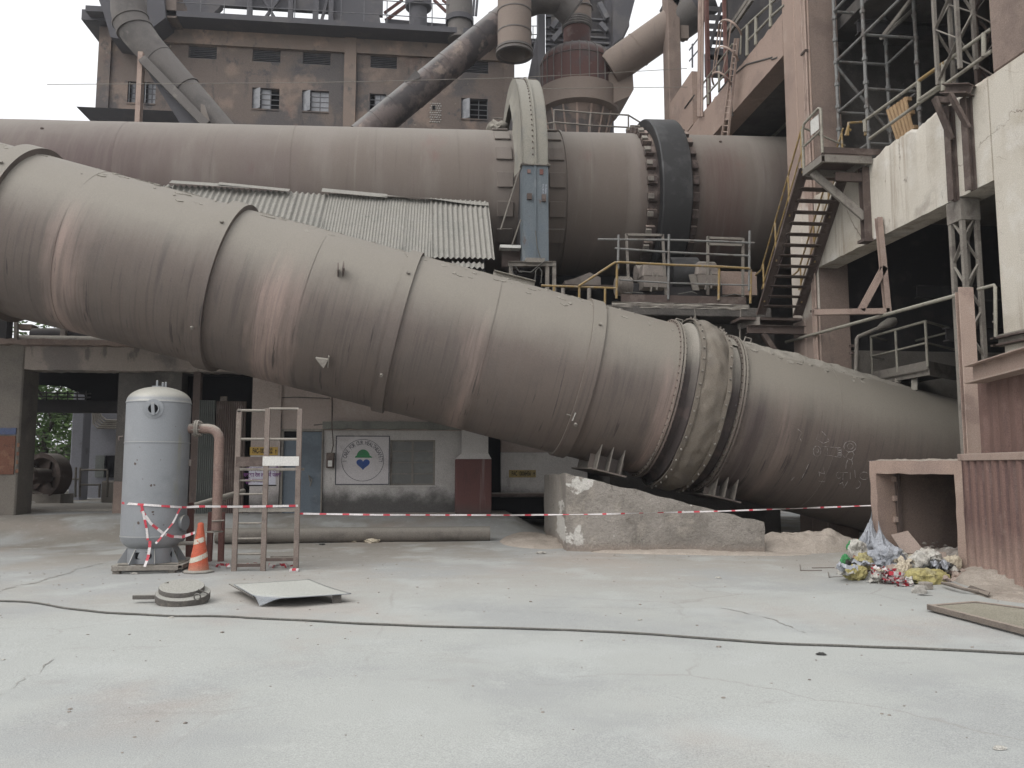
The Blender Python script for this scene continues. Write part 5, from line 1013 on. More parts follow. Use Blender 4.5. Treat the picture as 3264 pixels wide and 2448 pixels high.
for i, (k, x0, x1, z0, z1) in enumerate(rects):
    if k == 'louvre':
        lv = MB().box((x0, FY+.40, z0), (x1, FY+.43, z1)).build('louvre', G['void'], fb); n = 7
        for j in range(n): z = z0+(z1-z0)*(j+.5)/n; MB().hexa([(x0, FY+.13, z-.025), (x1, FY+.13, z-.025), (x1, FY+.28, z+.015), (x0, FY+.28, z+.015)], [(x0, FY+.13, z-.005), (x1, FY+.13, z-.005), (x1, FY+.28, z+.035), (x0, FY+.28, z+.035)]).build('slat', G['far_rail'], lv)
    else:
        w_ = MB().box((x0, FY+.06, z0-.06), (x1, FY+.3, z0)).build('window', G['far_plaster'], fb); fm = MB(); nv = 3
        for j in range(nv+1): x = x0+(x1-x0)*j/nv; fm.box((x-.02, FY+.2, z0), (x+.02, FY+.24, z1))
        for j in range(5): z = z0+(z1-z0)*j/4; fm.box((x0, FY+.204, z-.016), (x1, FY+.236, z+.016))
        fm.build('frame', G['far_rail'], w_)
        for c in range(nv):
            if (i, c) in ((5, 2), (7, 0), (8, 2), (8, 1)): continue
            a_, b_ = x0+(x1-x0)*c/nv+.02, x0+(x1-x0)*(c+1)/nv-.02; dy = -.22 if c == 0 else 0
            MB().add([(a_, FY+.22+dy*0, z0+.02), (b_, FY+.22+dy, z0+.02), (b_, FY+.22+dy, z1-.02), (a_, FY+.22, z1-.02)], [[0, 1, 2, 3]]).build('pane', G['pane_grey'], w_)
# patched stonework
a, b = q4(1368, 392, FY+.09), q4(1402, 330, FY+.09); mb = MB()
for j in range(9):
    for i in range(5): c = V((a.x+.05+i*.1+.05*(j % 2), FY+.09, a.z+.06+j*.105)); mb.ico(c, .05, 1, (1, .5, .8), .3, 3, i*7+j)
mb.build('stone_patch', G['stone_grey'], fb); MB().box(q4(1378, 348, FY+.05), q4(1387, 338, FY+.09)).build('wall_hole', G['void'], fb)
# ---------------------------------------------------------------- roof plant above it
rp = thing('roof_railing', 'thin pipe railing along the roof edge of the stained plant building', 'railing', (-4, FY-.8, zr))
def q6(px, py): return aY(px, py, FY-.85)
for z in (zr+.35, zr+1.0): MB().cyl((-10.6, FY-.85, z), (1.2, FY-.85, z), .022, 8).build('rail', G['far_rail'], rp)
for k in range(13): x = -10.5+k*.97; MB().cyl((x, FY-.85, zr-.1), (x, FY-.85, zr+1.0), .02, 8).build('post', G['far_rail'], rp)
hp = thing('roof_hopper', 'dark riveted hopper hall standing on steel legs on the roof', 'hopper', (-6, FY+2, zr))
zh = q4(640, 34, FY+1.5).z
MB().box((-12.2, FY+1.5, zh+.35), (-2.1, FY+1.8, zh+6)).build('body', G['far_dark'], hp)
MB().hexa([(-11.2, FY+1.6, zh-.9), (-10.3, FY+1.6, zh-.9), (-10.3, FY+1.9, zh-.9), (-11.2, FY+1.9, zh-.9)], [(-12.2, FY+1.5, zh+.34), (-9.3, FY+1.5, zh+.34), (-9.3, FY+1.9, zh+.34), (-12.2, FY+1.9, zh+.34)]).build('hopper_cone', G['far_dark'], hp)
MB().hexa([(-4.2, FY+1.5, zr), (-1.95, FY+1.5, zr), (-1.95, FY+1.9, zr), (-4.2, FY+1.9, zr)], [(-4.6, FY+1.5, zh+.34), (-2.25, FY+1.5, zh+.34), (-2.25, FY+1.9, zh+.34), (-4.6, FY+1.9, zh+.34)]).build('hopper_cone', G['far_dark'], hp)
for x in (-8.0, -6.2, -5.1, -4.4): MB().ibeam((x, FY+1.3, zr-.1), (x, FY+1.3, zh+3), .22, .22, .02, (0, 1, 0)).build('leg', G['far_dark'], hp)
for x0, x1 in ((-8, -6.2), (-6.2, -8), (-5.1, -4.4)): MB().beam((x0, FY+1.35, zr), (x1, FY+1.35, zh+1.6), .12).build('brace', G['far_dark'], hp)
lm = thing('roof_dark_mass', 'dark bluish overhanging bin at the upper left corner of the stained building', 'bin', (-12.6, FY-1.5, zr))
a, b = aY(345, 120, FY-1.2), aY(525, 60, FY-1.2)
MB().prism([aY(x, y, FY-1.2) for x, y in ((300, -40), (326, 30), (352, 118), (420, 130), (470, 100), (528, 56), (520, -40))], (0, 2.6, 0)).build('bin_body', G['far_dark'], lm)
MB().prism([aY(x, y, FY-1.0) for x, y in ((497, 0), (528, 56), (562, 56), (562, -40), (497, -40))], (0, 1.5, 0)).build('bin_leg', G['far_plaster'], lm)
# roof pipes, truss and vessel in the sky gap
sp = thing('stack_pipe', 'dark ragged vertical pipe rising in the bright gap above the roof', 'pipe', q4(1335, 110, FY+2)); MB().tube([q4(1334, 112, FY+2), q4(1334, 30, FY+2), q4(1334, 26, FY+2), q4(1333, -60, FY+2)], [.40, .40, .62, .62], 16).build('pipe', G['far_dark'], sp, smooth=40)
MB().box(q4(1318, 108, FY+1.6), q4(1338, 80, FY+2)).build('joint', G['far_dark'], sp)
vs_ = thing('roof_vessel', 'grey round vessel with ring joints rising behind the long diagonal duct', 'vessel', q4(1465, 120, FY)); MB().tube([q4(1465, 130, FY-.5), q4(1465, 75, FY-.5)], .52, 24).build('lower_drum', G['duct_grey'], vs_, smooth=40); MB().tube([q4(1464, 72, FY-.5), q4(1464, -80, FY-.5)], .58, 24).build('upper_drum', G['duct_grey'], vs_, smooth=40)
MB().tube([q4(1465, 76, FY-.5), q4(1465, 60, FY-.5)], .62, 24).build('ring_joint', G['far_dark'], vs_, smooth=40)
tr = thing('roof_truss', 'thin reddish steel braces and beams crossing the bright gap above the roof', 'truss', q4(1380, 85, FY+3))
for p, q, w_ in (((1225, 42), (1283, 0), .11), ((1232, 64), (1312, 4), .13), ((1383, 0), (1423, 38), .12), ((1410, 0), (1426, 12), .1), ((1228, 70), (1425, 86), .2), ((1226, 62), (1425, 80), .07), ((1360, 92), (1372, 107), .14)): MB().beam(q4(*p, FY+3), q4(*q, FY+3), w_).build('brace', G['steel_red'] if w_ < .15 else G['far_dark'], tr)
for x0, x1 in ((1508, 1514), (1517, 1525)): MB().beam(q4(x0, 50, FY+3), q4(x1, -40, FY+3), .12).build('mast', G['far_dark'], tr)
# ---------------------------------------------------------------- inclined ducts
def qd(px, py, Y): return aY(px, py, Y)
d1 = thing('grey_downpipe', 'grey inclined duct with a bend coming down across the left of the stained building', 'duct', qd(640, 400, 29))
cl = [(408, -60), (411, 40), (418, 72), (438, 106), (470, 146), (560, 248), (640, 338), (735, 450)]
pts = [qd(x, y, 29.5) for x, y in cl]; MB().tube(pts, [.62, .62, .63, .60, .56, .52, .51, .51], 32).build('pipe', G['duct_grey'], d1, smooth=40)
for x, y in ((416, 66), (430, 96), (505, 186), (592, 284)):
    k = (x, y); dd = (qd(560, 248, 29.5)-qd(470, 146, 29.5)).normalized() if x > 440 else (qd(438, 106, 29.5)-qd(411, 40, 29.5)).normalized(); c = qd(x, y, 29.5); MB().cyl(c-dd*.03, c+dd*.03, .665 if x < 440 else .56, 32).build('collar', G['duct_grey'], d1, smooth=40)
MB().prism([qd(x, y, 28.7) for x, y in ((640, 330), (652, 335), (668, 385), (655, 388), (640, 360))], (0, .05, 0)).build('gusset', G['motor_beige'], d1)
ds_ = thing('duct_support', 'pinkish post and diagonal steel beam carrying the grey downpipe', 'support', qd(440, 390, 28.6))
MB().box(qd(427, 420, 28.6), qd(455, 164, 28.6)+V((0, .3, 0))).build('post', G['steel_pink'], ds_)
MB().channel(qd(455, 190, 28.6), qd(660, 400, 28.6), .3, .3, .02).build('diagonal_beam', G['duct_grey'], ds_); MB().prism([qd(x, y, 28.8) for x, y in ((456, 205), (480, 225), (640, 395), (575, 395))], (0, .06, 0)).build('shadow_plate', G['far_dark'], ds_)
d2 = thing('diagonal_duct', 'long patched duct rising diagonally from behind the kiln to the upper centre', 'duct', qd(1200, 420, 29))
a, b = qd(1150, 440, 29.2), qd(1640, 36, 29.2); e = (b-a).normalized(); L = (b-a).length
segs = 9; r2 = .545
for k in range(segs):
    p, q = a+e*(L*k/segs), a+e*(L*(k+1)/segs+.05); MB().cyl(p, q, r2+.006*(k % 2), 40).build('duct_section', G['duct_patchy'], d2, smooth=40)
    if k: MB().cyl(p-e*.012, p+e*.012, r2+.022, 40).build('seam', G['duct_patchy'], d2, smooth=40)
MB().tube([b-e*.3, b+e*.5, b+e*.9+V((.25, 0, .05)), b+e*1.2+V((.9, .2, .0)), b+V((2.4, .3, .35))], [r2, r2+.02, .62, .66, .66], 32).build('elbow', G['duct_grey'], d2, smooth=40)
MB().prism([qd(1290, 262, 28.6), qd(1335, 250, 28.6), qd(1340, 240, 28.6), qd(1326, 222, 28.6)], (0, .02, 0)).build('peeling_plate', G['duct_grey'], d2)
d3 = thing('open_stub', 'beige vertical duct stub hanging open mouthed beside the diagonal duct', 'duct', qd(1640, 190, 28))
c = qd(1640, 172, 28.2); zt_ = qd(1640, -60, 28.2).z; rS = .63
MB().lathe((c.x, 28.2, 0), (0, 0, 1), [(c.z, rS-.02), (c.z, rS), (zt_, rS), (zt_, rS-.02), (c.z, rS-.02)], 48, False, False).build('pipe', G['duct_beige'], d3, smooth=40)
for py, dr in ((172, .07), (160, .05)): z = qd(1640, py, 28.2).z; MB().lathe((c.x, 28.2, 0), (0, 0, 1), [(z-.05, rS-.03), (z-.05, rS+dr), (z+.03, rS+dr), (z+.03, rS)], 48, False, False).build('mouth_flange', G['duct_grey'], d3, smooth=40)
for py in (108, 42): z = qd(1640, py, 28.2).z; MB().lathe((c.x, 28.2, 0), (0, 0, 1), [(z-.02, rS), (z-.02, rS+.02), (z+.02, rS+.02), (z+.02, rS)], 48, False, False).build('seam', G['duct_grey'], d3, smooth=40)
MB().cyl((c.x, 28.2, zt_-1.4), (c.x, 28.2, zt_-1.35), rS-.02, 40).build('inner_baffle', G['void'], d3)
# ---------------------------------------------------------------- red drum (cyclone) with side duct
DYc = 31.0; ctr = qd(1840, 250, DYc); cx_ = ctr.x
def dz(py): return aY(1840, py, DYc).z
dm = thing('cyclone_drum', 'big red and beige cyclone drum with domed top behind the kiln', 'cyclone', (cx_, DYc, dz(430)))
Rd = 1.52; zc0, zc1, zc2, zc3 = dz(368), dz(305), dz(222), dz(165)
prof = [(zc2+(zc3-zc2)*sin(a_), .62+(Rd-.62)*cos(a_)) for a_ in [pi/2*k/10 for k in range(11)]]
MB().lathe((cx_, DYc, 0), (0, 0, 1), [(zc1, Rd)]+prof, 64, False, True).build('dome', G['drum_red'], dm, smooth=45)
MB().lathe((cx_, DYc, 0), (0, 0, 1), [(zc0-.1, Rd-.1), (zc0, Rd+.14), (zc1+.02, Rd+.14), (zc1+.06, Rd)], 64).build('beige_ring', G['duct_beige'], dm, smooth=35)
mb = MB()
for k in range(14):
    th = pi+pi*k/13
    pts = [V((cx_+(r+.02)*cos(th), DYc+(r+.02)*sin(th), z)) for z, r in [(zc1, Rd)]+prof[:9]]
    mb.tube(pts, .022, 5)
mb.build('dome_ribs', G['duct_grey'], dm)
MB().lathe((cx_, DYc, 0), (0, 0, 1), [(zc1+1.15, Rd+.0), (zc1+1.17, Rd+.03), (zc1+1.19, Rd)], 64, False, False).build('dome_pipe', G['duct_grey'], dm)
MB().lathe((cx_, DYc, 0), (0, 0, 1), [(zc3-.1, .56), (dz(96), .56)], 40).build('neck', G['drum_red'], dm, smooth=40)
bl = [(dz(96)+.05*k, .60+.03*(k % 2)) for k in range(9)]; MB().lathe((cx_, DYc, 0), (0, 0, 1), bl, 40).build('bellows', G['duct_grey'], dm)
za = dz(62)
MB().tube([V((cx_, DYc, za-.05)), V((cx_-.0, DYc, za+.35)), V((cx_-.25, DYc-.1, za+.95)), V((cx_-.9, DYc-.3, za+1.6)), V((cx_-2.2, DYc-.8, za+2.0))], [.60, .63, .68, .74, .78], 32).build('gooseneck', G['duct_beige'], dm, smooth=40)
for k, (zz, xx) in enumerate(((.3, 0), (.62, -.12), (.9, -.22))): MB().cyl((cx_+xx, DYc, za+zz), (cx_+xx-.01, DYc, za+zz+.05), .69+.02*k, 32).build('seam', G['duct_grey'], dm, smooth=40)
MB().lathe((cx_, DYc, 0), (0, 0, 1), [(zc0-3.5, .5), (zc0-.1, Rd-.1)], 40).build('lower_cone', G['far_plaster'], dm, smooth=40)
for k in range(8):
    th = pi+pi*(k+.5)/8; MB().beam(V((cx_+(Rd-.1)*cos(th), DYc+(Rd-.1)*sin(th), zc0-.05)), V((cx_+.85*cos(th), DYc+.85*sin(th), zc0-2.2)), .12, .03).build('cone_rib', G['steel_pink'], dm)
# volute box on the right and its inclined duct
bx = [(1955, 215), (2016, 220), (2020, 285), (2008, 305), (1925, 342), (1900, 300)]
MB().prism([qd(x, y, DYc-1.1) for x, y in bx], (0, 1.9, 0)).build('volute_box', G['duct_beige'], dm)
d4 = thing('riser_duct', 'beige round duct rising to the right from the red drum to the building corner', 'duct', qd(2060, 120, 29.6))
a, b = qd(1968, 205, 30.0), qd(2165, 66, 29.2); e = (b-a).normalized(); MB().cyl(a-e*.4, b, .68, 36).build('duct_section', G['duct_beige'], d4, smooth=40); MB().cyl(a+e*.95, a+e*1.0, .70, 36).build('seam', G['duct_beige'], d4, smooth=40)
MB().cyl(b-e*.25, b+e*.6, .78, 36).build('end_hood', G['duct_grey'], d4, smooth=40); MB().cyl(b+e*.5, b+e*1.4, .6, 24).build('duct_section', G['far_dark'], d4, smooth=40)
MB().prism([qd(x, y, 28.5) for x, y in ((2130, -20), (2200, -20), (2210, 10), (2168, 26), (2150, 8))], (0, 1.2, 0)).build('corner_hood', G['duct_grey'], d4)
MB().box(qd(2163, 120, 28.6), qd(2190, 90, 28.8)).build('hinge_plate', G['duct_beige'], d4)
# ---------------------------------------------------------------- dark preheater tower behind the drum
tw = thing('steel_tower', 'dark steel tower of columns and floors behind the red drum', 'tower', (cx_, 36, 0))
def qt(px, py, Y=35.0): return aY(px, py, Y)
for x0, x1 in ((1716, 1738), (1745, 1758), (1936, 1954)): MB().box((qt(x0, 200).x, 35, 0), (qt(x1, 200).x, 35.5, 26)).build('column', G['far_dark'], tw)
MB().prism([qt(x, y, 35.8) for x, y in ((1758, -60), (1758, 200), (1942, 200), (1942, -60))], (0, .2, 0)).build('dark_cladding', G['steel_dark'], tw)
MB().prism([qt(x, y, 34.6) for x, y in ((1955, -40), (2034, -40), (2006, 68), (2006, 84), (2000, 86), (1985, 115), (1955, 140))], (0, 1.5, 0)).build('inclined_bin', G['far_dark'], tw)
MB().prism([qt(x, y, 35.2) for x, y in ((1700, 168), (1712, 110), (1722, 110), (1722, 420), (1640, 420), (1680, 270))], (0, .6, 0)).build('inclined_chute', G['far_dark'], tw)
MB().prism([qt(x, y, 34) for x, y in ((1690, 28), (1714, 24), (1742, 0), (1742, -60), (1680, -60))], (0, .4, 0)).build('gantry', G['far_dark'], tw)
for y in (96, 118, 135, 150, 60): MB().box((qt(1740, y).x, 34.9, qt(1800, y).z), (qt(1940, y).x, 35.1, qt(1800, y-5).z)).build('floor_beam', G['far_rail'], tw)
for pts in (((1758, 90), (1790, 45)), ((1760, 130), (1800, 85)), ((1910, 10), (1935, 60)), ((1912, 75), (1935, 100))): MB().beam(qt(*pts[0], 34.8), qt(*pts[1], 34.8), .22).build('brace', G['far_rail'], tw)
MB().prism([qt(x, y, 34.9) for x, y in ((1757, 40), (1778, 38), (1768, 75), (1757, 100))], (0, .02, 0)).build('panel', G['duct_grey'], tw)
rl = thing('tower_railing', 'thin railing in the sky slit left of the dark tower', 'railing', qt(1703, 135, 36))
for y in (83, 110, 124, 134): MB().cyl(qt(1690, y, 36), qt(1718, y, 36), .022, 6).build('rail', G['far_rail'], rl)
MB().cyl(qt(1699, 83, 36), qt(1699, 136, 36), .022, 6).build('post', G['far_rail'], rl); MB().box(qt(1690, 148, 36), qt(1720, 137, 36.3)).build('floor_edge', G['far_dark'], rl); MB().box(qt(1690, 175, 36), qt(1698, 150, 36.3)).box(qt(1708, 174, 36), qt(1720, 150, 36.3)).box(qt(1690, 176, 36), qt(1720, 168, 36.2)).build('floor_bracket', G['far_dark'], rl)
ir = thing('drum_support_wall', 'ribbed grey wall under the red drum behind the kiln railing', 'wall', qt(1850, 430, 32.5))
MB().box((qt(1745, 400, 33).x, 33, 0), (qt(1946, 400, 33).x, 35, qt(1850, 345, 33).z)).build('wall', G['far_plaster'], ir)
kr = thing('kiln_railing', 'grey two bar railing along the top behind the kiln between gear guard and tyre', 'railing', aY(1900, 420, 26))
def qk(px, py): return aY(px, py, 26)
for pts in ([(1765, 350), (1880, 360), (2003, 367), (2060, 402)], [(1742, 395), (1770, 390), (1880, 400), (2003, 406), (2030, 424)]): MB().tube([qk(*p) for p in pts], .03, 8).build('rail', G['steel_dusty'], kr, smooth=50)
for x, y in ((1766, 350), (1882, 360), (2003, 367)): MB().cyl(qk(x, y), qk(x, 445), .028, 8).build('post', G['steel_dusty'], kr)
kl = thing('kiln_railing', 'short railing piece left of the gear guard behind the kiln', 'railing', aY(1580, 420, 26)); MB().tube([qk(1602, 377), qk(1572, 377), qk(1568, 430)], .025, 8).build('rail', G['steel_dusty'], kl)
for nm, pts, lab in (('overhead_wire', [(150, 269, 27), (520, 267, 27), (1000, 263, 27), (1200, 259, 27), (1640, 248, 27), (1950, 232, 27), (2190, 218, 27)], 'thin overhead wire running across the stained building'), ('overhead_wire', [(1730, 283, 26.5), (1960, 279, 26.5), (2280, 277, 26.5)], 'faint lower wire in front of the red drum')):
    MB().tube([aY(x, y, d) for x, y, d in pts], .011, 6).build(nm, G['steel_dusty'], None, lab, 'wire')
# ---------------------------------------------------------------- the concrete building on the right
FX = 9.2
mk('conc_column', (.315, .235, .195), [((.24, .18, .155), .7, .48, .64, .7), ((.38, .30, .25), 1.4, .55, .7, .6), ('z', (.56, .52, .46), 8.2, 7.7, .8, 1.2), ('z', (.26, .2, .17), 5.4, 4.9, .95, 1.0), ((.19, .15, .13), 3.5, .62, .74, .55, (1, 1, .3))], rough=.95, bump=(16, .35, .02))
kb = thing('kiln_building', 'large pinkish concrete frame building with white painted beam at the right edge', 'building', (12, 18, 0))
def col(x0, y0, z0, x1, y1, z1, m, nm='column', bev=.03): return MB().box((x0, y0, z0), (x1, y1, z1)).build(nm, G[m], kb, bevel=bev)
ca = col(FX, 17.62, -.6, FX+.045, 18.28, 27, 'conc_column', 'column', .012); col(FX+.046, 17.615, -.6, FX+.75, 18.28, 27, 'conc_brown', 'column', 0); col(FX+.03, 18.28, -.6, FX+.75, 18.33, 27, 'conc_dark', 'joint_strip', 0); col(FX, 18.33, -.6, FX+.75, 18.98, 27, 'conc_column')
col(FX, 28.5, -.2, FX+.5, 29.2, 27, 'conc_brown')
col(FX, 9.4, -.2, FX+1.3, 11.73, 7.98, 'conc_white'); col(FX+.02, 9.4, 7.985, FX+1.3, 11.62, 27, 'conc_brown')
# white beam with a broken top edge
def ztop(y): return 8.0-.16*max(0, mn.noise((y*1.3, 2, 0)))*(1.6 if 13.6 < y < 15.6 else .5)-.05*abs(mn.noise((y*6, 0, 5)))
rs = []; ny = 120
for k in range(ny+1):
    y = 11.731+(17.618-11.731)*k/ny; zt = ztop(y); bx = .03*mn.noise((y*5, 1, 0)) if 13.4 < y < 15.8 else 0
    rs.append([(FX, y, 6.22+.015*mn.noise((y*4, 8, 0))), (FX+.5, y, 6.22), (FX+.5, y, zt+.03), (FX+.03+bx, y, zt), (FX, y, zt-.06-.1*max(0, mn.noise((y*3, 5, 1))))])
MB().rings(rs).build('white_beam', G['conc_white'], kb, smooth=25)
col(FX+.004, 26.0, 8.0, FX+.4, 28.498, 12.15, 'conc_pink', 'wall_panel', 0); col(FX+.02, 26.0, 13.42, FX+.4, 28.498, 15.35, 'conc_pink', 'wall_panel', 0)
# upper pink beam of the far bay
rs = []
for k in range(81):
    y = 18.982+(28.498-18.982)*k/80; rs.append([(FX, y, 12.2+.02*mn.noise((y*3, 0, 0))), (FX+.6, y, 12.2), (FX+.6, y, 13.35), (FX+.01, y, 13.36+.05*mn.noise((y*4, 3, 0)))])
MB().rings(rs).build('pink_beam', G['conc_pink'], kb, smooth=25)
for pts in ([(2290, 293), (2325, 250), (2380, 205), (2462, 183)], [(2182, 345), (2200, 320), (2213, 303)], [(2460, 190), (2478, 183)]): MB().tube([aX(x, y, FX-.0) for x, y in pts], .025, 5).build('spall_crack', G['conc_dark'], kb)
for y in (22.4,): col(FX-.03, y, 12.1, FX+.02, y+.03, 13.4, 'conc_dark', 'beam_joint', 0)
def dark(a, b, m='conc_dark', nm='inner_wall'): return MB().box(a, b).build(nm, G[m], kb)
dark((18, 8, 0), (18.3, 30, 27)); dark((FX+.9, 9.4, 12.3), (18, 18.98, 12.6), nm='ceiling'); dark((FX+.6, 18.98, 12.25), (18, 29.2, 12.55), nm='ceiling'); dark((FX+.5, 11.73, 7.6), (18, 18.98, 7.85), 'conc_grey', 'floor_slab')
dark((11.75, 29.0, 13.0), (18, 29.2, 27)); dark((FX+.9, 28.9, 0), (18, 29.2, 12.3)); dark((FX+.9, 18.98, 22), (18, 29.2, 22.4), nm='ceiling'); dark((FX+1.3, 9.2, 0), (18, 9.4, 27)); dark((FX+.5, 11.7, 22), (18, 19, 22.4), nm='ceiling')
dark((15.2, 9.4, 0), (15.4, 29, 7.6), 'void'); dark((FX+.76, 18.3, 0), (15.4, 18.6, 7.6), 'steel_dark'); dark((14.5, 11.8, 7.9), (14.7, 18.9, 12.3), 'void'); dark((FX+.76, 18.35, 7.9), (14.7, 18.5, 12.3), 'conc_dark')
for y, z in ((13.2, 5.6), (14.6, 5.0), (16.3, 5.4), (15.4, 4.3)): MB().ibeam((FX+1.6, y, z), (15, y+.3, z+.1), .2, .28, .02).build('inner_beam', G['steel_dark'], kb)
for y, z in ((13.0, 11.9), (15.2, 12.0), (17.0, 11.9)): MB().ibeam((FX+.9, y, z), (14.4, y, z), .22, .32, .02).build('inner_beam', G['steel_dark'], kb)
for p, q in (((2385, 340), (2450, 352)), ((2440, 275), (2510, 275)), ((2420, 310), (2505, 318))): MB().beam(aX(*p, 11.5), aX(*q, 11.5), .22).build('inner_beam', G['steel_brown'], kb)
for p, q in (((2446, 430), (2506, 372)), ((2462, 434), (2510, 388))): MB().beam(aX(*p, 11.2), aX(*q, 11.2), .1).build('inner_beam', G['steel_dusty'], kb)
MB().box((FX+.3, 18.98, 10.3), (12.5, 19.3, 12.2)).build('inner_panel', G['steel_brown'], kb)
a = aY(2800, 1118, 18.2); MB().box((FX+.8, 18.2, 0), (15, 18.28, a.z)).build('parapet_wall', G['conc_grey'], kb)
# conduit pipes on the near column
cp_ = thing('conduit_pipes', 'thin vertical conduit pipes running down the front edge of the pink column', 'pipes', (FX-.05, 17.66, 0))
for dy, r in ((0, .03), (.09, .018), (.16, .02)): MB().cyl((FX-.04, 17.68+dy, 3.2 if dy else 1), (FX-.04, 17.68+dy, 20), r, 10).build('pipe', G['steel_pink'], cp_, smooth=50)
for z in (5.2, 8.6, 11.6, 14): MB().box((FX-.09, 17.63, z), (FX, 17.88, z+.05)).build('clamp', G['steel_brown'], cp_)
# ---------------------------------------------------------------- far bay: ladder cage, stair, posts, rails
def f9(px, py, X=FX): return aX(px, py, X)
rr_ = thing('beam_railing', 'grey pipe railing standing on the upper pink beam', 'railing', f9(2430, 120))
for pts in ([(2386, 76), (2412, 52), (2459, 10), (2500, -28)], [(2386, 128), (2412, 102), (2459, 52), (2500, 16)]): MB().tube([f9(*p) for p in pts], .035, 8).build('rail', G['rail_grey'], rr_, smooth=50)
for x, y0, y1 in ((2382, 78, 178), (2410, 53, 143), (2457, -10, 86)): MB().cyl(f9(x, y0), f9(x-1, y1), .05, 8).build('post', G['rail_grey'], rr_)
MB().tube([f9(2364, 96), f9(2384, 78)], .03, 8).build('rail', G['rail_grey'], rr_); MB().cyl(f9(2363, 95), f9(2360, 175), .03, 8).build('post', G['rail_grey'], rr_)
rl2 = thing('beam_railing', 'lower railing left of the caged ladder on the pink beam', 'railing', f9(2260, 300))
for pts in ([(2240, 268), (2335, 140)], [(2240, 318), (2335, 210)]): MB().cyl(f9(*pts[0]), f9(*pts[1]), .03, 8).build('rail', G['rail_grey'], rl2)
for x, y0, y1 in ((2258, 250, 332), (2292, 210, 290)): MB().cyl(f9(x, y0), f9(x, y1), .04, 8).build('post', G['rail_grey'], rl2)
for x0, x1, X, m, lab in ((2246, 2266, 9.5, 'steel_red', 'dull red steel column standing on the pink beam'), (2305, 2318, 9.6, 'steel_red', 'thin red post right of the bright stair')):
    a, b = aX(x0, 360 if x0 < 2300 else 235, X), aX(x1, 360, X); MB().box((X, (a.y+b.y)/2-(.1 if x0 < 2300 else .05), 13.2), (X+.1, (a.y+b.y)/2+(.1 if x0 < 2300 else .05), 24)).build('steel_post', G[m], None, lab, 'post')
cq = thing('conduit_pipes', 'bundle of grey conduit pipes left of the red steel column', 'pipes', f9(2230, 380))
for x in (2229, 2234, 2241): MB().cyl(aX(x, -20, FX-.06), aX(x-3, 372, FX-.06), .045, 8).build('pipe', G['steel_pink'], cq, smooth=50)
ld_ = thing('caged_ladder', 'steel ladder with hoop cage climbing in front of the pink beam', 'ladder', f9(2312, 430))
LX = 8.95
for p, q in (((2301, 440), (2344, 122)), ((2320, 440), (2353, 122))): MB().beam(aX(*p, LX), aX(*q, LX), .06, .05).build('stile', G['steel_pink'], ld_)
for k in range(16): u = k/16; MB().cyl(aX(2301+43*u, 440-318*u, LX), aX(2320+33*u, 440-318*u, LX), .018, 6).build('rung', G['steel_pink'], ld_)
hoops = []
for (xa_, xb_, y) in ((2295, 2363, 108), (2284, 2353, 190), (2275, 2330, 268)):
    a, b = aX(xa_, y+2, LX), aX(xb_, y+2, LX); m = (a+b)/2
    pts = [V((LX-.45*sin(pi*k/12), (a.y+b.y)/2+(a.y-b.y)/2*cos(pi*k/12)-.75*sin(pi*k/12), m.z+(a.z-b.z)/2*cos(pi*k/12))) for k in range(13)]; hoops.append(pts)
    MB().tube(pts, .03, 6).build('cage_hoop', G['steel_pink'], ld_, smooth=60)
for i in (2, 5, 8): MB().tube([h[i] for h in hoops], .02, 6).build('cage_bar', G['steel_pink'], ld_)
bs_ = thing('bright_stair', 'dark grating stair with bright sky between its treads in the far bay', 'stair', aY(2285, 178, 28.3))
for k, (y0, y1) in enumerate(((49, 62), (77, 89), (101, 114), (129, 139), (154, 163), (176, 190), (22, 34))):
    a, b = aY(2262, y1, 28.3), aY(2310, y0, 28.3); MB().box((a.x, 28.3, a.z), (b.x, 28.36, b.z)).build('tread', G['far_dark'], bs_)
MB().beam(aY(2263, 150, 28.25), aY(2302, 10, 28.25), .12, .06).build('stringer', G['far_dark'], bs_)
MB().box(aY(2255, 235, 28.3), aY(2312, 178, 28.6)).build('landing', G['far_dark'], bs_)
us = thing('upper_stringer', 'pale double steel member sloping across the top of the far bay', 'beam', f9(2350, 60))
for dx in (0, 12): MB().beam(aX(2318+dx, 98, 10.2), aX(2387+dx, -4, 10.2), .09, .14).build('member', G['steel_dusty'], us)
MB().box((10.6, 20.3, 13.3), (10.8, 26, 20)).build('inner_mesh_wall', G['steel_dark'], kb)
sg2 = thing('corner_rail', 'thin rails in the bright slit beside the far column', 'railing', aY(2210, 215, 27.6))
for pts in (((2197, 160), (2226, 122)), ((2197, 195), (2226, 160))): MB().cyl(aY(*pts[0], 28), aY(*pts[1], 28), .03, 6).build('rail', G['far_rail'], sg2)
MB().cyl(aY(2207, 140, 28), aY(2207, 215, 28), .035, 6).build('post', G['far_rail'], sg2)
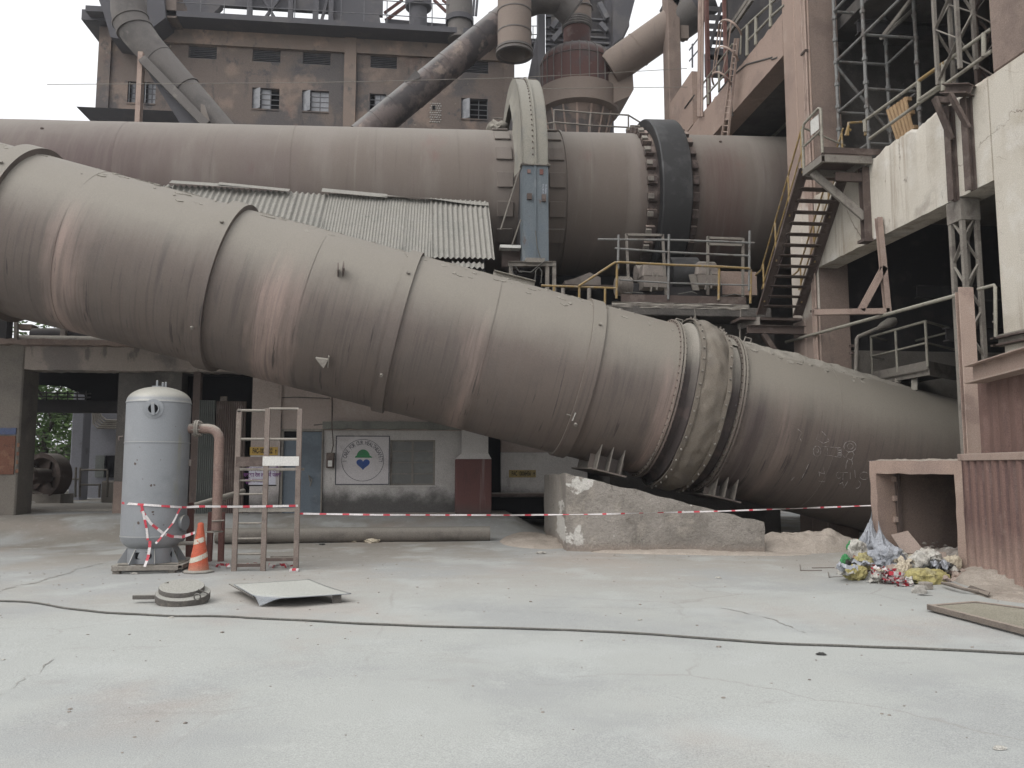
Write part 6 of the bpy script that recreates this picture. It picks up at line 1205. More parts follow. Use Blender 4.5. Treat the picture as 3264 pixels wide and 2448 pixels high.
# ---------------------------------------------------------------- steel stair on the facade
SX0, SX1 = 8.12, 9.06; S0 = V((0, 18.3, 5.36)); S1 = V((0, 15.97, 7.98))
st = thing('steel_stair', 'brown open tread steel stair climbing the facade to a bracketed landing', 'stair', (8.6, 17, 5.3))
for x in (SX0, SX1): MB().channel(V((x, S0.y+.12, S0.z-.14)), V((x, S1.y, S1.z)), .06, .22, .012, (1, 0, 0)).build('stringer', G['steel_brown'], st)
for k in range(13):
    u = (k+.3)/13; p = S0.lerp(S1, u); MB().box((SX0+.03, p.y-.11, p.z-.02), (SX1-.03, p.y+.11, p.z+.0)).build('tread', G['steel_brown'], st); 
for X, m in ((SX0, 'rail_yellow'), (SX1, 'rail_yellow')):
    up2 = V((0, 0, .95)); a, b = V((X, S0.y, S0.z)), V((X, S1.y, S1.z))
    MB().tube([a+up2+V((0, .35, -.05)), a+up2, b+up2], .022, 8).build('handrail', G[m], st, smooth=50); MB().cyl(a+up2*.5, b+up2*.5, .018, 8).build('middle_rail', G[m], st)
    for u in (.05, .36, .68, .97): p = a.lerp(b, u); MB().cyl(p, p+up2, .022, 8).build('rail_post', G[m], st)
LYn, LYf, LZ = 15.15, 15.97, 8.0
MB().box((SX0, LYn, LZ-.04), (FX, LYf, LZ)).build('landing_deck', G['steel_brown'], st)
for p, q in (((SX0, LYf, LZ-.12), (SX0, LYn, LZ-.12)), ((SX0+.03, LYn, LZ-.12), (FX-.02, LYn, LZ-.12)), ((FX-.1, LYf, LZ-.12), (FX-.1, LYn+.05, LZ-.12)), ((SX0+.05, LYf, LZ-.12), (FX-.15, LYf, LZ-.12))): MB().channel(p, q, .07, .15, .012).build('landing_beam', G['steel_dusty'], st)
MB().box((SX0+.03, LYn-.012, LZ+.0), (FX+.2, LYn, LZ+.13)).build('kick_plate', G['steel_brown'], st)
lt = [V((SX0, LYf, LZ-.1)), V((SX0, LYf, LZ+.85)), V((SX0, LYf-.1, LZ+.95)), V((SX0, LYn+.1, LZ+1.0)), V((SX0, LYn, LZ+.95)), V((SX0, LYn, LZ))]
MB().tube(lt, .03, 10).build('landing_rail', G['rail_grey'], st, smooth=50)
MB().cyl((SX0, LYf, LZ+.45), (SX0, LYn, LZ+.5), .024, 8).build('landing_rail', G['rail_grey'], st); MB().box((SX0+.02, LYn+.15, LZ+.58), (SX0+.03, LYn+.5, LZ+.9)).build('rail_plate', G['white_panel'], st)
MB().cyl((SX0, LYf, LZ+.9), (FX, LYf+.2, LZ+.62), .022, 8).build('landing_rail', G['rail_grey'], st)
BY = 15.35
MB().ibeam((FX-.08, BY, 6.25), (FX-.08, BY, LZ-.2), .16, .16, .014, (0, 1, 0)).build('wall_post', G['steel_brown'], st); MB().beam((SX0+.05, BY+.35, LZ-.22), (FX-.1, BY, 6.72), .17, .06, (0, 1, 0)).build('knee_brace', G['steel_dusty'], st); MB().channel((SX0+.35, BY, LZ-.42), (FX-.1, BY, LZ-.42), .08, .18, .012).build('cross_beam', G['steel_brown'], st)
MB().box((FX-.22, BY-.12, 6.19), (FX, BY+.12, 6.25)).build('foot_plate', G['steel_brown'], st)
MB().box((7.6, S0.y+.1, S0.z-.26), (SX1+.1, S0.y+.75, S0.z-.2)).build('bottom_deck', G['steel_brown'], st); MB().channel((SX0-.35, S0.y+.65, S0.z-.3), (SX0-.05, S0.y+.02, S0.z-.3), .06, .2, .012).build('bottom_beam', G['steel_dusty'], st)
MB().ibeam((7.75, 18.4, S0.z-.5), (9.3, 18.4, S0.z-.5), .14, .2, .014).build('bottom_beam', G['steel_brown'], st); MB().beam((8.15, 18.4, S0.z-.6), (8.95, 18.4, 3.6), .12).build('bottom_brace', G['steel_brown'], st)
yg = thing('yellow_gate', 'small yellow pipe gate frame at the back of the stair landing', 'gate', (9.0, 15.6, LZ))
def q15(px, py): return aY(px, py, 15.7)
for pts in ([(2702, 432), (2704, 392), (2758, 388), (2758, 432)], [(2695, 432), (2705, 400)], [(2702, 412), (2712, 415)]): MB().tube([q15(*p) for p in pts], .03, 8).build('bar', G['rail_yellow'], yg)
# ---------------------------------------------------------------- scaffold inside the near bay
sc_ = thing('tube_scaffold', 'grey tube scaffold with couplers standing inside the dark near bay', 'scaffold', (10, 15.5, 7.85))
A1, A2, B1, B2, A3 = (9.62, 17.15), (9.62, 15.95), (10.9, 17.15), (10.85, 15.95), (9.62, 13.05)
for x, y in (A1, A2, B1, B2, A3):
    s_ = MB().cyl((x, y, 7.85), (x, y, 15), .04, 10).build('standard', G['scaffold_steel'], sc_, smooth=50);
    for k in range(10): MB().cyl((x, y, 8.3+k*.55), (x, y, 8.38+k*.55), .06, 8).build('coupler', G['scaffold_steel'], s_)
for z in (8.6, 9.85, 11.1, 12.35):
    for p, q in ((A1, A2), (B1, B2), (A1, B1), (A2, B2)): MB().cyl((*p, z), (*q, z), .034, 8).build('ledger', G['scaffold_steel'], sc_)
MB().cyl((*A1, 11.0), (B1[0]+.4, B1[1], 8.9), .034, 8).build('brace', G['scaffold_steel'], sc_); MB().cyl((*A2, 12.4), (*A3, 13.6), .034, 8).build('ledger', G['scaffold_steel'], sc_)
MB().cyl((*A2, 11.1), (*A3, 11.1), .034, 8).build('ledger', G['scaffold_steel'], sc_); MB().cyl((A3[0], A3[1], 10.4), (A3[0]+1.5, A3[1], 10.4), .034, 8).build('ledger', G['scaffold_steel'], sc_)
MB().tube([(FX+2.2, 16.6, 12.3), (FX+1.0, 16.2, 11.2), (FX+1.6, 15.2, 12.2)], .05, 6).build('brace', G['steel_dusty'], sc_)
hr = thing('edge_handrail', 'two long pipe handrails fixed along the edge above the white beam', 'handrail', (FX+.1, 14, 8))
for p, q, m in (((3160, 92), (2752, 388), 'rail_grey'), ((3162, 162), (2772, 442), 'rail_grey')): MB().cyl(aX(*p, FX+.08), aX(*q, FX+.08), .034, 10).build('rail', G[m], hr, smooth=50)
MB().cyl(aX(3010, 200, FX+.06), aX(2928, 258, FX+.06), .036, 10).build('rail', G['rail_yellow'], hr, smooth=50); MB().cyl(aX(2930, 318, FX+.05), aX(3000, 270, FX+.05), .036, 10).build('rail', G['rail_grey'], hr)
for x, y0, y1 in ((2757, 382, 420), (2929, 256, 330), (3136, 105, 180), (3006, 200, 290)): MB().cyl(aX(x, y0, FX+.06), aX(x, y1, FX+.06), .04, 8).build('post', G['rail_grey'], hr)
pt_ = thing('wooden_pallet', 'tan wooden pallet leaning behind the handrail in the near bay', 'pallet', aX(2860, 450, 9.75))
P00, P10, P11, P01 = aX(2857, 452, 9.72), aX(2912, 412, 9.75), aX(2888, 306, 10.0), aX(2823, 352, 9.95)
for k in range(6):
    u0, u1 = k/6+.01, (k+1)/6-.045
    a, b, c, d = lerp(P00, P10, u0), lerp(P00, P10, u1), lerp(P01, P11, u1), lerp(P01, P11, u0); MB().prism([a, b, c, d], (.03, 0, 0)).build('slat', G['wood_pallet'], pt_)
for v in (.08, .52, .93): a, b = lerp(P00, P01, v), lerp(P10, P11, v); MB().beam(a+V((.07, 0, 0)), b+V((.07, 0, 0)), .1, .08).build('stringer', G['wood_pallet'], pt_)
# ---------------------------------------------------------------- lattice mast on its bracket, brackets, lattice column
def lattice(name, label, x0, y0, x1, y1, z0, z1, step, m, w_=.07, plate=False):
    t = thing(name, label, 'lattice column', ((x0+x1)/2, (y0+y1)/2, z0)); cs = [(x0, y0), (x1, y0), (x1, y1), (x0, y1)]
    for x, y in cs: MB().box((x-w_/2, y-w_/2, z0), (x+w_/2, y+w_/2, z1)).build('chord', G[m], t)
    for i in range(4):
        (xa_, ya_), (xb_, yb_) = cs[i], cs[(i+1) % 4]; z = z0+.05; k = i % 2
        while z+step < z1: MB().beam((xa_, ya_, z) if k % 2 else (xb_, yb_, z), (xb_, yb_, z+step) if k % 2 else (xa_, ya_, z+step), .055, .012, (xb_-xa_, yb_-ya_, 0) if False else None).build('lacing', G[m], t); z += step; k += 1
    if plate: MB().box((x0-.045, y0-.045, z1-.38), (x1+.045, y1+.045, z1)).build('head_box', G[m], t)
    return t
lattice('lattice_column', 'tall laced steel column carrying the white beam behind the steel post', FX+.04, 12.58, aY(3112, 690, 12.58).x, aX(3022, 650, FX+.04).y-.05, 0, 6.2, .42, 'steel_dusty', .07, True)
lattice('lattice_mast', 'laced steel mast standing on the bracket above the white beam', 9.2, 12.35, 9.5, 12.95, 8.45, 16, .5, 'steel_dusty', .06)
lattice('lattice_mast', 'second darker laced mast deeper inside the near bay', 10.1, 12.6, 10.5, 13.1, 7.9, 16, .5, 'steel_brown', .08)
bk = thing('beam_bracket', 'pair of brown steel channel brackets with knee braces on the white beam', 'bracket', (9.1, 12.6, 6.2))
for x0, x1, y0, y1 in ((3030, 3053, 325, 640), (3084, 3110, 300, 606)):
    a, b = aX((x0+x1)/2, y1, FX-.06), aX((x0+x1)/2, y0, FX-.06); MB().ibeam((FX-.07, a.y, a.z), (FX-.07, a.y, b.z), .15, .12, .014, (1, 0, 0)).build('wall_post', G['steel_brown'], bk)
for p, q in (((2978, 312), (3034, 445)), ((3028, 300), (3088, 410))): MB().beam(aX(*p, FX-.35), aX(*q, FX-.1), .14, .05).build('knee_brace', G['steel_brown'], bk)
a, b = aX(3012, 288, FX-.3), aX(3098, 286, FX-.1); MB().ibeam(a, b, .3, .16, .016).build('seat_beam', G['steel_brown'], bk); MB().beam(aX(2980, 318, FX-.3), aX(3032, 322, FX-.1), .1).build('seat_beam', G['steel_brown'], bk)
# hanging triangular frame
tf = thing('triangular_frame', 'hanging triangular angle iron frame sticking out below the white beam', 'bracket', aX(2828, 995, FX))
Yf = aX(2830, 995, FX).y
for p, q in (((2800, 694), (2830, 1000)), ((2592, 996), (2832, 992)), ((2818, 852), (2744, 990))): MB().channel(aY(*p, Yf), aY(*q, Yf), .11, .11, .012, (0, 1, 0)).build('angle_bar', G['steel_pink'], tf)
MB().cyl(aX(3062, 938, FX-.1), aX(2505, 1090, FX-.1), .035, 10).build('facade_pipe', G['rail_grey'], None, 'long thin pipe running along the facade under the white beam', 'pipe', smooth=50)
# ---------------------------------------------------------------- small gallery behind the lattice column
ga = thing('gallery_platform', 'small railed gallery platform perched above the low end of the duct', 'platform', aX(2957, 1180, 10.6))
GA = aX(2957, 1168, 10.6); GBp = aX(2782, 1203, 10.6); gzz = GA.z; GBp.z = gzz; dv = V((.82, .57, 0)); GC = GA+dv*1.75
def rl_(a, b, z, r, nm='rail', m='rail_grey'): MB().cyl(a+V((0, 0, z)), b+V((0, 0, z)), r, 8).build(nm, G[m], ga, smooth=50)
hz_ = aX(2957, 1022, 10.6).z-gzz
for a, b in ((GA, GBp), (GA, GC)):
    rl_(a, b, hz_, .03); rl_(a, b, hz_*.52, .024); MB().beam(a+V((0, 0, .03)), b+V((0, 0, .03)), .02, .18).build('toe_board', G['steel_dusty'], ga); MB().channel(a+V((0, 0, -.13)), b+V((0, 0, -.13)), .06, .12, .01).build('edge_beam', G['steel_dusty'], ga)
GD = GBp+dv*1.75; rl_(GBp, GD, hz_, .026); rl_(GBp, GD, hz_*.5, .022); rl_(GD, GC, hz_, .026)
for p in (GA, GBp, lerp(GA, GBp, .52), GC, GD): rl_(p, p+V((0, 0, hz_)), 0, .03, 'post')
MB().prism([GA+V((0, 0, -.06)), GBp+V((0, 0, -.06)), GD+V((0, 0, -.06)), GC+V((0, 0, -.06))], (0, 0, .03)).build('deck', G['steel_brown'], ga)
for px, py in ((2915, 1248), (2862, 1225)): p = aX(px, py-70, 10.75); MB().beam((p.x, p.y, gzz-.1), aX(px, py, 10.6), .12).build('leg', G['steel_dusty'], ga)
lm2 = thing('street_lamp', 'dusty cobra head lamp on a bent arm beside the pink column', 'lamp', aY(2732, 1180, 17.4))
def q17(px, py): return aY(px, py, 17.3)
MB().tube([q17(2728, 1182), q17(2731, 1080), q17(2735, 1074), q17(2800, 1046)], .045, 10).build('arm', G['steel_dusty'], lm2, smooth=50)
MB().rings([[q17(x, y)+V((0, w_*cos(2*pi*k/12), h*sin(2*pi*k/12))) for k in range(12)] for x, y, w_, h in ((2796, 1048, .06, .05), (2812, 1038, .13, .09), (2830, 1030, .17, .12), (2848, 1026, .15, .11), (2857, 1026, .05, .04))]).build('lamp_head', G['steel_dusty'], lm2, smooth=50)
MB().box(q17(2714, 1105), q17(2730, 1098)+V((0, .1, 0))).box(q17(2714, 1128), q17(2730, 1121)+V((0, .1, 0))).build('clamp', G['steel_brown'], lm2)
# ---------------------------------------------------------------- steel post, beam and corrugated cladding near right
G1 = V((8.02, 11.2, 0)); GU = V((-.28, -.96, 0)).normalized(); GNn = V((-GU.y*-1, 0, 0)); GN = V((GU.y, -GU.x, 0))   # GN points to the yard
hc = thing('steel_post', 'dusty pink steel box post standing right of the lattice column', 'post', (8.15, 11.5, 0))
ztp = aY(3095, 918, 11.5).z; ph = aY(3096, 1300, 11.5)
px0, px1 = aY(3066, 1100, 11.45).x, aY(3114, 1100, 11.45).x
MB().box((px0, 11.45, 0), (px1, 11.47, ztp)).box(((px0+px1)/2-.01, 11.47, 0), ((px0+px1)/2+.01, 11.60, ztp-.03)).box((px0+.05, 11.602, 0), (px1+.03, 11.62, ztp-.05)).build('post_body', G['steel_pink'], hc, bevel=.004)
MB().box((px1-.001, 11.40, 0), (px1+.12, 11.42, aY(3125, 1225, 11.4).z)).build('cover_plate', G['steel_pink'], hc)
hb = thing('steel_beam', 'dusty pink steel beam jutting from the post toward the right edge', 'beam', (8, 10.5, 2.7))
B0 = aP(3104, 1194, G1+V((.12, 0, 0)), GN); z0_ = B0.z; B1_ = B0+GU*3.2
MB().ibeam(B0, B1_, .26, .27, .02).build('beam_body', G['steel_pink'], hb, bevel=.003)
def gpl(s, z, off=0): return G1+GU*s+GN*off+V((0, 0, z))
zt_g = aP(3100, 1446, G1, GN).z
cg = thing('corrugated_gate', 'maroon corrugated metal gate leaf with scratched paint and pink top rail', 'gate', gpl(1, 0))
def corr(u, L, pitch, amp):
    t_ = (u*L/pitch) % 1; return amp*(0 if t_ < .12 or t_ > .88 else (1 if .34 < t_ < .66 else (min(t_, 1-t_)-.12)/.22))
MB().grid(lambda u, v: gpl(.06+u*3.3, -.05+(zt_g-.08+.05)*v, corr(u, 3.3, .25, .055)), 330, 3).crest(lambda p: (p-G1).dot(GN) > .03).build('corrugated_sheet', [G['sheet_maroon'], G['sheet_crest']], cg, smooth=20)
MB().beam(gpl(-.02, zt_g-.05, .02), gpl(3.4, zt_g-.05, .02), .10, .10).build('top_rail', G['steel_pink'], cg, bevel=.006); MB().beam(gpl(.0, -.1, .02), gpl(0, zt_g-.1, .02), .09, .07, GN).build('side_rail', G['steel_pink'], cg, bevel=.006)
MB().beam(gpl(.115, -.1, .045), gpl(.115, zt_g-.1, .045), .03, .03, GN).build('side_strip', G['sheet_maroon'], cg)
cl2 = thing('corrugated_cladding', 'brown corrugated cladding panel between the beam and the gate', 'cladding', gpl(1, 1.7))
MB().grid(lambda u, v: gpl(-.1+u*3.5, zt_g-.3+(z0_-.1-zt_g+.3)*v, -.30+corr(u, 3.5, .36, .05)), 280, 2).build('corrugated_sheet', G['sheet_brown'], cl2, smooth=20)
# ledge and pipe on the white column
lg = thing('column_ledge', 'double steel channel ledge clamped round the white column', 'ledge', (9.2, 11, 4))
for py in (1080, 1103):
    z = aX(3168, py, FX-.06).z; MB().box((FX-.12, 9.2, z-.015), (FX+.06, 11.8, z+.015)).box((FX-.12, 11.74, z-.015), (FX+1.2, 11.86, z+.015)).build('flange', G['steel_brown'], lg)
z = aX(3168, 1091, FX).z; MB().box((FX-.03, 9.2, z-.1), (FX-.005, 11.8, z+.1)).build('web', G['steel_dusty'], lg)
pp = thing('corner_pipe', 'thin rusty pipe bent down along the corner of the white column', 'pipe', aX(3178, 1080, FX-.05))
MB().tube([aX(3118, 922, FX-.05), aX(3168, 909, FX-.05), aX(3172, 915, FX-.05), aX(3174, 1080, FX-.05)], .028, 8).build('pipe', G['rail_grey'], pp, smooth=50); MB().box(aX(3164, 1003, FX-.06), aX(3180, 996, FX-.02)).box(aX(3162, 1028, FX-.06), aX(3180, 1021, FX-.02)).build('clamp', G['steel_dusty'], pp)
# ---------------------------------------------------------------- concrete box (culvert) by the gate
Q1, Q2 = V((7.70, 13.2, 0)), V((7.95, 11.16, 0)); QU = (Q2-Q1).normalized(); QN = V((-QU.y, QU.x, 0)); QL = (Q2-Q1).length   # QN into the box (+x)
if QN.x < 0: QN = -QN
def qb(s, d, z): return Q1+QU*s+QN*d+V((0, 0, z))
cbx = thing('concrete_box', 'open fronted pinkish concrete box chamber half full of rubbish next to the gate', 'concrete box', qb(QL/2, .5, 0))
zb1, zb0 = 1.66, 1.45
def slab(s0, s1, d0, d1, z0, z1, nm, m='conc_pink', jg=.018):
    mb = MB(); n = max(4, int((s1-s0)/.09)); nzv = max(4, int((z1-z0)/.09))
    vert = (z1-z0) > (s1-s0); rs = []
    m_ = nzv if vert else n
    for k in range(m_+1):
        u = k/m_
        def j(a, b, c): q = qb(a, b, c); return q+V((jg*mn.noise(q*5), jg*mn.noise(q*5+V((9, 0, 0))), jg*.9*mn.noise(q*4.3+V((0, 4, 0)))))
        if vert: z = z0+(z1-z0)*u; rs.append([j(s0, d0, z), j(s1, d0, z), j(s1, d1, z), j(s0, d1, z)])
        else: s = s0+(s1-s0)*u; rs.append([j(s, d0, z0), j(s, d1, z0), j(s, d1, z1), j(s, d0, z1)])
    return mb.rings(rs).build(nm, G[m], cbx, smooth=25)
slab(0, .165, 0, .36, -.1, zb0, 'pillar'); slab(QL-.14, QL+.02, 0, .36, -.1, zb0, 'pillar'); slab(0, QL+.02, 0, .38, zb0, zb1, 'lintel')
slab(0, QL+.02, .381, 2.4, zb0+.02, zb1-.01, 'roof'); slab(0, .16, .361, 2.4, -.1, zb0, 'side_wall', 'conc_brown'); slab(QL-.14, QL+.02, .361, 2.4, -.1, zb0, 'side_wall', 'conc_brown')
MB().prism([qb(0, 2.41, -.1), qb(QL, 2.41, -.1), qb(QL, 2.41, zb0), qb(0, 2.41, zb0)], QN*.1).build('back_wall', G['conc_brown'], cbx)
dr2 = MB().beam(qb(.20, .40, .45), qb(.20, .40, zb0), .07, .05).build('steel_jamb', G['steel_brown'], cbx)
for z in (.62, .98, 1.3): MB().beam(qb(.19, .33, z), qb(.19, .33, z+.09), .06, .05).build('hinge', G['steel_pink'], dr2)
mb = MB(); rnd = random.Random(4)
mb.grid(lambda u, v: qb(-.0+u*QL*1.0, .03+v*.5, zb1-.005+.04*sin(pi*v)*(.5+.9*abs(mn.noise((u*9, v*4, 0))))+.02*mn.noise((u*30, v*9, 1))), 70, 12); mb.build('roof_dust', G['sand'], cbx, smooth=60)
# ---------------------------------------------------------------- sand
def heap(cx, cy, rx, ry, h, label, seed, n=46, rot=0, mat='sand', base=0):
    def f(u, v):
        a, b = (u*2-1), (v*2-1); k = max(0, 1-(a*a+b*b)); x, y = a*rx, b*ry; x, y = x*cos(rot)-y*sin(rot), x*sin(rot)+y*cos(rot); X, Y = cx+x, cy+y
        nn = mn.noise((X*1.7+seed, Y*1.7, seed)); n2 = mn.noise((X*6, Y*6, seed)); n3 = mn.noise((X*15, Y*15, seed))
        return V((X, Y, base+gh(X, Y)-.05+k**.8*h*(.75+.5*nn+.22*n2+.08*n3)+.05*min(1, k*3)))
    return MB().grid(f, n, n).build('sand', G[mat], None, label, 'sand', kind='stuff', smooth=60)
heap(7.1, 14.6, 1.5, .8, .36, 'low ridge of sand under the low end of the duct', 3, 56); heap(7.72, 10.25, 1.1, .5, .22, 'sand drift at the foot of the gate', 5, 46, radians(72)); heap(7.45, 9.5, 1.0, .6, .10, 'thin sand spread before the gate', 8, 40, radians(60)); heap(5.0, 14.25, 2.2, .35, .08, 'sand strip along the foot of the concrete wedge', 9, 40, radians(-15)); heap(2.4, 16.6, .9, 1.4, .14, 'sand spill left of the wedge block', 12, 40)
heap(8.55, 12.1, .8, .85, .42, 'rubble heap inside the concrete box', 14, 50, 0, 'rubble'); heap(7.4, 12.2, .55, .95, .16, 'earth under the rubbish bags', 17, 36, radians(10), 'rubble')
# ---------------------------------------------------------------- rubbish
def bag(px, py, wpx, hpx, m, label, seed, cat='bag', name='rubbish_bag', neck=0, dep=.8, lift=0, sub=5, tilt=0, crump=.27):
    c = gp(px, py); dpt = (c-CAM).dot(fw); w_, h_ = wpx/F*dpt, hpx/F*dpt; c = c+V((0, w_*dep*.4, lift)); bm = bmesh.new(); bmesh.ops.create_icosphere(bm, subdivisions=sub, radius=1); vs = []; S = V((seed*3.7, seed*1.3, -seed*2.1))
    for v in bm.verts:
        q = v.co.copy(); qs = V((q.x, q.y, q.z*.4)); r1 = abs(mn.noise(qs*1.7+S)); r2 = abs(mn.noise(qs*3.6+S)); r3 = abs(mn.noise(q*7+S)); k = 1-crump*(1.1*r1+.8*r2+.2*r3)*1.5+.3*mn.noise(q*1.1+S)
        q = q*k
        if neck and q.z > .1:
            t_ = min(1, (q.z-.1)/.8); f_ = 1-.86*t_**.85; q.x *= f_; q.y *= f_; q.z = .1+(q.z-.1)*(1+neck*t_)
        z = max(-.72, q.z)+.72
        vs.append(V((c.x+q.x*w_/2+tilt*z*h_, c.y+q.y*w_*dep/2, c.z-.01+z*h_/(1.72+neck*.8))))
    mb = MB(); mb.add(vs, [[v.index for v in f.verts] for f in bm.faces]); bm.free()
    return mb.build(name, G[m], None, label, cat, 'bags in the rubbish heap' if cat == 'bag' else None, smooth=70)
bag(2780, 1782, 78, 140, 'bag_grey', 'tall grey plastic bag gathered to a point beside the far pillar', 1, neck=.75, lift=.03, tilt=.06)
bag(2838, 1802, 100, 118, 'bag_grey', 'grey translucent bag tied at the top, right of the pillar foot', 2, neck=.6, lift=.06, tilt=-.05)
bag(2860, 1828, 145, 75, 'bag_grey', 'big slumped silvery bag in the middle of the heap', 3, lift=.06)
bag(2748, 1800, 76, 64, 'bag_white', 'small white bag on the left of the heap', 4, lift=.1)
bag(2702, 1808, 36, 44, 'bag_green', 'small green bag at the left end of the heap', 5)
bag(2752, 1780, 84, 54, 'bag_green', 'dark green crumpled bag behind the white one', 6, lift=.06)
bag(2812, 1782, 32, 40, 'bag_teal', 'teal bag wedged between the two grey bags', 7, lift=.10)
bag(2742, 1852, 82, 56, 'bag_yellow', 'lower yellow bag at the front left of the heap', 8)
bag(2768, 1838, 80, 54, 'bag_yellow', 'upper yellow bag drooping over the lower one', 9, lift=.10)
bag(2898, 1857, 80, 74, 'bag_cream', 'cream cloth sack slumped in front of the silvery bag', 10, crump=.3)
bag(2985, 1838, 130, 78, 'bag_white', 'large crumpled white bag near the box opening', 11, lift=.05, crump=.28)
bag(2972, 1864, 170, 54, 'bag_yellow', 'long flat yellow sack at the front right of the heap', 12, dep=.5)
bag(3018, 1846, 110, 56, 'bag_dark', 'dark soiled bag behind the flat yellow sack', 13, lift=.03)
bag(3052, 1832, 66, 58, 'bag_cream', 'dirty beige bag against the near pillar', 14, lift=.04)
bag(2925, 1842, 45, 26, 'bag_dark', 'black rag under the white bag', 15, lift=.03)
bag(2920, 1822, 40, 26, 'bag_yellow', 'small yellow rag left of the white bag', 16, lift=.06)
for k, (px, py, w_, h_) in enumerate(((2805, 1852, 62, 50), (2842, 1862, 70, 46), (2880, 1868, 55, 22))):
    c = gp(px, py); c.y += .06; dpt = (c-CAM).dot(fw); rnd = random.Random(30+k); pts = [c+V((rnd.uniform(-.5, .5)*w_/F*dpt, rnd.uniform(-.12, .1), .02+rnd.random()*h_/F*dpt*.8)) for _ in range(34)]; tape(pts, .055, ('left', 'middle', 'low right')[k]+' bunch of red and white tape at the front of the rubbish heap', nrm=(.3, 1, .5), per=.055, twist=4, name='tape_bunch', red=.42, grp='tape bunches in the rubbish heap')
c = gp(2736, 1822); MB().lathe(c+V((0, .12, .0)), (.5, -.3, .8), [(0, .06), (.02, .085), (.16, .13), (.19, .135), (.19, .12), (.03, .07)], 28).build('clay_pot', G['terracotta'], None, 'tilted terracotta pot on the left of the heap', 'pot', smooth=40)
c = gp(2746, 1772); MB().ico(c+V((0, .1, .25)), .06, 3, (1.2, .6, .5), .5, 3, 3).build('orange_rag', G['cone_orange'], None, 'small orange rag on top of the dark green bag', 'rag', smooth=60)
def brd(pts, thick, nm, m, label, cat='board'): a, b, c = V(pts[0]), V(pts[1]), V(pts[2]); n_ = (b-a).cross(c-a).normalized(); return MB().prism(pts, n_*thick).build(nm, G[m], None, label, cat, bevel=.004)
brd([aY(2880, 1768, 12.35), aY(2955, 1768, 12.1), aY(2895, 1695, 12.6), aY(2841, 1708, 12.85)], .03, 'leaning_board', 'board_brown', 'large brown board leaning inside the concrete box')
brd([aY(2982, 1792, 11.9), aY(3022, 1792, 11.8), aY(3015, 1762, 12.0), aY(2980, 1763, 12.1)], .02, 'broken_board', 'board_brown', 'small pinkish board piece upright in the rubble')
def rock(px, py, r, m, label, seed, sc=(1, .8, .75), cat='stone', lift=0):
    c = gp(px, py); MB().ico(c+V((0, r*.5, r*sc[2]*.55+lift)), r, 3, sc, .55, 1.6, seed).build('stone', G[m], None, label, cat, smooth=35)
rock(3042, 1802, .14, 'stone_grey', 'angular pale stone under the box lintel', 3, lift=.12); rock(2938, 1892, .085, 'stone_grey', 'broken whitish stone in front of the yellow sack', 5, (1.1, .7, .8)); rock(3062, 1852, .09, 'conc_pink', 'pink stone chunk leaning on the near pillar', 6)
c = gp(2958, 1880); MB().box((c.x-.06, c.y, c.z), (c.x+.08, c.y+.12, c.z+.09)).build('brick', G['conc_grey'], None, 'grey brick beside the broken whitish stone', 'brick', bevel=.01)
rnd = random.Random(41)
for k in range(34):
    px, py = rnd.uniform(2700, 3060), rnd.uniform(1800, 1872); m, nm_ = rnd.choice([('bag_grey', 'grey'), ('bag_white', 'white'), ('bag_cream', 'beige'), ('bag_dark', 'black'), ('bag_white', 'white'), ('board_brown', 'brown')])
    c = gp(px, py); c += V((0, .1, rnd.uniform(.03, .22))); s = rnd.uniform(.04, .11); a = rnd.uniform(0, pi); sd = rnd.random()*40
    def scr(u, v): x, y = (u-.5)*2*s*1.4, (v-.5)*2*s; q = V((x*cos(a)-y*sin(a), x*sin(a)+y*cos(a), 0)); n1 = mn.noise(q*14+V((sd, 0, 0))); n2 = mn.noise(q*30+V((0, sd, 0))); return c+q+V((.03*n2, .03*n1, s*(.9*n1+.5*n2)))
    o = MB().grid(scr, 12, 10).build('plastic_scrap', G[m], None, 'small crumpled '+nm_+' scrap lying among the rubbish bags', 'scrap', nm_+' scraps in the rubbish heap', smooth=40)
rnd = random.Random(12)
mb = MB()
for _ in range(260):
    s, d = rnd.uniform(.2, QL-.15), rnd.uniform(-.35, 1.2); q = qb(s, d, 0); k = rnd.uniform(.015, .05); q.z = gh(q.x, q.y)+rnd.uniform(.02, .30)*max(.1, min(1, (d+.5)))*.9
    mb.ico(q, k, 1, (1, rnd.uniform(.5, 1), rnd.uniform(.4, .8)), .5, 2, rnd.random()*50)
mb.build('rubble_bits', G['rubble'], None, 'loose rubble bits spilling out of the concrete box', 'rubble', kind='stuff')
bag(2790, 1812, 60, 40, 'bag_dark', 'dark rag squeezed under the tall grey bags', 21, lift=.02)
bag(2935, 1812, 70, 36, 'bag_cream', 'flattened beige sack behind the large white bag', 22, lift=.05)
bag(2880, 1806, 60, 40, 'bag_white', 'thin white bag behind the silvery bag', 23, lift=.08)
c = gp(2938, 1900); brd([c+V((-.05, .02, .01)), c+V((.14, -.02, .005)), c+V((.03, .05, .012))], .004, 'black_shard', 'bag_dark', 'thin black shard lying before the broken stone', 'shard')
for i, (pts, lab) in enumerate((([(2588, 1810), (2660, 1809)], 'thin straight wire on the ground left of the green bag'), ([(2640, 1824), (2643, 1840), (2695, 1836)], 'bent thin wire in front of the straight wire'), ([(2550, 1800), (2552, 1818), (2620, 1818)], 'bent wire piece farthest left by the heap'))):
    MB().tube([gp(*p, dz=.012) for p in pts], .006, 6).build('wire_piece', G['steel_brown'], None, lab, 'wire')
MB().cyl(gp(2690, 1831, .03), gp(2730, 1828, .03), .025, 10).build('wood_stick', G['wood_grey'], None, 'short thick stick beside the lower yellow bag', 'stick')
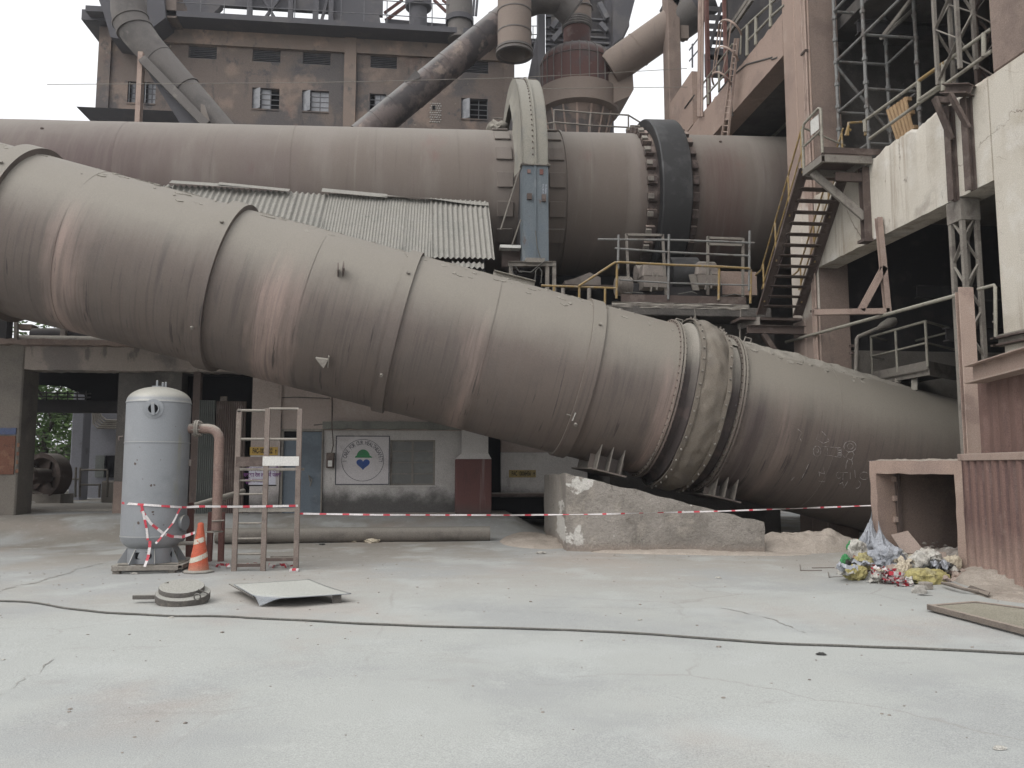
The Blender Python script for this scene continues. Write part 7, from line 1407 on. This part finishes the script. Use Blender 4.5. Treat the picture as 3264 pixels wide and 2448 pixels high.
MB().tube([gp(3003, 1858, .06), gp(3040, 1866, .08), gp(3075, 1878, .06), gp(3160, 1892, .03), gp(3264, 1902, .02)], [.018, .03, .022, .02, .018], 8).build('wooden_pole', G['wood_grey'], None, 'crooked wooden pole on the sand before the gate', 'pole', smooth=50)
brd([gp(3085, 1878, .03), gp(3150, 1902, .02), gp(3158, 1890, .06), gp(3098, 1868, .08)], .02, 'splintered_plank', 'wood_grey', 'dark splintered plank under the wooden pole', 'plank')
# ---------------------------------------------------------------- mesh panel at the lower right
mp_ = thing('mesh_panel', 'olive wire mesh panel in a grey wooden frame lying at the lower right', 'panel', gp(3150, 1960))
M0, M1, M2, M3 = gp(2960, 1934, .05), gp(3108, 1922, .10), gp(3420, 1962, .12), gp(3420, 2052, .05)
for p, q, r_ in ((M0, M3, .06), (M0, M1, .04), (M1, M2, .04)): MB().beam(p, q, .05, r_).build('frame_bar', G['wood_grey'], mp_, bevel=.004)
mb = MB(); nn = 40
for k in range(1, nn):
    u = k/nn; mb.beam(lerp(M0, M3, u), lerp(M1, M2, u), .008, .006); mb.beam(lerp(M0, M1, u)+V((0, 0, .004)), lerp(M3, M2, u)+V((0, 0, .004)), .008, .006)
mb.build('wire_mesh', G['mesh_olive'], mp_)
MB().prism([lerp(M0, M1, .1)-V((0, 0, .015)), lerp(M3, M2, .1)-V((0, 0, .015)), lerp(M3, M2, .95)-V((0, 0, .015)), lerp(M0, M1, .95)-V((0, 0, .015))], (0, 0, .008)).build('backing', G['mesh_olive'], mp_)
# cracks and dirt seams in the slab
gnd = bpy.data.objects['ground']; rnd = random.Random(31)
for pts, wd in (([(-60, 1898), (30, 1876), (90, 1862), (180, 1838), (240, 1815), (330, 1795)], .05), ([(0, 2222), (40, 2196), (70, 2160), (110, 2150), (150, 2118), (200, 2098)], .008), ([(1632, 1938), (1800, 1936), (2030, 1940), (2280, 1934)], .006), ([(2290, 1936), (2420, 1962), (2500, 1990), (2580, 2018)], .02), ([(1400, 1950), (1680, 1948), (1860, 1958)], .005), ([(1080, 1955), (1280, 1946), (1500, 1942)], .005)):
    q = [gp(*p) for p in pts]; L_ = []; R_ = []
    for i in range(len(q)-1):
        for k in range(14):
            p = q[i].lerp(q[i+1], k/14); d = (q[i+1]-q[i]).normalized(); s = V((-d.y, d.x, 0)); off = s*(.09*mn.noise(p*2.3)+.035*mn.noise(p*9)); w2 = wd*max(.05, .35+.8*mn.noise(p*4.1)+.5*mn.noise(p*13))
            a, b = p+off+s*w2, p+off-s*w2; a.z = gh(a.x, a.y)+.004; b.z = gh(b.x, b.y)+.004; L_.append(a); R_.append(b)
    mb = MB(); n = len(L_); mb.add(L_+R_, [[i, i+1, n+i+1, n+i] for i in range(n-1)]); mb.build('slab_crack', G['ground_dark'], gnd)
# ---------------------------------------------------------------- small litter and grit on the yard
for i, (px, py, r, m, lab) in enumerate(((1130, 1728, .10, 'bag_cream', 'crumpled pale wrapper left end by the lying pipe'), (1185, 1730, .13, 'bag_cream', 'long pale wrapper by the lying pipe'), (1027, 1737, .05, 'bag_dark', 'small black scrap in front of the lying pipe'), (1258, 1694, .06, 'bag_dark', 'dark twig scrap on top of the ramp'), (1725, 1765, .07, 'stone_grey', 'pale stone lying left of the wedge block'), (2290, 1843, .035, 'bag_white', 'white scrap right of the wedge block'), (2040, 1977, .02, 'bag_white', 'white scrap just behind the cable'), (2618, 2088, .035, 'bag_dark', 'small black leaf in front of the cable'), (3188, 2388, .03, 'bag_white', 'white paper scrap at the lower right corner'), (1010, 1735, .03, 'stone_grey', 'grey pebble near the black scrap'), (545, 1970, .025, 'bag_white', 'white scrap stuck to the cable'), (10, 2104, .015, 'bag_white', 'tiny white scrap at the left edge'), (430, 1830, .045, 'stone_grey', 'half brick under the tank base'))):
    c = gp(px, py); MB().ico(c+V((0, 0, r*.25)), r, 3, (1.2, .8, .35), .6, 2.5, i*3+1).build('litter', G[m], None, lab, 'litter', smooth=50)
rnd = random.Random(77); mb = MB()
for _ in range(1000):
    if rnd.random() < .55: x, y = rnd.uniform(-9, 8), rnd.uniform(4, 17)
    else: x, y = rnd.choice([(rnd.gauss(7, .9), rnd.gauss(12.5, 1.2)), (rnd.gauss(2.2, 1.2), rnd.gauss(16.4, .8)), (rnd.gauss(-3, 3), rnd.gauss(12.5, .9)), (rnd.gauss(4.6, 1.6), rnd.gauss(14, .4))])
    k = abs(rnd.gauss(0, .006))+.003; k = min(k, .025); mb.ico((x, y, gh(x, y)+k*.2), k, 1, (1.2, .9, .55), .4, 2, rnd.random()*40)
mb.build('grit', G['rubble'], None, 'scattered small grit and pebbles on the yard', 'grit', kind='stuff')
# ---------------------------------------------------------------- dusty air
hm = bpy.data.materials.new('haze_air'); hm.use_nodes = True; nt = hm.node_tree; nt.nodes.remove(nt.nodes['Principled BSDF'])
pv = nt.nodes.new('ShaderNodeVolumePrincipled'); pv.inputs['Color'].default_value = (.93, .95, 1, 1); pv.inputs['Density'].default_value = .0008; pv.inputs['Anisotropy'].default_value = .2
nt.links.new(pv.outputs[0], nt.nodes['Material Output'].inputs['Volume'])
MB().box((-760, -360, -1.6), (760, 1560, 32)).build('haze', hm, None, 'thin dusty air hanging over the whole plant yard', 'haze', kind='stuff')
